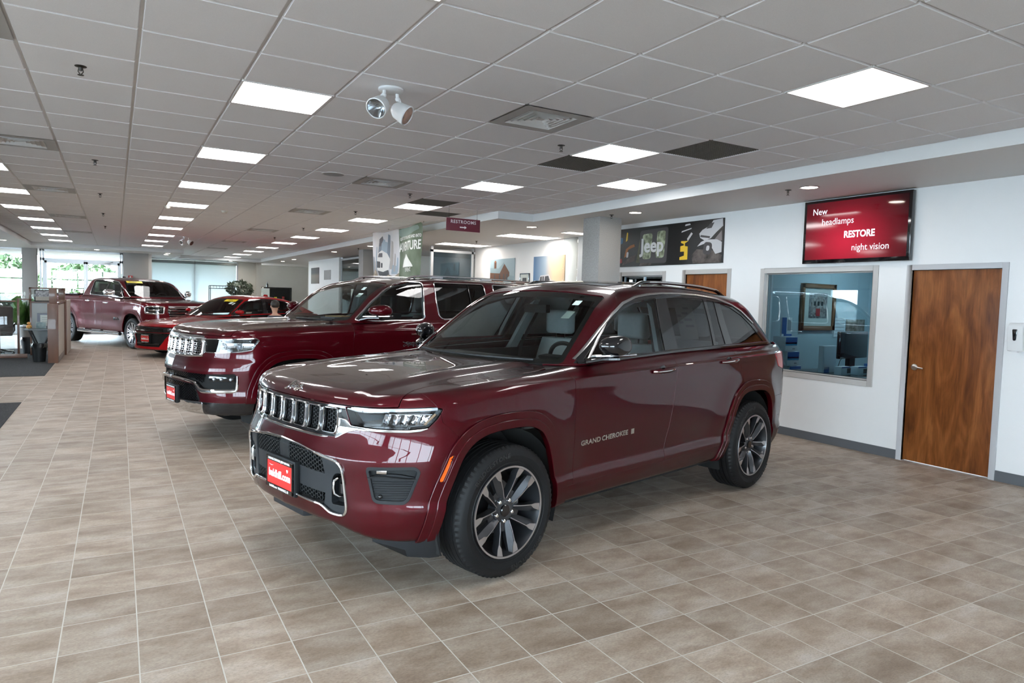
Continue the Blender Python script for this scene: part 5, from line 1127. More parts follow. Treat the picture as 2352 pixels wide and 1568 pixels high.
    for sg in (1, -1):
        h = empty('headlight', (0, 0, 0), 0, t); q = hl if sg > 0 else hl.mirror(); pobj('lens', q.off(-.001), lensg, h); pobj('housing', q.off(-.05), gblack, h); k_ = skirt(q.off(-.002), .05, 0); pobj('bezel', PM(k_.V, k_.N, k_.F[len(q.F):]), gblack, h)
        r = resample(HL, 90); P, N = upt(low, r[:, 0], r[:, 1], -.93, .003, sg, piv=-.44); tubeP('chrome_frame', P, N, chrome, h, (.006, .008), True)
        for u0, r0 in ((.93, .026), (1.16, .028)):
            a, n_ = upt(low, np.array([u0]), np.array([1.045]), -.93, -.035, sg, piv=-.44); nn = Vector(n_[0]*KY); pt_ = Vector(a[0]*KY); s = S(); s.ball(tuple(pt_), r0, 16); obj('projector', s, mat('projector_glass', (.5, .55, .6), .05, .6, coat=1), h); M_ = Matrix.Translation(pt_) @ nn.to_track_quat('Z', 'Y').to_matrix().to_4x4(); s = S(); s.lathe([(r0+.002, .0), (r0+.010, .018), (r0+.004, .02), (r0, .004)], 24, 'z', M=M_, close=True); obj('projector_ring', s, chrome, h)
        for u0, u1 in ((.955, 1.13), (1.19, 1.34)): uu = np.linspace(u0, u1, 10); P, N = upt(low, uu, 1.055 + 0*uu, -.93, -.03, sg, piv=-.44); tubeP('reflector', P, N, mat('bright_reflector', (.80, .84, .88), .15, .9), h, (.026, .004))
    ub = both(ui); pobj('upper_intake', ub.off(-.04), dblack, t); k_ = skirt(ub, .04, 0); pobj('intake_return', PM(k_.V, k_.N, k_.F[len(ub.F):]), gblack, t)
    hexmesh('upper_mesh', low, np.array([(-.58, .665), (-.45, .70), (.45, .70), (.58, .665), (.62, .75), (-.62, .75)]), .014, .005, -.015, gblack, t, .012)
    for sg in (1, -1):
        for u0 in (.82, .93, 1.06): a, _ = upt(low, np.array([u0]), np.array([.712]), -.93, -.02, sg, piv=-.44); s = S(); s.ball(tuple(a[0]*KY), .018, 14); obj('fog_lamp', s, mat('projector_glass', (.5, .55, .6), .05, .6, coat=1), t)
        uu = np.linspace(.72, 1.10, 10); P, N = upt(low, uu, .712+0*uu, -.93, -.032, sg, piv=-.44); tubeP('fog_lamp_housing', P, N, gblack, t, (.028, .006))
        uu = [(.0, .690), (.2, .688), (.40, .675), (.49, .662), (.545, .630), (.60, .598), (.66, .588), (.85, .590), (1.08, .596), (1.13, .602), (1.144, .62), (1.150, .69), (1.150, .752)]
        r = resample(np.array(uu), 60, False); P, N = upt(low, r[:, 0], r[:, 1], -.93, .006, sg, piv=-.44); P2, N2 = P, N; tubeP('bumper_chrome', P, N, chrome, t, (.018, .013), taper=list(np.interp(np.linspace(0, 1, 60), [0, .35, .45, .85, 1], [.7, .8, 1.35, 1.1, .55])))
    lb = both(li); pobj('lower_intake', lb.off(-.035), dblack, t); k_ = skirt(lb, .035, 0); pobj('intake_return', PM(k_.V, k_.N, k_.F[len(lb.F):]), gblack, t); hexmesh('lower_mesh', low, np.array([(-.5, .47), (.5, .47), (.45, .64), (-.45, .64)]), .016, .005, -.012, gblack, t, .012)
    plate(t, float(fpt(low, 0, .51)[0][0, 0]) - .012, .505, .92)
    # greenhouse
    G = shell(green, np.arange(1.8, 3.9, .025), 1.78, 3.9, 1.25, np.linspace(.01, math.pi/2, 90), np.linspace(math.pi/2, .015, 110))
    FW = roundpoly([(.70, 1.318), (.82, 1.42), (.93, 1.52), (1.125, 1.665), (1.29, 1.740), (1.42, 1.772), (1.578, 1.780), (1.690, 1.776), (1.655, 1.45), (1.640, 1.34), (1.58, 1.312), (.95, 1.30)], [.01, .04, .04, .05, .05, .05, .05, .03, .1, .05, .04, .1])
    RW = roundpoly([(1.865, 1.782), (1.855, 1.55), (1.872, 1.36), (1.92, 1.325), (2.64, 1.335), (2.70, 1.37), (2.708, 1.50), (2.690, 1.786)], [.03, .1, .04, .03, .04, .04, .1, .03]); TW = roundpoly([(2.845, 1.784), (2.88, 1.50), (2.93, 1.36), (3.0, 1.34), (3.80, 1.36), (3.90, 1.42), (3.86, 1.74), (3.8, 1.775)], .05)
    WS = [(-1, 1.275), (0, 1.275), (.5, 1.285), (.775, 1.31), (.79, 1.33), (.765, 1.43), (.73, 1.57), (.685, 1.71), (.665, 1.735), (.62, 1.75), (.3, 1.775), (0, 1.782), (-1, 1.782)]
    belt = lambda x: np.interp(x, [.3, .7, 1.0, 2.7, 4.2], [1.27, 1.285, 1.285, 1.305, 1.32])
    glasshouse(t, green, G, p, v, None, [('front_door_glass', FW, cg), ('rear_door_glass', RW, tg), ('quarter_glass', TW, tg)], WS, belt=belt, rearcut=lambda x, y, z: np.maximum(y-.62, np.maximum(1.38-z, z-1.72)), roofm=v)
    for q in (FW, RW, TW): ring('window_trim', green, q, chrome, t, (.010, .005), 90)
    xs = np.linspace(2.44, 2.5, 5); ring('glass_divider', green, np.array([(2.44, 1.335), (2.425, 1.5), (2.415, 1.78)]), gblack, t, (.009, .003), 12, closed=False)
    for sg in (1, -1):
        h = empty('roof_rail', (0, 0, 0), 0, t); xs = np.linspace(1.50, 3.95, 50); yy = np.full(50, .60); zr = cast(green, np.stack([xs, yy, np.full(50, 1.4)], 1), np.tile([0, 0, 1.], (50, 1)), .8); e = np.clip(np.minimum((xs-1.50)/.2, (3.95-xs)/.2), 0, 1); e = e*e*(3-2*e)
        P = zr*np.array([1, sg, 1]) + np.stack([0*xs, 0*xs, -.01+.050*e], 1); tubeP('rail_bar', P, np.tile([0, 0, 1.], (50, 1)), satin, h, (.016, .013)); 
        for i0 in (11, 28, 41): q = P[i0]; s = S(); s.box(q[0]-.09, q[0]+.09, -q[1]-.016, -q[1]+.016, q[2]-.028, q[2]-.006); obj('rail_bracket', s, satin, h)
        s = S()
        for i0 in (4, 45): q = P[i0]; s.tube([(q[0], -q[1], q[2]-.035), (q[0], -q[1], q[2])], .014, 8)
        obj('rail_foot', s, gblack, h); tubeP('rail_shadow_strip', P - np.array([0, 0, .032])*e[:, None], np.tile([0, 0, 1.], (50, 1)), gblack, h, (.020, .006))
    handle(t, low, 1.407, 1.150, .25, v, chrome); handle(t, low, 2.487, 1.170, .25, v, chrome); mirror(t, .86, 1.425, .97, v, chrome, .115, .075, .20); 
    obj('dashboard', S().prism([(.70, 1.15), (.72, 1.25), (.95, 1.27), (1.22, 1.22), (1.25, .9), (.7, .9)], -.76, .76, 'y'), dashm, t, bev=.02); obj('cabin_floor', S().box(.75, 4.1, -.8, .8, .55, .6), dblack, t)
    for sg in (-1, 1): obj('door_lining', S().box(.8, 2.7, sg*.83-.03, sg*.83+.03, .7, 1.26), dashm, t, bev=.01)
    bpillar(t, green, low, (1.69, 1.82), (1.72, 1.83), 1.76, headl, 1.30)
    for x_, y_ in ((1.80, -.42), (1.80, .42), (2.75, -.40), (2.75, .40)): seat(t, x_, y_, .68, dkleather)
    steering(t, 1.22, -.42, 1.24); s = S(); s.box(1.26, 1.31, -.13, .13, 1.60, 1.67); obj('rear_view_mirror', s, dashm, t, bev=.01)
    windscreen_note(t, p['ws'], .52, 1.68, .055, .035, stickerw, 'inspection_sticker', off=-.008); windscreen_note(t, p['ws'], .56, 1.60, .07, .045, stickerw, 'inspection_sticker', off=-.008)
    s = S(); s.box(-.20, .16, -.14, .14, 0, .02, M=Matrix.Translation((1.0, -.02, 1.30)) @ Matrix.Rotation(.15, 4, 'Z')); o = obj('clipboard', s, mat('slate_blue', (.20, .22, .27), .6), t); s = S(); s.box(-.14, .13, -.12, .13, 0, .012, M=Matrix.Translation((1.0, -.02, 1.323)) @ Matrix.Rotation(.4, 4, 'Z')); obj('dash_papers', s, mat('kraft_paper', (.45, .30, .16), .8), t)
    P = np.array([(.46+1.2*.03+.24*a*a-.03, a, 1.305) for a in np.linspace(-.1, .62, 12)]); tubeP('wiper', P, np.tile([-.5, 0, .8], (12, 1)), mblack, t, (.009, .010)); s = S(); s.box(.50, .56, -.06, .06, 1.30, 1.303); obj('paper_tag', s, paperw, t)
    for x_ in (0, 3.124):
        for sg in (1, -1): wheel(t, x_, .855, sg, R=.40, W=.28, rr=.285, style='six', detail=0, text_=False)
    return t
build_gw()
# ---------------------------------------------------------------- the red sedan
def build_dc():
    p = DC; low, green = d_low, d_green; p['wsx'] = 1.7; v = bright
    t = thing('sedan_car', 'bright red sedan with a full-width black grille and yellow windshield sticker', 'car'); place(t, DCPOSE)
    L = shell(low, np.arange(-.42, 3.5, .03), -.44, 3.52, .52, np.concatenate([np.linspace(-1.1, .1, 30), np.linspace(.14, math.pi/2, 66)]), np.linspace(math.pi/2, .02, 64))
    x, y, z = L.V.T; L = drop(L, np.where((y > .60) & (z < .75), d_arch(x, z), 1.)); x, y, z = L.V.T; L = drop(L, np.maximum(np.maximum(.62 + .1*y*y - x, x - 3.0), np.maximum(.955 - z, y-.84)))
    U = lambda m: m.V[:, 1] + .9*(m.V[:, 0] + .95)
    BN = roundpoly([(-.5, .60), (.55, .60), (.95, .615), (1.08, .66), (1.10, .70), (.95, .728), (.5, .735), (-.5, .738)], .01); bn, L = take(L, np.maximum(psd(BN, U(L), L.V[:, 2]), L.V[:, 0]), .002)
    x, y, z = L.V.T; LI = np.array([(-.5, .255), (.42, .265), (.54, .44), (.68, .592), (-.5, .596)]); li, L = take(L, np.maximum(psd(LI, y, z), x+.4), .002)
    FS = roundpoly([(.93, .30), (1.0, .32), (1.02, .44), (.98, .48), (.92, .36)], .01); fs, L = take(L, np.maximum(psd(FS, U(L), L.V[:, 2]), L.V[:, 0]), .002)
    x, y, z = L.V.T; ch, L = take(L, np.maximum(z - .205, x - .3), .002)
    x, y, z = L.V.T; HP = np.array([(-1.3, -1), (-1.3, .72), (-.6, .74), (.45, .80), (.50, .70), (.42, .3), (.38, 0), (.38, -1)]); ho, L = take(L, np.maximum(psd(HP, x, y), .742 - z), .006)
    x, y, z = L.V.T; fe, L = take(L, x - .55, .005); x, y, z = L.V.T; fd, L = take(L, x - 1.72, .005); x, y, z = L.V.T; rd, L = take(L, x - 2.75, .005)
    pobj('hood', skirt(both(ho), .02), v, t); panel('front_body', fe, v, t); panel('front_door', fd, v, t); panel('rear_door', rd, v, t); panel('quarter_panel', L, v, t); pobj('splitter', skirt(both(ch).off(-.01), .03), gblack, t)
    pobj('grille_band', both(bn).off(-.018), dblack, t); k_ = skirt(both(bn), .02, 0); pobj('grille_return', k_, gblack, t) if False else None
    pobj('lower_intake', both(li).off(-.03), dblack, t); panel('corner_vent', fs, gblack, t, .02, -.015)
    for zz in (.635, .67, .705): P, N = fpt(low, np.linspace(-.5, .5, 20), np.full(20, zz), -.008); tubeP('grille_bar', P, N, gblack, t, (.008, .008))
    for zz, w_ in ((.57, .58), (.33, .42)): P, N = fpt(low, np.linspace(-w_, w_, 20), np.full(20, zz), -.008); tubeP('intake_bar', P, N, gblack, t, (.020, .010))
    for sg in (1, -1):
        h = empty('headlight', (0, 0, 0), 0, t); uu = np.linspace(.66, 1.05, 14); P, N = upt(low, uu, .672 + .03*(uu-.66), -.95, -.004, sg, piv=-.44); tubeP('lamp_glass', P, N, mat('smoked_lamp', (.10, .11, .12), .08, .3, coat=1), h, (.036, .008)); P, N = upt(low, uu[7:], .69+0*uu[7:], -.95, .004, sg, piv=-.44); tubeP('light_bar', P, N, chrome, h, (.008, .004))
    s = S()
    for a in (-.03, .03): s.add([(-.0, a-.012, -.02), (-.0, a+.012, -.02), (0, a+.02, .02), (0, a-.004, .02)], [(0, 1, 2, 3)], M=Matrix.Translation((float(fpt(low, 0, .70)[0][0, 0])-.004, 0, .70)))
    obj('grille_mark', s, mblack, t, fix=False); plate(t, float(fpt(low, 0, .45)[0][0, 0]) - .035, .448, detail=True)
    G = shell(green, np.arange(1.8, 2.8, .04), 1.78, 2.8, .95, np.linspace(.01, math.pi/2, 60), np.linspace(math.pi/2, .02, 80))
    WIN = np.array([(.66, 1.02), (.90, 1.18), (1.20, 1.345), (1.45, 1.415), (1.85, 1.44), (2.3, 1.425), (2.65, 1.37), (3.0, 1.22), (3.15, 1.09), (2.8, 1.06), (1.7, 1.045), (1.0, 1.02)])
    pf = [(.74, 1.045), (.92, 1.165), (1.21, 1.32), (1.46, 1.39), (1.80, 1.412), (1.74, 1.2), (1.70, 1.065)]; pr_2 = [(1.83, 1.07), (1.85, 1.2), (1.92, 1.412), (2.3, 1.40), (2.60, 1.35), (2.86, 1.22), (2.98, 1.10)]
    WS = [(-1, .985), (0, .985), (.5, .99), (.80, 1.01), (.80, 1.03), (.74, 1.15), (.66, 1.30), (.60, 1.385), (.55, 1.405), (.3, 1.428), (0, 1.435), (-1, 1.435)]
    glasshouse(t, green, G, p, v, WIN, [('front_door_glass', pf, cg), ('rear_door_glass', pr_2, cg)], WS, belt=lambda x: np.interp(x, [.3, .7, 1.5, 3.2], [.98, .99, 1.02, 1.06]), rearcut=lambda x, y, z: np.maximum(y-.60, np.maximum(1.08-z, z-1.40)), intm=dkleather)
    mirror(t, .80, 1.09, .90, v, None, .10, .06, .15); handle(t, low, 1.45, .90, .2, v, None)
    obj('dashboard', S().prism([(.62, .85), (.64, .95), (.95, .98), (1.2, .93), (1.2, .7), (.62, .7)], -.72, .72, 'y'), dashm, t, bev=.02); obj('cabin_floor', S().box(.7, 3.0, -.75, .75, .25, .30), dblack, t); s = S(); s.box(-.7, 3.6, -.56, .56, .17, .40); obj('underbody', s, dblack, t)
    for x_, y_ in ((1.75, -.38), (1.75, .38), (2.6, -.36), (2.6, .36)): seat(t, x_, y_, .42, dkleather)
    steering(t, 1.2, -.38, .96)
    windscreen_note(t, p['ws'], .30, 1.375, .36, .055, yel, 'windshield_banner', 'SPECIAL'); windscreen_note(t, p['ws'], .42, 1.31, .09, .05, stickerw, 'inspection_sticker'); windscreen_note(t, p['ws'], .52, 1.29, .04, .05, stickerw, 'inspection_sticker')
    s = S(); s.prism([(2.45, 1.50), (2.50, 1.55), (2.58, 1.545), (2.62, 1.47)], -.02, .02, 'y'); obj('roof_antenna', s, v, t, bev=.006)
    for x_ in (0, 3.05):
        for sg in (1, -1): wheel(t, x_, .80, sg, R=.35, W=.24, rr=.24, style='ten', detail=0, text_=False)
    wheelwells(t, (0, 3.05), .52, .88, .41, .35); return t
build_dc()
# ---------------------------------------------------------------- the pickup
def build_rm():
    p = RM; low, green = r_low, r_green; p['wsx'] = 1.7; v = ramred
    t = thing('pickup_truck', 'dark red crew-cab pickup with chrome step bar and mirrors by the glass doors', 'truck'); place(t, RMPOSE)
    L = shell(low, np.arange(-.42, 4.55, .03), -.44, 4.58, .90, np.concatenate([np.linspace(-1.1, .1, 30), np.linspace(.14, math.pi/2, 70)]), np.linspace(math.pi/2, .02, 60))
    x, y, z = L.V.T; L = drop(L, np.where((y > .62) & (z < 1.0), r_arch(x, z), 1.)); x, y, z = L.V.T; L = drop(L, np.maximum(np.maximum(.70 + .1*y*y - x, x - 3.0), np.maximum(1.34 - z, y-.88))); x, y, z = L.V.T; L = drop(L, np.maximum(np.maximum(3.08 - x, x - 4.74), np.maximum(1.36 - z, y-.88)))
    U = lambda m: m.V[:, 1] + .9*(m.V[:, 0] + .97)
    HLp = roundpoly([(.66, 1.155), (1.0, 1.165), (1.27, 1.145), (1.28, .985), (.95, .965), (.66, .96)], .02); hl, L = take(L, np.maximum(psd(HLp, U(L), L.V[:, 2]), L.V[:, 0]), .004)
    x, y, z = L.V.T; gr, L = take(L, np.maximum(psd(np.array([(-.5, .82), (.45, .84), (.53, 1.0), (.50, 1.17), (-.5, 1.18)]), y, z), x+.4), .002)
    x, y, z = L.V.T; bm_, L = take(L, np.maximum(z - .80, x + .62), .003)
    x, y, z = L.V.T; ho, L = take(L, np.maximum(psd(np.array([(-1.3, -1), (-1.3, .78), (-.5, .80), (.50, .84), (.55, .75), (.50, 0), (.50, -1)]), x, y), 1.19 - z), .006)
    x, y, z = L.V.T; fl, L = take(L, np.where(y > .72, r_arch(x, z) - .075, 1.), .0005); panel('wheel_arch_flare', fl, v, t, .03, .012, .005)
    x, y, z = L.V.T; fe, L = take(L, x - curve([(.4, .47), (1.0, .44), (1.4, .38)])(z), .006); x, y, z = L.V.T; fd, L = take(L, x - curve([(.4, 1.70), (.8, 1.66), (1.4, 1.62)])(z), .006); x, y, z = L.V.T; rd, L = take(L, x - curve([(.4, 2.62), (.7, 2.70), (1.0, 2.82), (1.4, 2.84)])(z), .006)
    x, y, z = L.V.T; cb_, L = take(L, x - 3.05, .004)
    pobj('hood', skirt(both(ho), .02), v, t); panel('fender', fe, v, t); panel('front_door', fd, v, t); panel('rear_door', rd, v, t); panel('cab_corner', cb_, v, t); panel('bed_side', L, v, t); pobj('front_bumper', skirt(both(bm_), .02), chrome, t)
    pobj('grille', both(gr).off(-.02), gblack, t)
    for zz in (.87, .93, .99, 1.05, 1.11): P, N = fpt(low, np.linspace(-.48, .48, 16), np.full(16, zz), .0); tubeP('grille_bar', P, N, chrome, t, (.014, .010))
    P, N = fpt(low, np.linspace(-.50, .50, 16), np.full(16, 1.155), .004); tubeP('grille_top_bar', P, N, chrome, t, (.026, .012))
    for sg in (1, -1):
        h = empty('headlight', (0, 0, 0), 0, t); q = hl if sg > 0 else hl.mirror(); pobj('lens', q.off(-.001), lensg, h); pobj('housing', q.off(-.04), gblack, h); r = resample(HLp, 50); P, N = upt(low, r[:, 0], r[:, 1], -.97, -.004, sg, piv=-.44); tubeP('chrome_frame', P, N, chrome, h, (.022, .012), True); uu = np.linspace(.78, 1.18, 10); P, N = upt(low, uu, 1.06+0*uu, -.97, -.02, sg, piv=-.44); tubeP('light_bar', P, N, chrome, h, (.022, .008))
    G = shell(green, np.arange(1.8, 2.5, .04), 1.78, 2.5, 1.35, np.linspace(.01, math.pi/2, 60), np.linspace(math.pi/2, .02, 76))
    WIN = roundpoly([(.53, 1.365), (.585, 1.40), (.842, 1.603), (1.02, 1.72), (1.194, 1.79), (1.657, 1.842), (2.47, 1.845), (2.545, 1.81), (2.50, 1.56), (2.455, 1.43), (2.38, 1.415)], [.02, .03, .08, .05, .05, .1, .03, .04, .1, .04, .04])
    pf = [(.58, 1.385), (.60, 1.39), (.86, 1.595), (1.04, 1.705), (1.21, 1.765), (1.60, 1.815), (1.60, 1.60), (1.59, 1.42)]; pr_3 = [(1.68, 1.42), (1.70, 1.6), (1.71, 1.818), (2.46, 1.82), (2.51, 1.79), (2.47, 1.56), (2.43, 1.45), (2.36, 1.435)]
    WS = [(-1, 1.39), (0, 1.39), (.5, 1.395), (.78, 1.41), (.79, 1.43), (.755, 1.52), (.69, 1.68), (.64, 1.79), (.60, 1.815), (.3, 1.845), (0, 1.852), (-1, 1.852)]
    glasshouse(t, green, G, p, v, WIN, [('front_door_glass', pf, cg), ('rear_door_glass', pr_3, cg)], WS, belt=lambda x: np.interp(x, [.3, .5, 1.0, 3.2], [1.35, 1.355, 1.37, 1.40]), rearcut=lambda x, y, z: np.maximum(y-.60, np.maximum(1.50-z, z-1.80)), intm=dkleather)
    ring('window_trim', green, WIN, chrome, t, (.014, .006), 90, .004); ring('windshield_corner_trim', green, np.array([(.42, 1.37), (.53, 1.368)]), gblack, t, (.01, .004), 4, closed=False) if False else None
    mirror(t, .88, 1.49, 1.0, chrome, None, .10, .095, .24, chrome); handle(t, low, 1.25, 1.205, .26, chrome, None, .0); handle(t, low, 2.28, 1.238, .26, chrome, None, .0)
    for sg in (1, -1):
        s = S(); s.tube([(.55, -sg*1.03, .375), (2.95, -sg*1.03, .375)], .045, 14); obj('step_bar', s, chrome, t); s = S(); [s.tube([(a, -sg*.80, .46), (a, -sg*1.0, .39)], .02, 8) for a in (.8, 1.8, 2.7)]; obj('step_bracket', s, mblack, t)
        a, n_ = spt(low, .84, .778, .003, sg); a = a[0]*KY; M_ = frame(a, (sg, 0, 0), (0, 0, 1)); 
        M_ = frame(a, (1, 0, 0) if sg > 0 else (-1, 0, 0), (0, 0, 1)); text('door_badge', 'RAM', .10, chrome, t, M_ @ Matrix.Translation((.09, 0, 0)), .003, .002, xs=1.3); s = S(); s.prism(roundpoly([(-.15, -.04), (-.07, -.04), (-.07, .04), (-.15, .04)], .015), 0, .004, 'z', M=M_); obj('badge_shield', s, chrome, t)
        s = S(); a, n_ = fpt(low, 0, 1); s.box(.12, .34, -sg*.70-.035, -sg*.70+.035, 1.318, 1.336); obj('hood_badge', s, chrome, t, bev=.006)
        obj('bed_rail_cap', S().box(3.09, 4.78, -sg*.93-.05, -sg*.93+.05, 1.40, 1.425), mblack, t, bev=.008); obj('bed_wall', S().box(3.09, 4.74, -sg*.86-.02, -sg*.86+.02, .75, 1.41), mblack, t)
        s = S(); s.prism([(2.72, .42), (3.10, .42), (3.06, .50), (2.76, .50)], -sg*.97, -sg*.93, 'y'); obj('mud_trim', s, chrome, t, bev=.004)
    obj('bed_floor', S().box(3.09, 4.74, -.86, .86, .72, .76), mblack, t); obj('bed_front_wall', S().box(3.05, 3.09, -.88, .88, .72, 1.40), mblack, t); obj('dashboard', S().prism([(.66, 1.2), (.68, 1.36), (.95, 1.38), (1.2, 1.33), (1.2, 1.0), (.66, 1.0)], -.78, .78, 'y'), dashm, t, bev=.02)
    obj('cabin_floor', S().box(.7, 3.0, -.82, .82, .62, .68), dblack, t); s = S(); s.box(-.8, 4.7, -.56, .56, .42, .72); obj('underbody', s, dblack, t)
    for x_, y_ in ((1.70, -.42), (1.70, .42), (2.6, -.40), (2.6, .40)): seat(t, x_, y_, .80, dkleather)
    steering(t, 1.15, -.42, 1.33); windscreen_note(t, p['ws'], -.42, 1.795, .40, .055, yel, 'windshield_banner', 'ACCESSORIES')
    s = S(); s.prism([(2.3, 1.925), (2.38, 1.97), (2.48, 1.965), (2.5, 1.925)], -.02, .02, 'y'); obj('roof_antenna', s, gblack, t, bev=.006)
    for x_ in (0, 3.672):
        for sg in (1, -1): wheel(t, x_, .86, sg, R=.415, W=.275, rr=.285, style='ten', detail=0, text_=False)
    wheelwells(t, (0, 3.672), .58, .95, .50, .42); return t
build_rm()
# ---------------------------------------------------------------- ceiling fittings
lampm = emis('lamp_glow', (1.0, .985, .98), LAMP_E); lamp2 = emis('lamp_side_glow', (1.0, .985, .98), LAMP_E*.42); downm = emis('downlight_glow', (1.0, .90, .78), DOWN_E)
frm = mat('fixture_white', (.75, .74, .73), .4)
def ordinal(k): return ['first', 'second', 'third', 'fourth', 'fifth', 'sixth', 'seventh', 'eighth', 'ninth', 'tenth', 'eleventh', 'twelfth', 'thirteenth'][k]
def cell(i, j, f=.5, g=.5): return (GX + (i+f)*T, GY + (j+g)*T)
def make_light():
    t = thing('ceiling_light', 'x', 'ceiling light'); h = T/2-.006; s = S()
    for a in (-1, 1): s.box(a*h-.008, a*h+.008, -h, h, -.004, .05); s.box(-h, h, a*h-.008, a*h+.008, -.004, .05)
    obj('frame', s, frm, t); obj('diffuser', S().prism([(-h+.01, .020), (-h+.01, .006), (.045, .004), (.045, .020)], -h+.01, h-.01, 'y'), lampm, t)
    obj('reflector', S().prism([(.047, .020), (.047, .010), (h-.01, .004), (h-.01, .020)], -h+.01, h-.01, 'y'), lamp2, t); return t  # reflector panel emits a weaker glow in place of bounced lamp light
proto = None; rows = {1: 'in the row over the aisle', 6: 'in the row over the parked cars', -3: 'in the leftmost row', 8: ''}
cnt = {}
for (i, j) in LIGHTS:
    if proto is None: o = proto = make_light()
    else: o = copytree(proto)
    o.location = (*cell(i, j), CZ-.008); k = cnt.get(i, 0); cnt[i] = k+1
    o['label'] = 'square recessed ceiling light at the soffit edge before the restroom sign' if i == 8 else f'square ceiling light, {ordinal(k)} from the front {rows[i]}'; o['group'] = 'square recessed ceiling lights'
# troffers of the low border and of the nook ceiling
def strip_light(x, y, lx, ly, lab, z=SZ):
    t = thing('ceiling_light', lab, 'ceiling light', (x, y, z), group='long parabolic ceiling lights'); s = S()
    s.box(-lx/2, lx/2, -ly/2, ly/2, .0, .02); obj('diffuser', S().box(-lx/2+.02, lx/2-.02, -ly/2+.02, ly/2-.02, -.004, .01), emis('strip_glow', (1, .93, .85), LAMP_E*.8), t)
    s = S()
    for k in range(7): xx = -lx/2+.01 + k*(lx-.02)/6; s.box(xx-.006, xx+.006, -ly/2, ly/2, -.012, .0)
    for yy in (-ly/2, 0, ly/2): s.box(-lx/2, lx/2, yy-.008, yy+.008, -.012, 0)
    obj('louvre', s, frm, t)
strip_light(7.22, 11.9, 1.22, .60, 'long louvred ceiling light over the poster nook, nearer the speckled column'); strip_light(7.18, 14.85, 1.22, .60, 'long louvred ceiling light over the poster nook, farther from the column')
strip_light(7.5, 10.6, .60, .30, 'short louvred ceiling light just behind the speckled column')
# square supply diffusers
ventm = mat('vent_paint', (.42, .41, .40), .5); ventd = mat('vent_dark', (.03, .03, .03), .8)
def make_vent():
    t = thing('ceiling_vent', 'x', 'vent'); h = T/2-.005; s = S()
    s.add([(-h, -h, 0), (h, -h, 0), (h, h, 0), (-h, h, 0), (-.21, -.21, 0), (.21, -.21, 0), (.21, .21, 0), (-.21, .21, 0)], [(0, 1, 5, 4), (1, 2, 6, 5), (2, 3, 7, 6), (3, 0, 4, 7)]); obj('face_plate', s, ventm, t)
    obj('plenum', S().box(-.22, .22, -.22, .22, .05, .055), ventd, t)
    for k in range(5):
        a = .205 - k*.038; b_ = a - .018; s = S(); s.add([(-a, -a, -.001), (a, -a, -.001), (a, a, -.001), (-a, a, -.001), (-b_, -b_, .028), (b_, -b_, .028), (b_, b_, .028), (-b_, b_, .028)], [(0, 1, 5, 4), (1, 2, 6, 5), (2, 3, 7, 6), (3, 0, 4, 7)]); obj('louvre_ring', s, mat('vent_louvre', (.66, .65, .64), .45), t, fix=False)
    return t
pv = None; cnt = {}
for (i, j) in DIFF:
    if pv is None: o = pv = make_vent()
    else: o = copytree(pv)
    o.location = (*cell(i, j), CZ-.010); k = cnt.get(i, 0); cnt[i] = k+1
    o['label'] = f'square air vent, {ordinal(k)} from the front in the ' + ('row right of the spotlights' if i == 4 else 'leftmost row'); o['group'] = 'square air vents'
eg = mat('eggcrate_grey', (.13, .12, .10), .6); LR = ['dark eggcrate return grille beside the ceiling light over the nearest SUV', 'dark eggcrate return grille alone at the right, nearest the soffit', 'dark eggcrate return grille just before the restroom sign, nearer one', 'dark eggcrate return grille directly above the restroom sign']
for k, (i, j) in enumerate(RET):
    t = thing('return_grille', LR[k], 'vent', (*cell(i, j), CZ-.008), group='eggcrate return grilles'); h = T/2-.012; obj('plenum', S().box(-h, h, -h, h, .02, .025), ventd, t); s = S()
    for q in np.arange(-h, h+.001, .0245): s.box(q-.0035, q+.0035, -h, h, 0, .014); s.box(-h, h, q-.0035, q+.0035, 0, .014)
    obj('grille', s, eg, t)
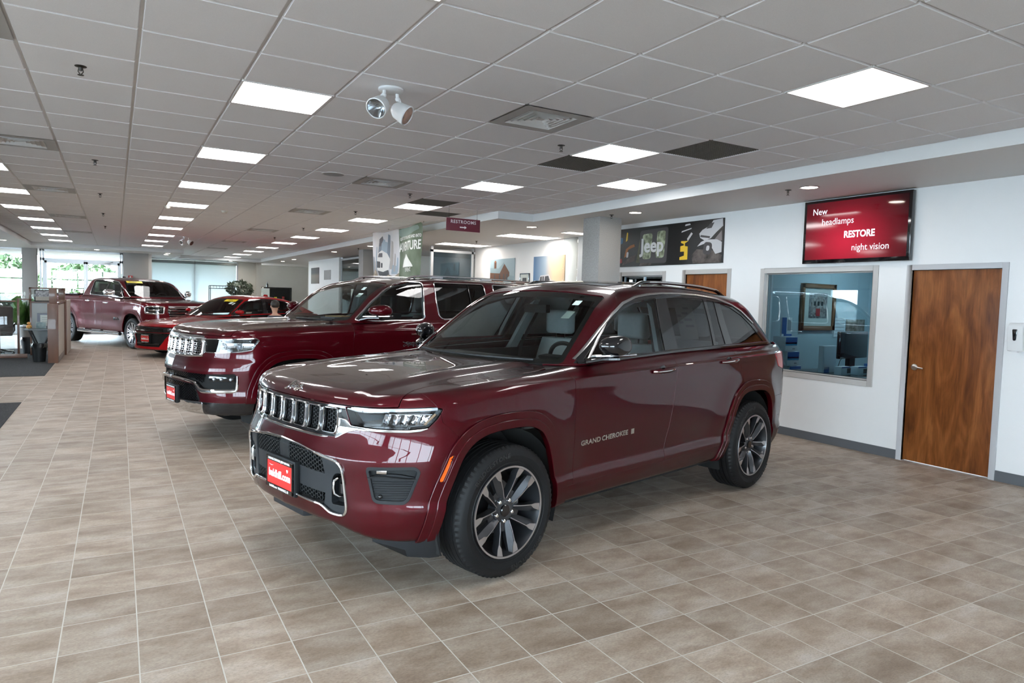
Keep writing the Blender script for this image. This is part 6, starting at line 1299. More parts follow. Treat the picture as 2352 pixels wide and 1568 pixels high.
# sprinklers
brz = mat('dark_bronze', (.05, .045, .04), .4, .8)
def make_spr():
    t = thing('sprinkler', 'x', 'sprinkler'); s = S(); s.lathe([(.034, .0), (.034, -.004), (.012, -.010), (.008, -.03), (.004, -.03)], 16); obj('escutcheon', s, brz, t)
    s = S(); s.tube([(.010, 0, -.012), (.014, 0, -.035), (.003, 0, -.052)], .003, 6); s.tube([(-.010, 0, -.012), (-.014, 0, -.035), (-.003, 0, -.052)], .003, 6); s.lathe([(0, -.052), (.018, -.054), (.018, -.057), (0, -.057)], 16); obj('deflector', s, brz, t); return t
ps = None
for k, (x, y, z) in enumerate([(*cell(-1, 1), CZ), (*cell(-1, 7), CZ), (*cell(-1, 12), CZ), (*cell(-1, 17), CZ), (*cell(-1, 22), CZ), (*cell(5, 1), CZ), (*cell(5, 7), CZ), (*cell(5, 11), CZ), (*cell(5, 17), CZ), (*cell(5, 22), CZ), (6.37, 5.07, SZ), (6.29, 8.05, SZ), (6.96, 13.7, SZ), (5.72, 18.3, SZ)]):
    if ps is None: o = ps = make_spr()
    else: o = copytree(ps)
    o.location = (x, y, z-.008 if z > 2.9 else z)
    o['label'] = ['dark ceiling sprinkler, nearest of those over the left aisle', 'dark ceiling sprinkler, second over the left aisle', 'dark ceiling sprinkler, third over the left aisle', 'dark ceiling sprinkler, fourth over the left aisle', 'dark ceiling sprinkler, farthest over the left aisle', 'dark ceiling sprinkler left of the light over the nearest SUV', 'dark ceiling sprinkler left of the restroom sign', 'dark ceiling sprinkler over the hanging banner', 'dark ceiling sprinkler beyond the hanging banner', 'dark ceiling sprinkler, farthest in the row beyond the banner', 'sprinkler on the low ceiling beside the television', 'sprinkler on the low ceiling left of the speckled column', 'sprinkler on the low ceiling of the poster nook', 'sprinkler on the low ceiling before the far speckled column'][k]; o['group'] = 'ceiling sprinklers'
# downlights
pd_ = None; LD = ['round downlight above the television', 'round downlight right of the speckled column', 'round downlight left of the speckled column', 'round downlight by the far pillar, nearer one', 'round downlight before the white poster wall', 'round downlight near the cream alcove, nearer one', 'round downlight near the cream alcove, farther one', 'round downlight over the shaded window, nearest left', 'round downlight over the shaded window, farthest left', 'round downlight over the roller shade beside the fig', 'round downlight over the far left aisle', 'round downlight above the glass entrance doors']
for k, (x, y) in enumerate([(6.39, 4.82), (6.38, 7.63), (6.31, 10.31), (5.71, 17.24), (5.66, 20.46), (5.8, 26.4), (5.82, 28.45), (1.6, 26.7), (1.6, 27.7), (4.18, 30.7), (-2.7, 23.92), (-.51, 26.75)]):
    if pd_ is None:
        t = thing('downlight', 'x', 'ceiling light'); s = S(); s.lathe([(.102, 0), (.104, -.004), (.088, -.006), (.080, .002)], 32, caps=False); obj('trim_ring', s, mat('ring_nickel', (.5, .49, .47), .3, .8), t); s = S(); s.lathe([(0, -.002), (.082, -.002)], 32); obj('lamp', s, downm, t); o = pd_ = t
    else: o = copytree(pd_)
    o.location = (x, y, SZ-.001); o['label'] = LD[k]; o['group'] = 'round downlights'
# twin emergency spotlights
def heads(x, y, lab, sc_=1.0):
    t = thing('emergency_light', lab, 'emergency light', (x, y, CZ-.010), math.radians(20), 'twin emergency spotlights'); wh = mat('white_plastic', (.72, .72, .72), .35)
    s = S(); s.lathe([(.0, 0), (.085, 0), (.085, -.012), (.07, -.022), (0, -.022)], 32); obj('base', s, wh, t)
    for sg, yaw, pitch, nm in ((-1, 200, -35, 'a'), (1, -62, -30, 'b')):
        h = empty('lamp_head', (0, 0, 0), 0, t); s = S(); s.tube([(sg*.055, 0, -.018), (sg*.058, 0, -.05), (sg*.075, 0, -.06), (sg*.085, 0, -.09)], .012, 10); s.ball((sg*.06, 0, -.055), .018, 10); obj('arm', s, wh, h)
        M = Matrix.Translation((sg*.10, 0, -.135)) @ Matrix.Rotation(math.radians(yaw), 4, 'Z') @ Matrix.Rotation(math.radians(-pitch), 4, 'Y')
        s = S(); s.lathe([(0, -.075), (.035, -.07), (.058, -.04), (.068, .03), (.072, .045), (.066, .05), (.062, .042)], 28, 'x', M=M, caps=False); obj('shell', s, wh, h)
        s = S(); s.lathe([(.061, .043), (.03, .0), (0, -.02)], 24, 'x', M=M, caps=False); obj('bowl', s, chrome, h, fix=False); s = S(); s.lathe([(.0, .046), (.062, .046)], 24, 'x', M=M); obj('lens', s, glass('frosted_lens', (.75, .78, .80), 1.5, .15), h)
heads(*cell(2, 0, .45, .35), 'white twin emergency spotlight fixture on the ceiling near the first lights'); heads(*cell(2, 25, .45, .45), 'small far white twin emergency spotlight fixture')
for (i, j, f, g, lab, r_) in ((3, 6, .4, .1, 'round flush ceiling speaker grille', .13),):
    t = thing('ceiling_speaker', lab + ' left of the second vent', 'speaker', (*cell(i, j, f, g), CZ-.009)); s = S(); s.lathe([(r_, 0), (r_+.005, -.006), (r_-.012, -.008)], 40, caps=False); obj('rim', s, frm, t); s = S(); s.lathe([(0, -.005), (r_-.01, -.006)], 40); obj('grille', s, mat('speaker_grey', (.38, .38, .38), .7), t)
for (i, j, lab) in ((2, 14, 'small beige smoke detector between the light rows'), (1, 14, 'white disc smoke detector beside the aisle lights')):
    t = thing('smoke_detector', lab, 'smoke detector', (*cell(i, j, .5 if i == 2 else .05, .1), CZ-.009)); s = S(); s.lathe([(0, -.035), (.035, -.035), (.05, -.02), (.055, 0)], 24); obj('housing', s, mat('beige_plastic', (.55, .52, .46), .5), t); s = S(); s.lathe([(0, -.04), (.02, -.04), (.02, -.034)], 16); obj('sensor', s, frm, t)
# ---------------------------------------------------------------- hanging sign
mar = mat('sign_maroon', (.130, .012, .028), .45)
t = thing('hanging_sign', 'maroon hanging sign reading RESTROOMS with a right arrow', 'sign', (4.595, 9.5, 0), 0)
o = obj('panel', S().box(-.285, .285, -.004, .004, 2.612, 2.802), mar, t, bev=.002); Ms = lambda x, z: frame((x, -.0046, z), (1, 0, 0), (0, 0, 1))
text('sign_lettering', 'RESTROOMS', .070, mat('sign_print', (.80, .76, .76), .5), t, Ms(0, 2.748), .0005, .0006, spacing=1.12)
s = S(); s.prism([(-.06, 2.66), (.02, 2.66), (.02, 2.645), (.055, 2.669), (.02, 2.693), (.02, 2.678), (-.06, 2.678)], -.006, -.0045, 'y'); obj('arrow', s, mat('sign_print', (.80, .76, .76), .5), t)
for x in (-.24, .23): s = S(); s.tube([(x, 0, 2.80), (x, 0, 2.995)], .0022, 6); s.ball((x, 0, 2.808), .006, 8); obj('hanging_wire', s, brz, t)
# ---------------------------------------------------------------- fabric banner with city and truck picture
def bdisp(y, z):          # folds of the cloth
    u = (y-11.84)/2.86; return .05*np.sin(u*9+1.2*(3-z)) * (.3+.7*sstep(2.97, 2.3, z)) + .05*np.exp(-((u-.08-.25*(2.97-z))/.10)**2) - .04*np.exp(-((u-.45)/.05)**2)
t = thing('hanging_banner', 'fabric banner with upturned truck, city towers and ADVENTURE lettering hung over the large SUV', 'banner', (4.92, 0, 0), 0)
gx2 = lambda y, z, o=0: (-bdisp(np.array(y), np.array(z)) - o).tolist()
def cloth(name, poly, m, o=.004, n=1):
    # polygon (y,z) laid over the folds: fan of small cells kept inside it
    P_ = np.array(poly, float); (a0, b0), (a1, b1) = P_.min(0), P_.max(0); st_ = .04 if n == 1 else .02; ys = np.linspace(a0, a1, max(2, int((a1-a0)/st_)+2)); zs = np.linspace(b0, b1, max(2, int((b1-b0)/st_)+2))
    V = np.array([(y, z) for y in ys for z in zs]); nz = len(zs); F = []
    for i in range(len(ys)-1):
        for j in range(nz-1): F += [(i*nz+j, (i+1)*nz+j, (i+1)*nz+j+1), (i*nz+j, (i+1)*nz+j+1, i*nz+j+1)]
    V3 = np.stack([-bdisp(V[:, 0], V[:, 1])-o, V[:, 0], V[:, 1]], 1); mm_ = PM(V3, np.tile([-1., 0, 0], (len(V3), 1)), np.array(F)); mm_ = keep(mm_, psd(P_, mm_.V[:, 1], mm_.V[:, 2]))
    if mm_ is None: return
    s = S(); s.add([tuple(p) for p in mm_.V], [tuple(q) for q in mm_.F]); return obj(name, s, m, t, fix=False, ang=80)
zb = lambda y: 1.86
topz = 2.975
skyc = noisy('banner_sky', (.50, .52, .58), (.62, .56, .52), 1.2, .7); olive = noisy('banner_green', (.07, .095, .05), (.17, .21, .15), 2.2, .7); grn2 = mat('banner_light_green', (.20, .26, .22), .7)
cloth('cloth_left', [(13.22, 1.86), (14.70, 1.86), (14.70, topz), (13.9, topz-.05), (13.22, topz-.02)], skyc, 0); cloth('cloth_right', [(11.84, topz), (12.5, topz-.06), (13.22, topz-.02), (13.22, 1.86), (11.84, 1.86)], olive, 0)
cloth('green_band', [(11.95, 2.93), (13.2, 2.93), (13.2, 2.80), (12.9, 2.76), (12.3, 2.79), (11.95, 2.86)], grn2, .003)
tow = [mat('tower_a', (.16, .19, .23), .7), mat('tower_b', (.28, .34, .40), .7), mat('tower_c', (.36, .33, .31), .7), mat('tower_d', (.10, .09, .10), .7)]
for (y0, y1, z0, z1, k) in ((14.22, 14.02, 2.25, 2.72, 0), (14.05, 13.85, 2.30, 2.80, 1), (13.9, 13.72, 2.35, 2.74, 1), (13.75, 13.6, 2.35, 2.88, 0), (13.58, 13.45, 2.15, 2.74, 2), (14.66, 14.52, 2.10, 2.46, 0), (14.5, 14.40, 2.08, 2.36, 2), (14.38, 14.28, 2.1, 2.66, 1), (13.42, 13.34, 2.1, 2.48, 2), (13.32, 13.25, 2.1, 2.40, 1), (13.5, 13.26, 2.05, 2.24, 1)):
    cloth('tower_print', [(y1, z0), (y0, z0), (y0-.02, z1), (y1+.015, z1-.03)], tow[k], .0035, 2)
cloth('tower_print', [(14.2, 2.80), (14.02, 2.86), (13.97, 2.78), (14.10, 2.64), (14.18, 2.66)], tow[3], .0045, 2)
wp_ = mat('truck_print_white', (.66, .64, .62), .6); bk = mat('truck_print_black', (.03, .03, .035), .6)
cloth('truck_print', [(14.30, 2.28), (14.22, 2.50), (14.0, 2.56), (13.72, 2.48), (13.56, 2.34), (13.62, 2.12), (13.85, 2.10), (14.05, 2.12), (14.25, 2.15)], wp_, .006, 2)
cloth('truck_windscreen_print', [(14.20, 2.42), (14.15, 2.50), (13.95, 2.50), (13.93, 2.41)], tow[3], .008, 2); cloth('truck_grille_print', [(14.28, 2.20), (14.28, 2.34), (14.03, 2.32), (14.03, 2.19)], bk, .008, 2); cloth('truck_lamp_print', [(13.99, 2.19), (13.99, 2.29), (13.9, 2.29), (13.9, 2.19)], bk, .008, 2)
cloth('truck_shadow_print', [(14.22, 2.14), (13.85, 2.10), (13.62, 2.14), (13.55, 1.98), (13.8, 1.88), (14.05, 2.0)], bk, .009, 2)
rk_ = noisy('rock_print', (.10, .075, .05), (.50, .42, .33), 9, .8)
cloth('rock_print', [(14.70, 1.87), (14.70, 2.06), (14.5, 2.17), (14.3, 2.12), (14.05, 1.9), (14.0, 1.87)], rk_, .010, 2); cloth('rock_print', [(13.95, 1.87), (13.8, 1.98), (13.6, 2.04), (13.35, 2.0), (13.2, 2.08), (13.2, 1.87)], rk_, .010, 2)
def ctext(body, size, y, z, m, xs=1, off=.001):
    M = frame((0, y, z), (0, -1, 0), (0, 0, 1)); o = text('banner_lettering', body, size, m, t, M, .0, off, xs=xs)
    for v in o.data.vertices: v.co.x = -float(bdisp(np.array(v.co.y), np.array(v.co.z))) - .006
wi = mat('banner_white_ink', (.72, .72, .68), .6)
ctext('ADVENTURE', .24, 12.55, 2.565, wi, .98, .006); ctext('GET OUT OF THE OFFICE AND INTO', .082, 12.52, 2.735, wi, .95, .003); ctext('EVENT', .10, 12.50, 2.115, wi, 1.1, .002)
cloth('mountain_print', [(12.98, 2.17), (12.80, 2.36), (12.74, 2.30), (12.66, 2.44), (12.60, 2.33), (12.50, 2.42), (12.36, 2.30), (12.20, 2.17)], wi, .006, 2)
s = S()
for y in (11.84, 13.7, 14.7): s.tube([(0, y, 2.965), (0, y, 2.993)], .004, 6)
obj('hanging_hook', s, brz, t)
# ---------------------------------------------------------------- television
t = thing('television', 'wall television showing New headlamps RESTORE night vision on red', 'television', (RX, 4.82, 2.12), 0)
obj('housing', S().box(-.075, -.02, -.647, .647, 0, .735), gblack, t, bev=.006); obj('wall_bracket', S().box(-.02, -.001, -.2, .2, .2, .5), mblack, t)
sm = bpy.data.materials.new('tv_screen'); sm.use_nodes = True; n = sm.node_tree.nodes; l = sm.node_tree.links; b = n['Principled BSDF']; tc = n.new('ShaderNodeTexCoord'); mp = n.new('ShaderNodeMapping'); mp.inputs['Location'].default_value = (0, -.10, -.36); mp.inputs['Scale'].default_value = (1, 1.15, 1.5)
gt = n.new('ShaderNodeTexGradient'); gt.gradient_type = 'SPHERICAL'; r = ramp(n, [(0, (.010, .001, .002)), (.35, (.09, .003, .008)), (1, (.42, .012, .035))]); l.new(tc.outputs['Object'], mp.inputs[0]); l.new(mp.outputs[0], gt.inputs[0]); l.new(gt.outputs[1], r.inputs[0]); l.new(r.outputs[0], b.inputs['Emission Color']); b.inputs['Emission Strength'].default_value = .85; b.inputs['Base Color'].default_value = (.003, .003, .003, 1); b.inputs['Roughness'].default_value = .06
obj('screen', S().box(-.0775, -.0745, -.612, .612, .045, .705), sm, t); tvw = emis('tv_text', (.75, .86, 1.0), .80)
for body, size, u, v_, of in (('New', .105, .165, .185, 0), ('headlamps', .105, .345, .355, 0), ('RESTORE', .105, .555, .572, .0035), ('night vision', .105, .66, .775, 0)):
    text('screen_lettering', body, size, tvw, t, frame((-.079, .647-1.294*u, .735*(1-v_)), (0, -1, 0), (0, 0, 1)), .0003, of, xs=.92 if of == 0 else .86)
# ---------------------------------------------------------------- long vehicle poster with script
t = thing('wall_poster', 'long black poster with white Jeep lettering and off-road vehicles', 'poster', (RX-.012, 7.895, 2.49), 0)
obj('board', S().box(-.006, .011, -1.115, 1.115, -.308, .308), mat('poster_black', (.010, .010, .011), .35), t)
PX = [0]
def pr_(name, poly, m, par=None, d=None):
    # poly in (u to the right as seen, z); the poster faces -x
    PX[0] += 1; e = -.0063 - PX[0]*.00012; o = obj(name, S().prism([(-u, z) for u, z in poly], e-.0004, -.006, 'x'), m, par or t); return o
jg = mat('poster_dark_grey', (.055, .052, .055), .45); fol = noisy('poster_foliage', (.02, .03, .01), (.42, .46, .32), 14, .5); fol2 = noisy('poster_foliage_dark', (.01, .012, .006), (.12, .12, .06), 10, .5); rck = noisy('poster_rock', (.02, .017, .016), (.16, .13, .12), 8, .6); pw_ = mat('poster_white', (.55, .54, .56), .4); pyl = mat('poster_yellow', (.70, .46, .03), .4); por = mat('poster_orange', (.30, .10, .02), .4); pbl = mat('poster_blue', (.03, .12, .22), .4); prd = mat('poster_red', (.25, .02, .02), .4)
pr_('foliage_print', [(-.70, -.25), (-.05, -.25), (-.02, .25), (-.6, .24)], fol2); pr_('gate_print', roundpoly([(-.62, -.27), (.0, -.27), (.02, .27), (-.62, .25)], .05), jg)
pr_('window_print', roundpoly([(-.55, -.20), (-.36, -.20), (-.33, .20), (-.56, .19)], .05), fol); pr_('window_print', roundpoly([(-.25, -.19), (-.06, -.19), (-.03, .22), (-.22, .22)], .05), fol)
pr_('rock_print', [(.55, -.30), (1.08, -.30), (1.10, -.20), (.9, -.12), (.62, -.10), (.52, -.18)], rck); pr_('rock_print', [(-.62, -.30), (-.35, -.30), (-.33, -.26), (-.6, -.26)], rck); pr_('rock_print', [(-1.05, -.28), (-.75, -.22), (-.7, -.12), (-.85, -.15), (-1.0, -.22)], rck)
pr_('white_truck_print', [(.68, .06), (.66, .12), (.72, .17), (.86, .22), (.92, .29), (1.09, .30), (1.10, .20), (.98, .12), (.88, .04), (.76, .02)], pw_); pr_('truck_glass_print', [(.79, .18), (.89, .185), (.94, .26), (.86, .25)], jg); pr_('truck_grille_print', [(.68, .07), (.86, .045), (.87, .07), (.69, .10)], jg); pr_('dust_print', [(.80, .03), (.95, .02), (1.08, .14), (1.09, .0), (.9, -.06)], mat('poster_dust', (.22, .19, .19), .5))
pr_('white_truck_print', [(.63, -.06), (.70, .0), (.80, .03), (1.0, .02), (1.09, -.02), (1.09, -.16), (.98, -.18), (.9, -.08), (.8, -.02)], pw_); pr_('tyre_print', roundpoly([(.74, -.18), (.90, -.18), (.92, -.02), (.76, -.0)], .06), jg); pr_('hub_print', roundpoly([(.80, -.13), (.86, -.13), (.87, -.06), (.81, -.055)], .03), pw_)
pr_('yellow_lamp_print', [(.28, -.24), (.44, -.24), (.44, -.05), (.38, -.04), (.38, .0), (.45, .03), (.30, .035), (.30, .01), (.36, -.01), (.36, -.03), (.29, -.04), (.29, -.12), (.37, -.12), (.37, -.18), (.28, -.20)], pyl)
pr_('orange_truck_print', [(-1.0, -.16), (-.96, -.02), (-.86, .03), (-.76, .05), (-.74, .01), (-.9, -.03), (-.95, -.14)], por); pr_('hub_print', roundpoly([(-.95, -.16), (-.90, -.16), (-.89, -.07), (-.94, -.07)], .02), pw_); pr_('blue_truck_print', [(-1.11, .06), (-1.05, .08), (-1.04, .16), (-1.11, .18)], pbl); pr_('red_truck_print', [(-1.11, -.25), (-1.05, -.24), (-1.06, -.17), (-1.11, -.18)], prd); pr_('yellow_truck_print', [(-.97, .1), (-.93, .12), (-.92, .24), (-.95, .25)], pyl)
pr_('blue_light_print', [(.30, .16), (.5, .20), (.5, .215), (.31, .18)], pw_); pr_('lamp_print', [(.37, .25), (.48, .26), (.47, .28), (.38, .275)], pw_); pr_('grey_truck_print', [(.44, .03), (.53, .13), (.50, .15), (.42, .06)], pw_)
text('poster_lettering', 'Jeep', .30, mat('poster_letter', (.55, .55, .56), .45), t, frame((-.012, .33, .0), (0, -1, 0), (0, 0, 1)), .002, .008, xs=1.02)
# ---------------------------------------------------------------- two posters, certificate in the nook; small ones farther on
def wpost(name, lab, x, y, z, w_, h_, m, fr=None, cat='poster'):
    t = thing(name, lab, cat, (x, y, z), 0); obj('board', S().box(-.02, -.002, -w_/2, w_/2, -h_/2, h_/2), m, t)
    if fr: s = S(); [s.box(-.028, -.002, a-.012, a+.012, -h_/2-.012, h_/2+.012) for a in (-w_/2, w_/2)]; [s.box(-.028, -.002, -w_/2, w_/2, a-.012, a+.012) for a in (-h_/2, h_/2)]; obj('frame', s, fr, t)
    return t
def grad_mat(name, stops, ax=2, lo=-.5, hi=.5):
    m = mat(name, (.5, .5, .5), .5); n, l, b = nt(m); tc = n.new('ShaderNodeTexCoord'); sx_ = n.new('ShaderNodeSeparateXYZ'); mr_ = n.new('ShaderNodeMapRange'); mr_.inputs['From Min'].default_value = lo; mr_.inputs['From Max'].default_value = hi; r = ramp(n, stops)
    l.new(tc.outputs['Object'], sx_.inputs[0]); l.new(sx_.outputs[ax], mr_.inputs[0]); l.new(mr_.outputs[0], r.inputs[0]); l.new(r.outputs[0], b.inputs['Base Color']); return m
NX = 7.95; t = wpost('wall_poster', 'nook poster of a timber house with a red car, left of the certificate', NX, 14.25, 2.13, 1.18, .84, grad_mat('house_sky', [(0, (.25, .28, .28)), (1, (.30, .42, .48))]))
PX[0] = 170
def p2_(nm, poly, m, tt): e = -.0203; PX[0] += 1; obj(nm, S().prism([(-u, z) for u, z in poly], e-.0002*(PX[0]-170)-.001, -.018, 'x'), m, tt)
wdm = mat('poster_timber', (.12, .055, .03), .5); rfm = mat('poster_roof', (.22, .30, .33), .5)
p2_('house_print', [(-.58, -.42), (-.58, .10), (-.1, .08), (.12, .30), (.36, .10), (.36, -.1), (.58, -.12), (.58, -.42)], wdm, t); p2_('roof_print', [(-.58, .22), (-.15, .20), (.1, .34), (.12, .30), (-.1, .08), (-.58, .10)], rfm, t); p2_('roof_print', [(-.1, -.2), (.2, -.30), (.58, -.05), (.58, -.0), (.4, .03)], rfm, t); p2_('chimney_print', [(-.38, .2), (-.27, .2), (-.27, .36), (-.38, .36)], wdm, t); p2_('chimney_print', [(-.36, .34), (-.29, .34), (-.29, .385), (-.36, .385)], mat('poster_brick', (.30, .12, .06), .5), t)
for u in (-.35, -.1, .1, .25): p2_('window_print', [(u-.03, -.1), (u+.03, -.1), (u+.03, .06), (u-.03, .06)], jg, t)
p2_('red_car_print', [(-.2, -.36), (-.1, -.28), (.05, -.20), (.2, -.24), (.3, -.36)], mat('poster_pink', (.55, .08, .09), .5), t)
t = wpost('wall_poster', 'sunset poster of a boxy white off-roader, right of the framed certificate', NX, 12.23, 2.09, 1.20, .90, grad_mat('sunset_sky', [(0, (.62, .42, .26)), (.35, (.75, .55, .36)), (.6, (.34, .42, .50)), (1, (.06, .16, .32))], 1, -.6, .6))
for q in [('ground_print', [(-.6, -.45), (.6, -.45), (.6, -.18), (-.6, -.14)], mat('poster_sand', (.42, .32, .24), .6)), ('truck_print', [(-.36, -.36), (-.36, -.05), (-.30, .04), (.02, .06), (.10, -.06), (.30, -.08), (.33, -.26), (.28, -.36)], pw_), ('truck_glass_print', [(-.14, -.10), (-.12, .02), (.01, .03), (.07, -.07)], jg), ('truck_glass_print', [(-.33, -.09), (-.31, .01), (-.24, .02), (-.24, -.09)], jg), ('truck_glass_print', [(-.22, -.09), (-.22, .02), (-.16, .02), (-.16, -.09)], jg), ('tyre_print', roundpoly([(-.02, -.44), (.13, -.44), (.13, -.26), (-.02, -.26)], .06), jg), ('tyre_print', roundpoly([(-.36, -.42), (-.28, -.42), (-.28, -.3), (-.36, -.3)], .03), jg), ('tyre_print', roundpoly([(.26, -.43), (.36, -.43), (.36, -.32), (.26, -.32)], .03), jg)]: p2_(q[0], q[1], q[2], t)
t = wpost('framed_certificate', 'small black-framed certificate between the two nook posters', NX, 13.2, 2.03, .38, .30, paperw, gblack, 'picture'); p2_('certificate_print', [(-.08, -.05), (.09, -.05), (.09, .06), (-.08, .06)], jg, t)
t = wpost('wall_poster', 'narrow dark landscape poster on the far white wall', 6.62, 26.5, 2.3, 1.15, .60, grad_mat('dark_scene', [(0, (.05, .045, .035)), (.5, (.16, .13, .10)), (.6, (.03, .03, .035)), (1, (.02, .02, .025))]), None); wpost('wall_notice', 'small grey notice beside the dark landscape poster', 6.62, 24.75, 2.3, .85, .34, mat('notice_grey', (.35, .34, .34), .6), None, 'notice')
# ---------------------------------------------------------------- soap dispenser
t = thing('sanitizer_dispenser', 'white wall dispenser with a dark oval window right of the wooden door', 'dispenser', (RX, 3.14, 1.246), 0); wh = mat('white_plastic', (.72, .72, .72), .35)
obj('body', S().prism(roundpoly([(-.085, 0), (-.09, .03), (-.105, .16), (-.10, .24), (-.07, .265), (0, .265), (0, 0)], .02), -.065, .065, 'y'), wh, t, bev=.012, seg=3); s = S(); s.prism(roundpoly([(-.012, .10), (.012, .10), (.022, .205), (-.022, .205)], .012), -.1065, -.098, 'x'); obj('level_window', s, gblack, t, bev=.002); s = S(); s.box(-.092, -.06, -.025, .025, -.008, .004); obj('nozzle', s, wh, t)
# ---------------------------------------------------------------- finance office behind the window
owall = mat('office_wall', (.34, .45, .50), .7)
st('wall_office', S().box(RX+.12, 11.3, 6.36, 6.46, 0, 2.8), owall); st('wall_office', S().box(9.95, 10.05, 3.0, 6.46, 0, 2.8), owall); st('wall_office', S().box(RX+.12, 10.0, 4.42, 4.5, 0, 2.8), owall); st('ceiling', S().box(RX+.12, 11.3, 4.2, 9.7, 2.6, 2.65), soffw)
t = thing('office_light', 'square ceiling light inside the office behind the window', 'ceiling light', (8.9, 5.4, 2.595)); obj('diffuser', S().box(-.25, .25, -.25, .25, -.01, 0), emis('office_glow', (.85, .95, 1.0), 16), t); obj('frame', S().box(-.28, .28, -.28, .28, -.004, .004), frm, t)
t = thing('framed_picture', 'framed print of a corner building on the office wall', 'picture', (8.74, 6.36, 1.61)); s = S(); fw_ = mat('picture_frame_wood', (.14, .07, .03), .4)
for a in (-.345, .345): s.box(a-.03, a+.03, -.035, -.002, -.33, .33)
for a in (-.30, .30): s.box(-.375, .375, -.035, -.002, a-.03, a+.03)
obj('frame', s, fw_, t, bev=.004); obj('mat_board', S().box(-.32, .32, -.015, -.002, -.27, .27), mat('mat_board', (.42, .48, .46), .6), t); obj('print', S().box(-.20, .20, -.018, -.010, -.16, .20), noisy('building_print', (.03, .03, .035), (.30, .33, .34), 16, .5), t); obj('facade_print', S().prism([(-.16, -.13), (-.16, .10), (0, .19), (.16, .10), (.16, -.13)], -.021, -.012, 'y'), noisy('facade_print', (.07, .05, .045), (.36, .37, .36), 22, .5), t)
for k in range(3): obj('window_print', S().box(-.1+k*.08, -.06+k*.08, -.023, -.014, .02, .08), gblack, t)
obj('doorway_print', S().box(-.05, .04, -.023, -.014, -.13, -.02), prd, t)
dkw = mat('dark_desk_wood', (.018, .013, .012), .25, coat=.3)
t = thing('office_desk', 'dark desk behind the office window carrying brochures and a monitor', 'desk', (8.3, 5.35, 0)); obj('desk_top', S().box(-.78, 1.2, -.62, .45, .76, .80), dkw, t, bev=.004)
for a in (-.74, 1.16): obj('side_panel', S().box(a-.02, a+.02, -.6, .43, 0, .76), dkw, t)
def card(name, lab, x, y, z, w_, h_, d_, m, cat, rz=0, extra=None, grp=None):
    t = thing(name, lab, cat, (x, y, z), rz, grp); obj('body' if cat == 'box' else 'sheet', S().box(-w_/2, w_/2, -d_/2, d_/2, 0, h_), m, t, bev=.002)
    for (nm, x0, x1, z0, z1, mt) in extra or []: obj(nm, S().box(x0*w_, x1*w_, -d_/2-.002, -d_/2+.001, z0*h_, z1*h_), mt, t)
    return t
zbl = mat('carton_blue', (.02, .11, .33), .4); zlb = mat('carton_light_blue', (.05, .28, .50), .4); ow = mat('office_paper_white', (.60, .68, .72), .6)
lab = ['stack bottom carton, blue and white, behind the SUV\'s tail', 'middle blue and white carton in the stack', 'top blue and white carton in the stack']
st_t = thing('office_shelf', 'dark low shelf under the stacked blue cartons', 'shelf', (7.78, 6.13, 0)); obj('carcass', S().box(-.3, .3, -.2, .2, 0, .60), dkw, st_t, bev=.004); obj('shelf_board', S().box(-.32, .32, -.21, .21, .60, .62), dkw, st_t, bev=.003)
for k in range(3): card('product_carton', lab[k], 7.90-.05*k, 6.13, .622+.195*k, .24, .190, .2, ow, 'box', 0, [('blue_panel', -.48, .48, .52, .98, zbl), ('wave_band', -.48, .48, .40, .62, zlb), ('side_label', .1, .3, .12, .22, mat('grey_print', (.3, .34, .38), .6))], 'stacked blue and white cartons')
card('display_card', 'blue and white card display standing on the top carton', 7.80, 6.13, 1.209, .20, .25, .03, ow, 'display', 0, [('blue_strip', -.5, -.05, .12, 1.0, zbl), ('phone_print', .05, .4, .3, .88, mat('phone_print', (.30, .36, .40), .5)), ('fold', -.3, .5, 0, .12, zbl)])
card('brochure_holder', 'tall white brochure rack on the office desk', 7.70, 5.42, .80, .30, .33, .06, ow, 'holder', .1, [('upper_sheet', -.45, .45, .55, .96, mat('sheet_light', (.68, .74, .78), .6)), ('lower_sheet', -.40, .48, .12, .58, mat('sheet_light', (.68, .74, .78), .6)), ('blue_print', -.38, .0, .0, .2, zbl)])
card('leaflet_box', 'white leaflet holder on the desk, left of the blue one', 7.62, 5.15, .80, .22, .10, .09, ow, 'holder', .1, [('picture_print', .1, .46, .2, .8, jg), ('blue_band', -.46, .4, .85, 1, zbl)], 'leaflet holders on the office desk'); card('leaflet_box', 'white leaflet holder directly beside the blue holder', 7.87, 5.10, .80, .20, .10, .09, ow, 'holder', .05, [('picture_print', .1, .46, .15, .7, rck), ('blue_band', -.46, .4, .85, 1, zbl)], 'leaflet holders on the office desk')
t = card('leaflet_box', 'dark blue leaflet holder with white lettering on the desk', 8.12, 5.08, .80, .25, .13, .08, zbl, 'holder', 0, [], 'leaflet holders on the office desk'); text('box_lettering', 'Zurich Shield', .034, ow, t, frame((0, -.0415, .09), (1, 0, 0), (0, 0, 1)), .0004, .0004)
t = thing('mug', 'white mug lying on its side on the office desk', 'mug', (8.26, 4.92, .842)); Mm = Matrix.Rotation(math.radians(-65), 4, 'Z'); s = S(); s.lathe([(0, -.05), (.038, -.05), (.041, .05), (.037, .05), (.034, -.04), (0, -.04)], 28, 'x', M=Mm); obj('cup', s, wh, t); s = S(); s.tube([(-.03, -.0, .038), (-.025, .0, .065), (.01, 0, .068), (.03, 0, .04)], .006, 8, M=Mm @ Matrix.Rotation(math.radians(120), 4, 'X')); obj('handle', s, wh, t)
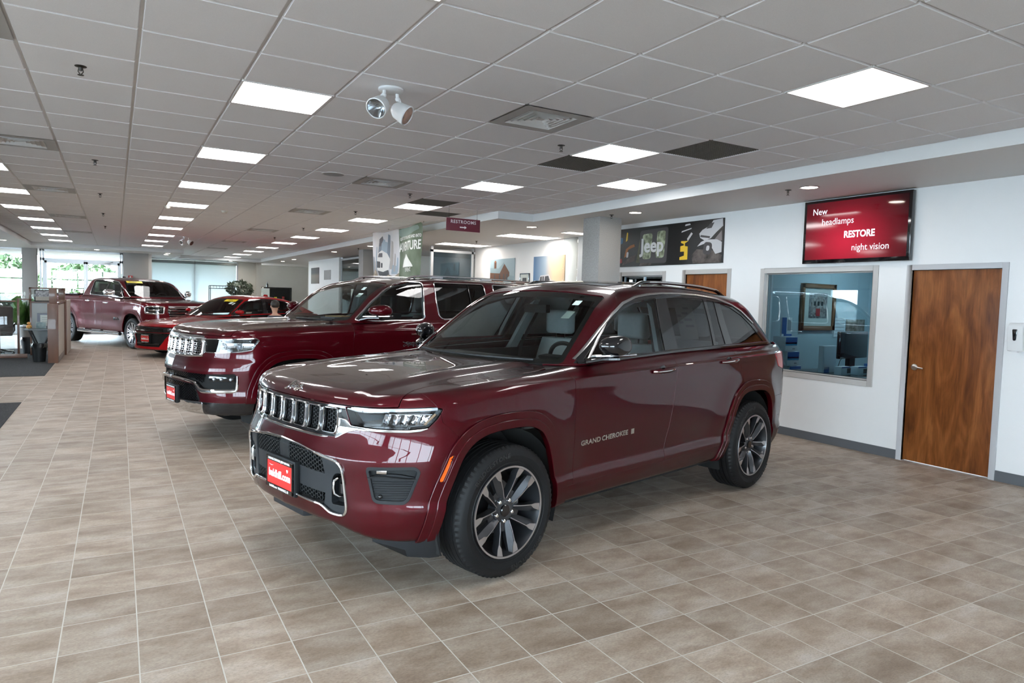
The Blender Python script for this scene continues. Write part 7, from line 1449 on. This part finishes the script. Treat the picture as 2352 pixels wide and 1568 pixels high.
t = thing('computer_monitor', 'black computer monitor seen from behind on the office desk', 'monitor', (8.45, 5.62, .80), .12); obj('screen_housing', S().box(-.30, .42, -.03, .03, .14, .50), gblack, t, bev=.015); obj('stand', S().box(-.03, .11, -.02, .04, .02, .2), mblack, t); obj('foot', S().box(-.1, .18, -.09, .09, 0, .02), mblack, t, bev=.006); s = S(); s.tube([(0, .03, .2), (-.2, .02, .12), (-.34, -.02, .02)], .004, 6); obj('cable', s, mblack, t)
t = thing('desk_tray', 'black paper tray with loose sheets under the monitor', 'tray', (8.50, 5.28, .80)); obj('tray', S().box(-.22, .22, -.12, .12, 0, .03), mblack, t, bev=.004); s = S(); s.box(-.18, .15, -.11, .1, .034, .042); s.box(-.1, .2, -.09, .11, .044, .05, M=Matrix.Rotation(.3, 4, 'Z')); obj('papers', s, ow, t)
card('info_sheet', 'white sheet with small photos standing at the right of the desk', 8.45, 5.02, .80, .20, .31, .01, ow, 'sheet', 0, [('header', -.46, .46, .84, .95, zbl)] + [('photo_print', -.38+.27*(k % 3), -.18+.27*(k % 3), .18+.16*(k//3), .29+.16*(k//3), (prd, rck, jg)[(k*2) % 3]) for k in range(9)])
t = thing('wall_calendar', 'calendar sheets pinned to the office wall right of the picture', 'calendar', (9.42, 6.355, 1.18)); obj('month_sheet', S().box(-.28, -.02, -.006, 0, 0, .28), ow, t); obj('picture_sheet', S().box(.0, .45, -.006, 0, 0, .26), noisy('calendar_photo', (.04, .05, .02), (.35, .30, .28), 12, .5), t); s = S(); [s.box(-.26, -.04, -.0075, -.005, .04+.05*k, .045+.05*k) for k in range(5)]; obj('ruled_lines', s, jg, t)
# ---------------------------------------------------------------- reception cubicle at the left
wdk = noisy('walnut_panel', (.11, .045, .024), (.17, .075, .042), 5, .4, 6, (1, 1, .3), coat=.2); bei = mat('beige_fabric', (.50, .46, .41), .9)
t = thing('cubicle_partition', 'walnut framed cubicle with glass panels and beige fabric at the left aisle', 'partition', (-1.1, 17.3, 0))
def cb(nm, x0, x1, y0, y1, z0, z1, m): return obj(nm, S().box(x0+1.1, x1+1.1, y0-17.3, y1-17.3, z0, z1), m, t, bev=.003)
cb('end_post', -1.22, -1.04, 17.2, 17.42, 0, 1.25, wdk); cb('end_post', -1.19, -1.06, 17.24, 17.42, 1.25, 1.575, wdk); cb('end_post', -1.17, -1.0, 19.3, 19.55, 0, 1.30, wdk); cb('end_post', -1.15, -1.02, 19.32, 19.5, 1.30, 1.575, wdk)
cb('fabric_panel', -1.10, -1.04, 17.42, 19.3, .12, 1.23, bei); cb('kick_plate', -1.11, -1.035, 17.42, 19.3, .006, .12, mat('kick_grey', (.20, .17, .15), .5)); cb('cap_rail', -1.13, -1.02, 17.42, 19.3, 1.23, 1.26, wdk); cb('top_rail', -1.12, -1.05, 17.42, 19.32, 1.55, 1.575, wdk); cb('fabric_panel', -1.08, -1.0, 19.55, 21.2, .0, 1.28, bei)
cb('back_panel', -1.70, -1.2, 19.35, 19.42, .1, 1.22, mat('panel_grey', (.42, .45, .45), .8)); cb('cap_rail', -1.72, -1.15, 19.32, 19.45, 1.22, 1.25, wdk); cb('glass_frame', -1.72, -1.68, 19.34, 19.43, 1.25, 1.575, wdk); cb('glass_frame', -1.72, -1.15, 19.34, 19.43, 1.545, 1.575, wdk)
cb('glass_frame', -1.71, -1.67, 19.34, 19.43, .0, 1.22, wdk); cb('glass_frame', -1.95, -1.91, 19.34, 19.43, .0, 1.30, wdk); cb('glass_frame', -1.95, -1.67, 19.34, 19.43, 1.28, 1.31, wdk)
for a in (-2.26, -3.4, -4.5): cb('glass_frame', a, a+.07, 18.6, 18.68, .0, 1.27, wdk)
cb('glass_frame', -5.0, -1.9, 18.6, 18.68, 1.245, 1.275, wdk); cb('glass_frame', -5.0, -1.7, 18.6, 18.68, .0, .09, wdk); cb('glass_panel', -5.0, -1.93, 18.635, 18.643, .09, 1.245, clear); cb('glass_panel', -1.68, -1.2, 19.38, 19.388, 1.25, 1.545, clear)
t = thing('framed_photo', 'small framed group photo standing on the cubicle top', 'picture', (-1.46, 19.30, 1.252), 0); obj('frame', S().box(-.15, .15, -.01, .01, 0, .27), gblack, t, bev=.003); obj('photo', S().box(-.13, .13, -.013, -.008, .11, .25), noisy('group_photo', (.05, .05, .055), (.50, .50, .52), 30, .5), t); obj('caption_card', S().box(-.13, .13, -.013, -.008, .02, .11), mat('caption_tan', (.38, .35, .30), .6), t)
t = thing('gift_bag', 'red and white gift bag on the cubicle top beside the photo', 'bag', (-1.27, 19.30, 1.252)); obj('bag', S().box(-.04, .04, -.03, .03, 0, .24), noisy('gift_print', (.45, .08, .06), (.60, .66, .66), 14, .6), t, bev=.004); s = S(); s.tube([(-.02, 0, .24), (-.015, 0, .29), (.015, 0, .29), (.02, 0, .24)], .004, 6); obj('bag_handle', s, paperw, t)
t = thing('side_table', 'small table with black crossed legs inside the cubicle', 'table', (-1.46, 18.75, 0)); obj('table_top', S().box(-.30, .26, -.25, .25, .62, .645), mat('table_grey', (.10, .12, .13), .3), t, bev=.004)
for yy in (-.2, .2): s = S(); s.tube([(-.2, yy, .62), (.03, yy, .02)], .018, 8); s.tube([(.2, yy, .62), (-.03, yy, .02)], .018, 8); obj('leg', s, mblack, t)
t = thing('pumpkin', 'small orange and yellow pumpkin ornament on the side table', 'ornament', (-1.67, 18.7, .645)); s = S(); s.ball((0, 0, .05), .055, 14, sc_=(1, 1, .85)); obj('body', s, noisy('pumpkin_skin', (.60, .22, .05), (.75, .50, .15), 12, .5), t); s = S(); s.ball((0, 0, .12), .038, 12); obj('top_gourd', s, mat('gourd_orange', (.65, .30, .08), .5), t)
t = thing('notice_board', 'grey framed notice sheet leaning at the back of the side table', 'notice', (-1.36, 19.1, .646)); obj('board', S().box(-.19, .17, 0, .012, 0, .34), mat('slate_blue', (.20, .22, .27), .6), t, bev=.002); obj('sheet', S().box(-.13, .16, -.003, 0, .05, .30), paperw, t); s = S(); [s.box(-.1, .13, -.005, -.003, .09+.05*k, .095+.05*k) for k in range(4)]; obj('ruled_lines', s, jg, t)
t = thing('photo_card', 'teal photo card in front of the notice sheet', 'photo', (-1.46, 18.85, .646)); obj('card', S().box(-.09, .09, 0, .01, 0, .14), noisy('teal_photo', (.05, .12, .13), (.40, .48, .48), 10, .5), t); obj('border', S().box(-.095, .095, .004, .012, -.0, .147), paperw, t)
def bin_(lab, x, y, sc_=1, liner=True):
    t = thing('waste_bin', lab, 'bin', (x, y, .006)); s = S(); s.lathe([(0, 0), (.11*sc_, 0), (.145*sc_, .38*sc_), (.138*sc_, .38*sc_), (.105*sc_, .01), (0, .01)], 28); obj('bucket', s, mblack, t)
    if liner:
        s = S(); rows = [[((.15*sc_+.012*math.sin(a*5+k))*(1+.08*k*(k < 2))*math.cos(a), (.15*sc_+.012*math.sin(a*5+k))*math.sin(a), .38*sc_+.01-.045*k*(1 if k else .0)+.008*math.sin(a*7)) for a in np.linspace(0, 2*math.pi, 40)] for k in range(3)]; s.grid(rows); obj('plastic_liner', s, glass('bin_liner', (.75, .75, .75), 1.0, .25), t, fix=False)
bin_('black waste bin with a clear liner at the foot of the walnut post', -1.40, 17.62); bin_('black waste bin with a liner behind the side table', -1.78, 19.75)
# office chair
t = thing('office_chair', 'dark brown leather swivel chair behind the cubicle glass', 'chair', (-2.35, 19.6, .006), .2); brn = mat('brown_leather', (.035, .018, .016), .4)
obj('seat', S().box(-.27, .27, -.26, .26, .44, .54), brn, t, bev=.04, seg=3); obj('backrest', S().box(-.27, .27, -.32, -.22, .52, 1.12), brn, t, bev=.045, seg=3)
for a in (-1, 1): s = S(); s.tube([(a*.27, .12, .46), (a*.33, .14, .55), (a*.33, .13, .70), (a*.32, -.2, .72), (a*.28, -.26, .68)], .022, 8); obj('armrest', s, gblack, t); 
s = S(); s.tube([(0, 0, .08), (0, 0, .45)], .03, 12); obj('column', s, gblack, t)
for k in range(5): a = 2*math.pi*k/5; s = S(); s.tube([(0, 0, .11), (.30*math.cos(a), .30*math.sin(a), .065)], [.028, .018], 8); s.ball((.30*math.cos(a), .30*math.sin(a), .028), .027, 10); obj('leg', s, gblack, t)
# potted plants
def plant(nm, lab, x, y, z0, zc, rx, rz, n_, sz, seed, col, pot=True, zbase=0):
    t = thing(nm, lab, 'plant', (x, y, zbase)); V, F = cloud(0, 0, zc-zbase, rx, rx*.8, rz, n_, sz, seed); obj('foliage', S().add(V, F), col, t, fix=False)
    s = S()
    for k in range(4): s.tube([(.02*math.cos(k*1.6), .02*math.sin(k*1.6), .25), (.08*math.cos(k*1.6), .08*math.sin(k*1.6), zc-zbase-rz*.5)], .012, 6)
    obj('stems', s, bark, t); s = S(); s.lathe([(0, 0), (.15, 0), (.20, .32), (.185, .32), (.17, .28), (0, .28)], 28); obj('pot', s, mat('pot_grey', (.12, .11, .10), .5), t)
figm = noisy('fig_leaf', (.035, .05, .035), (.20, .24, .17), 3, .5)
plant('potted_fig', 'leafy potted fig tree behind the red sedan beside the roller shade', 4.42, 29.9, 0, 1.72, .54, .34, 330, .11, 5, figm)
t = thing('potted_plant', 'potted broad-leaved plant with white blooms beside the cubicle chair', 'plant', (-2.05, 22.6, 0)); s = S(); r_ = np.random.default_rng(3)
for k in range(34):
    a = r_.uniform(0, 6.28); L = r_.uniform(.35, .75); h0 = .9; tip = (L*.75*math.cos(a), L*.75*math.sin(a), h0 + r_.uniform(-.25, .35)); mid = (tip[0]*.5, tip[1]*.5, max(tip[2], h0)+.12); w_ = .05; px, py = -math.sin(a)*w_, math.cos(a)*w_
    s.add([(0, 0, .55), (mid[0]+px, mid[1]+py, mid[2]), tip, (mid[0]-px, mid[1]-py, mid[2])], [(0, 1, 2), (0, 2, 3)])
obj('foliage', s, noisy('broad_leaf', (.02, .07, .02), (.15, .28, .08), 4, .4), t, fix=False); s = S(); s.lathe([(0, 0), (.15, 0), (.20, .5), (.18, .5), (.17, .45), (0, .45)], 24); obj('pot', s, mat('pot_grey', (.12, .11, .10), .5), t); s = S(); [s.ball((.12*math.cos(k*2.1), .12*math.sin(k*2.1), 1.15+.06*k), .05, 10, sc_=(.5, .4, 1.2)) for k in range(5)]; obj('bloom', s, paperw, t)
# black bookcase with bottle in the alcove, alarm box, display easel, wire rack
t = thing('bookcase', 'black bookcase against the cream alcove wall', 'bookcase', (6.25, 32.6, 0)); obj('carcass', S().box(-.78, .78, -.2, .2, 0, 1.86), gblack, t, bev=.005); obj('white_door', S().box(-.70, -.20, -.215, -.2, .9, 1.80), paperw, t); obj('shelf_recess', S().box(-.15, .70, -.215, -.19, 1.0, 1.78), dblack, t); s = S(); s.box(.0, .12, -.22, -.2, 1.3, 1.42); obj('yellow_box', s, yel, t); s = S(); s.box(.35, .45, -.22, -.2, 1.3, 1.45); obj('red_box', s, prd, t)
t = thing('bottle', 'dark bottle standing on top of the black bookcase', 'bottle', (5.98, 32.55, 1.861)); s = S(); s.lathe([(0, 0), (.045, 0), (.045, .12), (.015, .17), (.015, .23), (0, .23)], 20); obj('bottle_body', s, gblack, t)
t = thing('fire_alarm', 'red fire alarm pull box on the speckled column', 'alarm', (.48, 27.9, 2.0)); obj('box', S().box(-.07, .07, -.05, -.001, -.075, .075), mat('alarm_red', (.35, .02, .02), .4), t, bev=.006); obj('white_label', S().box(-.02, .02, -.054, -.05, -.04, .05), paperw, t)
t = thing('display_board', 'white display stand with a truck picture seen through the large SUV windshield', 'display', (5.55, 16.9, 0), -.35); obj('panel', S().box(-.42, .42, -.02, .02, .35, 1.75), paperw, t, bev=.003); obj('picture', S().box(-.34, .34, -.026, -.018, 1.0, 1.5), noisy('truck_photo', (.05, .04, .03), (.42, .34, .22), 7, .5), t); text('board_lettering', 'LEASE IT TO\nFINANCE OF IT', .09, inkb, t, frame((0, -.03, 1.58), (1, 0, 0), (0, 0, 1)), .0004, .001)
for a in (-.35, .35): s = S(); s.tube([(a, 0, .35), (a, .35, .0)], .015, 8); s.tube([(a, 0, .36), (a*1.05, -.15, 0)], .015, 8); obj('leg', s, alum, t)
t = thing('wire_rack', 'black wire basket rack behind the red sedan roof', 'rack', (3.15, 25.2, 0)); s = S()
for z in (.5, 1.0, 1.70, 1.79): s.tube([(-.38, -.2, z), (.38, -.2, z), (.38, .2, z), (-.38, .2, z)], .010, 6, True)
for a in np.linspace(-.38, .38, 9): s.tube([(a, -.2, 1.70), (a, -.2, 1.79)], .005, 6); s.tube([(a, -.2, 1.70), (a, .2, 1.70)], .005, 6)
obj('basket', s, mblack, t)
for a in (-.38, .38):
    for b_ in (-.2, .2): s = S(); s.tube([(a, b_, 0), (a, b_, 1.79)], .012, 8); obj('post', s, mblack, t)
# glass partition fronts of the rooms behind the banner
s = S()
for x in (6.74, 7.85): s.box(x, x+.06, 15.7, 15.76, 0, 2.86)
s.box(6.74, 7.95, 15.7, 15.76, 2.72, 2.78); s.box(6.74, 7.95, 15.7, 15.76, 0, .1)
for y in (18.95, 21.1, 23.2): s.box(6.66, 6.72, y, y+.06, 0, 2.86)
s.box(6.66, 6.72, 18.95, 23.3, 2.76, 2.82); st('trim_8', s, alum)
st('window_8', S().box(6.8, 7.9, 15.725, 15.733, .1, 2.74), glass('dim_glass', (.45, .55, .6), 2.0)); st('window_9', S().box(6.685, 6.69, 19.0, 23.2, 0, 2.78), clear)
st('window_10', S().box(7.60, 7.94, 11.2, 11.208, 0, SZ), clear)
t = thing('office_chair', 'pale mesh chair back seen through the glass partition', 'chair', (7.3, 17.6, 0)); s = S(); s.tube([(-.25, 0, 1.02), (-.22, 0, 1.3), (-.1, 0, 1.40), (.1, 0, 1.40), (.22, 0, 1.3), (.25, 0, 1.02)], .014, 8); obj('back_frame', s, frm, t); obj('backrest', S().box(-.22, .22, -.01, .01, .6, 1.32), mat('mesh_grey', (.25, .27, .26), .8), t, bev=.005); obj('seat', S().box(-.24, .24, .0, .46, .45, .52), mat('mesh_grey', (.25, .27, .26), .8), t, bev=.02); s = S(); s.tube([(0, .2, .0), (0, .2, .45)], .03, 10); s.lathe([(0, 0), (.28, 0), (.05, .08)], 5, M=Matrix.Translation((0, .2, 0))); obj('base', s, mblack, t)
# ---------------------------------------------------------------- person seated behind the large SUV (only the head shows over its hood)
def skinned(name, nodes, edges, m, parent, sub=2):
    me = bpy.data.meshes.new(name); me.from_pydata([n[:3] for n in nodes], edges, []); me.materials.append(m)
    o = bpy.data.objects.new(name, me); COL.objects.link(o); md = o.modifiers.new('skin', 'SKIN'); md.use_smooth_shade = True; sv = me.skin_vertices[0].data
    for v, n in zip(sv, nodes): v.radius = (n[3], n[4] if len(n) > 4 else n[3])
    sv[0].use_root = True; s2 = o.modifiers.new('sub', 'SUBSURF'); s2.levels = s2.render_levels = sub
    bpy.context.view_layer.update(); m2 = bpy.data.meshes.new_from_object(o.evaluated_get(bpy.context.evaluated_depsgraph_get())); bpy.data.objects.remove(o)
    m2.name = name; o = bpy.data.objects.new(name, m2); COL.objects.link(o); o.parent = parent
    for p_ in m2.polygons: p_.use_smooth = True
    return o
skin = mat('skin_tone', (.46, .26, .18), .5); shirt = mat('dark_shirt', (.03, .035, .05), .8); hair = noisy('dark_hair', (.010, .007, .005), (.022, .014, .010), 60, .6)
def person_seated():
    t = thing('person', 'dark-haired person in a dark shirt seated behind the large SUV hood', 'person', (3.12, 16.0, 0), math.radians(100))
    # faces +x of its own frame; one body mesh from feet to crown
    N = [(0, 0, .56, .145, .115), (.0, 0, .72, .14, .105), (.02, 0, .90, .155, .10), (.02, 0, 1.04, .13, .09), (.03, 0, 1.12, .055), (.045, 0, 1.18, .055), (.05, 0, 1.25, .082, .070), (.05, 0, 1.33, .088, .075), (.045, 0, 1.38, .06, .055),
         (0, .10, .53, .095), (.24, .12, .53, .080), (.42, .12, .50, .062), (.44, .12, .28, .052), (.44, .12, .10, .038), (.46, .12, .045, .04), (.60, .13, .03, .030),
         (0, -.10, .53, .095), (.24, -.12, .53, .080), (.42, -.12, .50, .062), (.44, -.12, .28, .052), (.44, -.12, .10, .038), (.46, -.12, .045, .04), (.60, -.13, .03, .030),
         (.01, .17, 1.03, .062), (.03, .22, .90, .048), (.07, .24, .77, .040), (.20, .20, .70, .034), (.30, .15, .66, .027), (.345, .14, .65, .030, .016),
         (.01, -.17, 1.03, .062), (.03, -.22, .90, .048), (.07, -.24, .77, .040), (.20, -.20, .70, .034), (.30, -.15, .66, .027), (.345, -.14, .65, .030, .016)]
    E = [(0, 1), (1, 2), (2, 3), (3, 4), (4, 5), (5, 6), (6, 7), (7, 8), (0, 9), (9, 10), (10, 11), (11, 12), (12, 13), (13, 14), (14, 15), (0, 16), (16, 17), (17, 18), (18, 19), (19, 20), (20, 21), (21, 22), (3, 23), (23, 24), (24, 25), (25, 26), (26, 27), (27, 28), (3, 29), (29, 30), (30, 31), (31, 32), (32, 33), (33, 34)]
    b = skinned('body', N, E, skin, t)
    for sg in (1, -1):
        for k, (dy, L) in enumerate(((-.022, .060), (-.007, .068), (.008, .064), (.021, .052))): s = S(); y = sg*.14 + dy; s.tube([(.36, y, .652), (.385+L*.35, y, .648), (.385+L*.8, y, .628)], [.0085, .008, .006], 8); obj('finger', s, skin, t)
        s = S(); s.tube([(.335, sg*.14-sg*.03, .655), (.365, sg*.14-sg*.046, .645), (.385, sg*.14-sg*.045, .632)], [.010, .009, .007], 8); obj('thumb', s, skin, t)
    # clothes: slightly larger copies of the torso and limb chains
    T_ = [(x, y, z, *[r+.012 for r in rr]) for x, y, z, *rr in N]; idx = [0, 1, 2, 3, 23, 24, 25, 29, 30, 31]; mp = {a: i for i, a in enumerate(idx)}
    nn = [T_[a] for a in idx]; nn.append((.028, 0, 1.09, .068, .062)); skinned('shirt', nn, [(0, 1), (1, 2), (2, 3), (mp[3], mp[23]), (mp[23], mp[24]), (mp[24], mp[25]), (mp[3], mp[29]), (mp[29], mp[30]), (mp[30], mp[31]), (3, 10)], shirt, t)
    idx = [0, 9, 10, 11, 12, 13, 16, 17, 18, 19, 20]; mp = {a: i for i, a in enumerate(idx)}; skinned('trousers', [T_[a] for a in idx], [(mp[a], mp[b_]) for a, b_ in E if a in mp and b_ in mp], mat('dark_trousers', (.015, .015, .02), .8), t)
    for sg in (1, -1): s = S(); s.tube([(.40, sg*.125, .04), (.50, sg*.128, .045), (.66, sg*.135, .032)], [.05, .048, .032], 12); obj('shoe', s, gblack, t)
    s = S(); s.ball((.028, 0, 1.345), .108, 20, sc_=(1.0, .88, .92)); s.v = [(x if x < .085 else .085 - (x-.085)*.2, y, max(z, 1.27 + max(0, x-.02)*1.25)) for x, y, z in s.v]; obj('hair', s, hair, t)
    for sg in (1, -1): s = S(); s.ball((.126, sg*.032, 1.305), .012, 10); obj('eye', s, paperw, t); s = S(); s.ball((.136, sg*.032, 1.305), .005, 8); obj('pupil', s, dblack, t); s = S(); s.ball((.04, sg*.088, 1.29), .026, 12, sc_=(.8, .35, 1.2)); obj('ear', s, skin, t)
    s = S(); s.tube([(.124, 0, 1.31), (.150, 0, 1.275), (.130, 0, 1.262)], [.008, .014, .010], 8); obj('nose', s, skin, t); s = S(); s.tube([(.122, -.022, 1.232), (.130, 0, 1.230), (.122, .022, 1.232)], .005, 8); obj('mouth', s, mat('lip_tone', (.35, .12, .10), .5), t)
    c = thing('waiting_chair', 'dark chair carrying the seated person behind the large SUV', 'chair', (3.12, 16.0, 0), math.radians(100))
    obj('seat', S().box(-.22, .24, -.23, .23, .38, .425), dkleather, c, bev=.012); obj('backrest', S().box(-.25, -.20, -.22, .22, .50, .90), dkleather, c, bev=.012)
    for x in (-.2, .21):
        for y in (-.2, .2): s = S(); s.tube([(x, y, 0), (x, y, .39 if x > 0 else .52)], .012, 8); obj('leg', s, gblack, c)
person_seated()
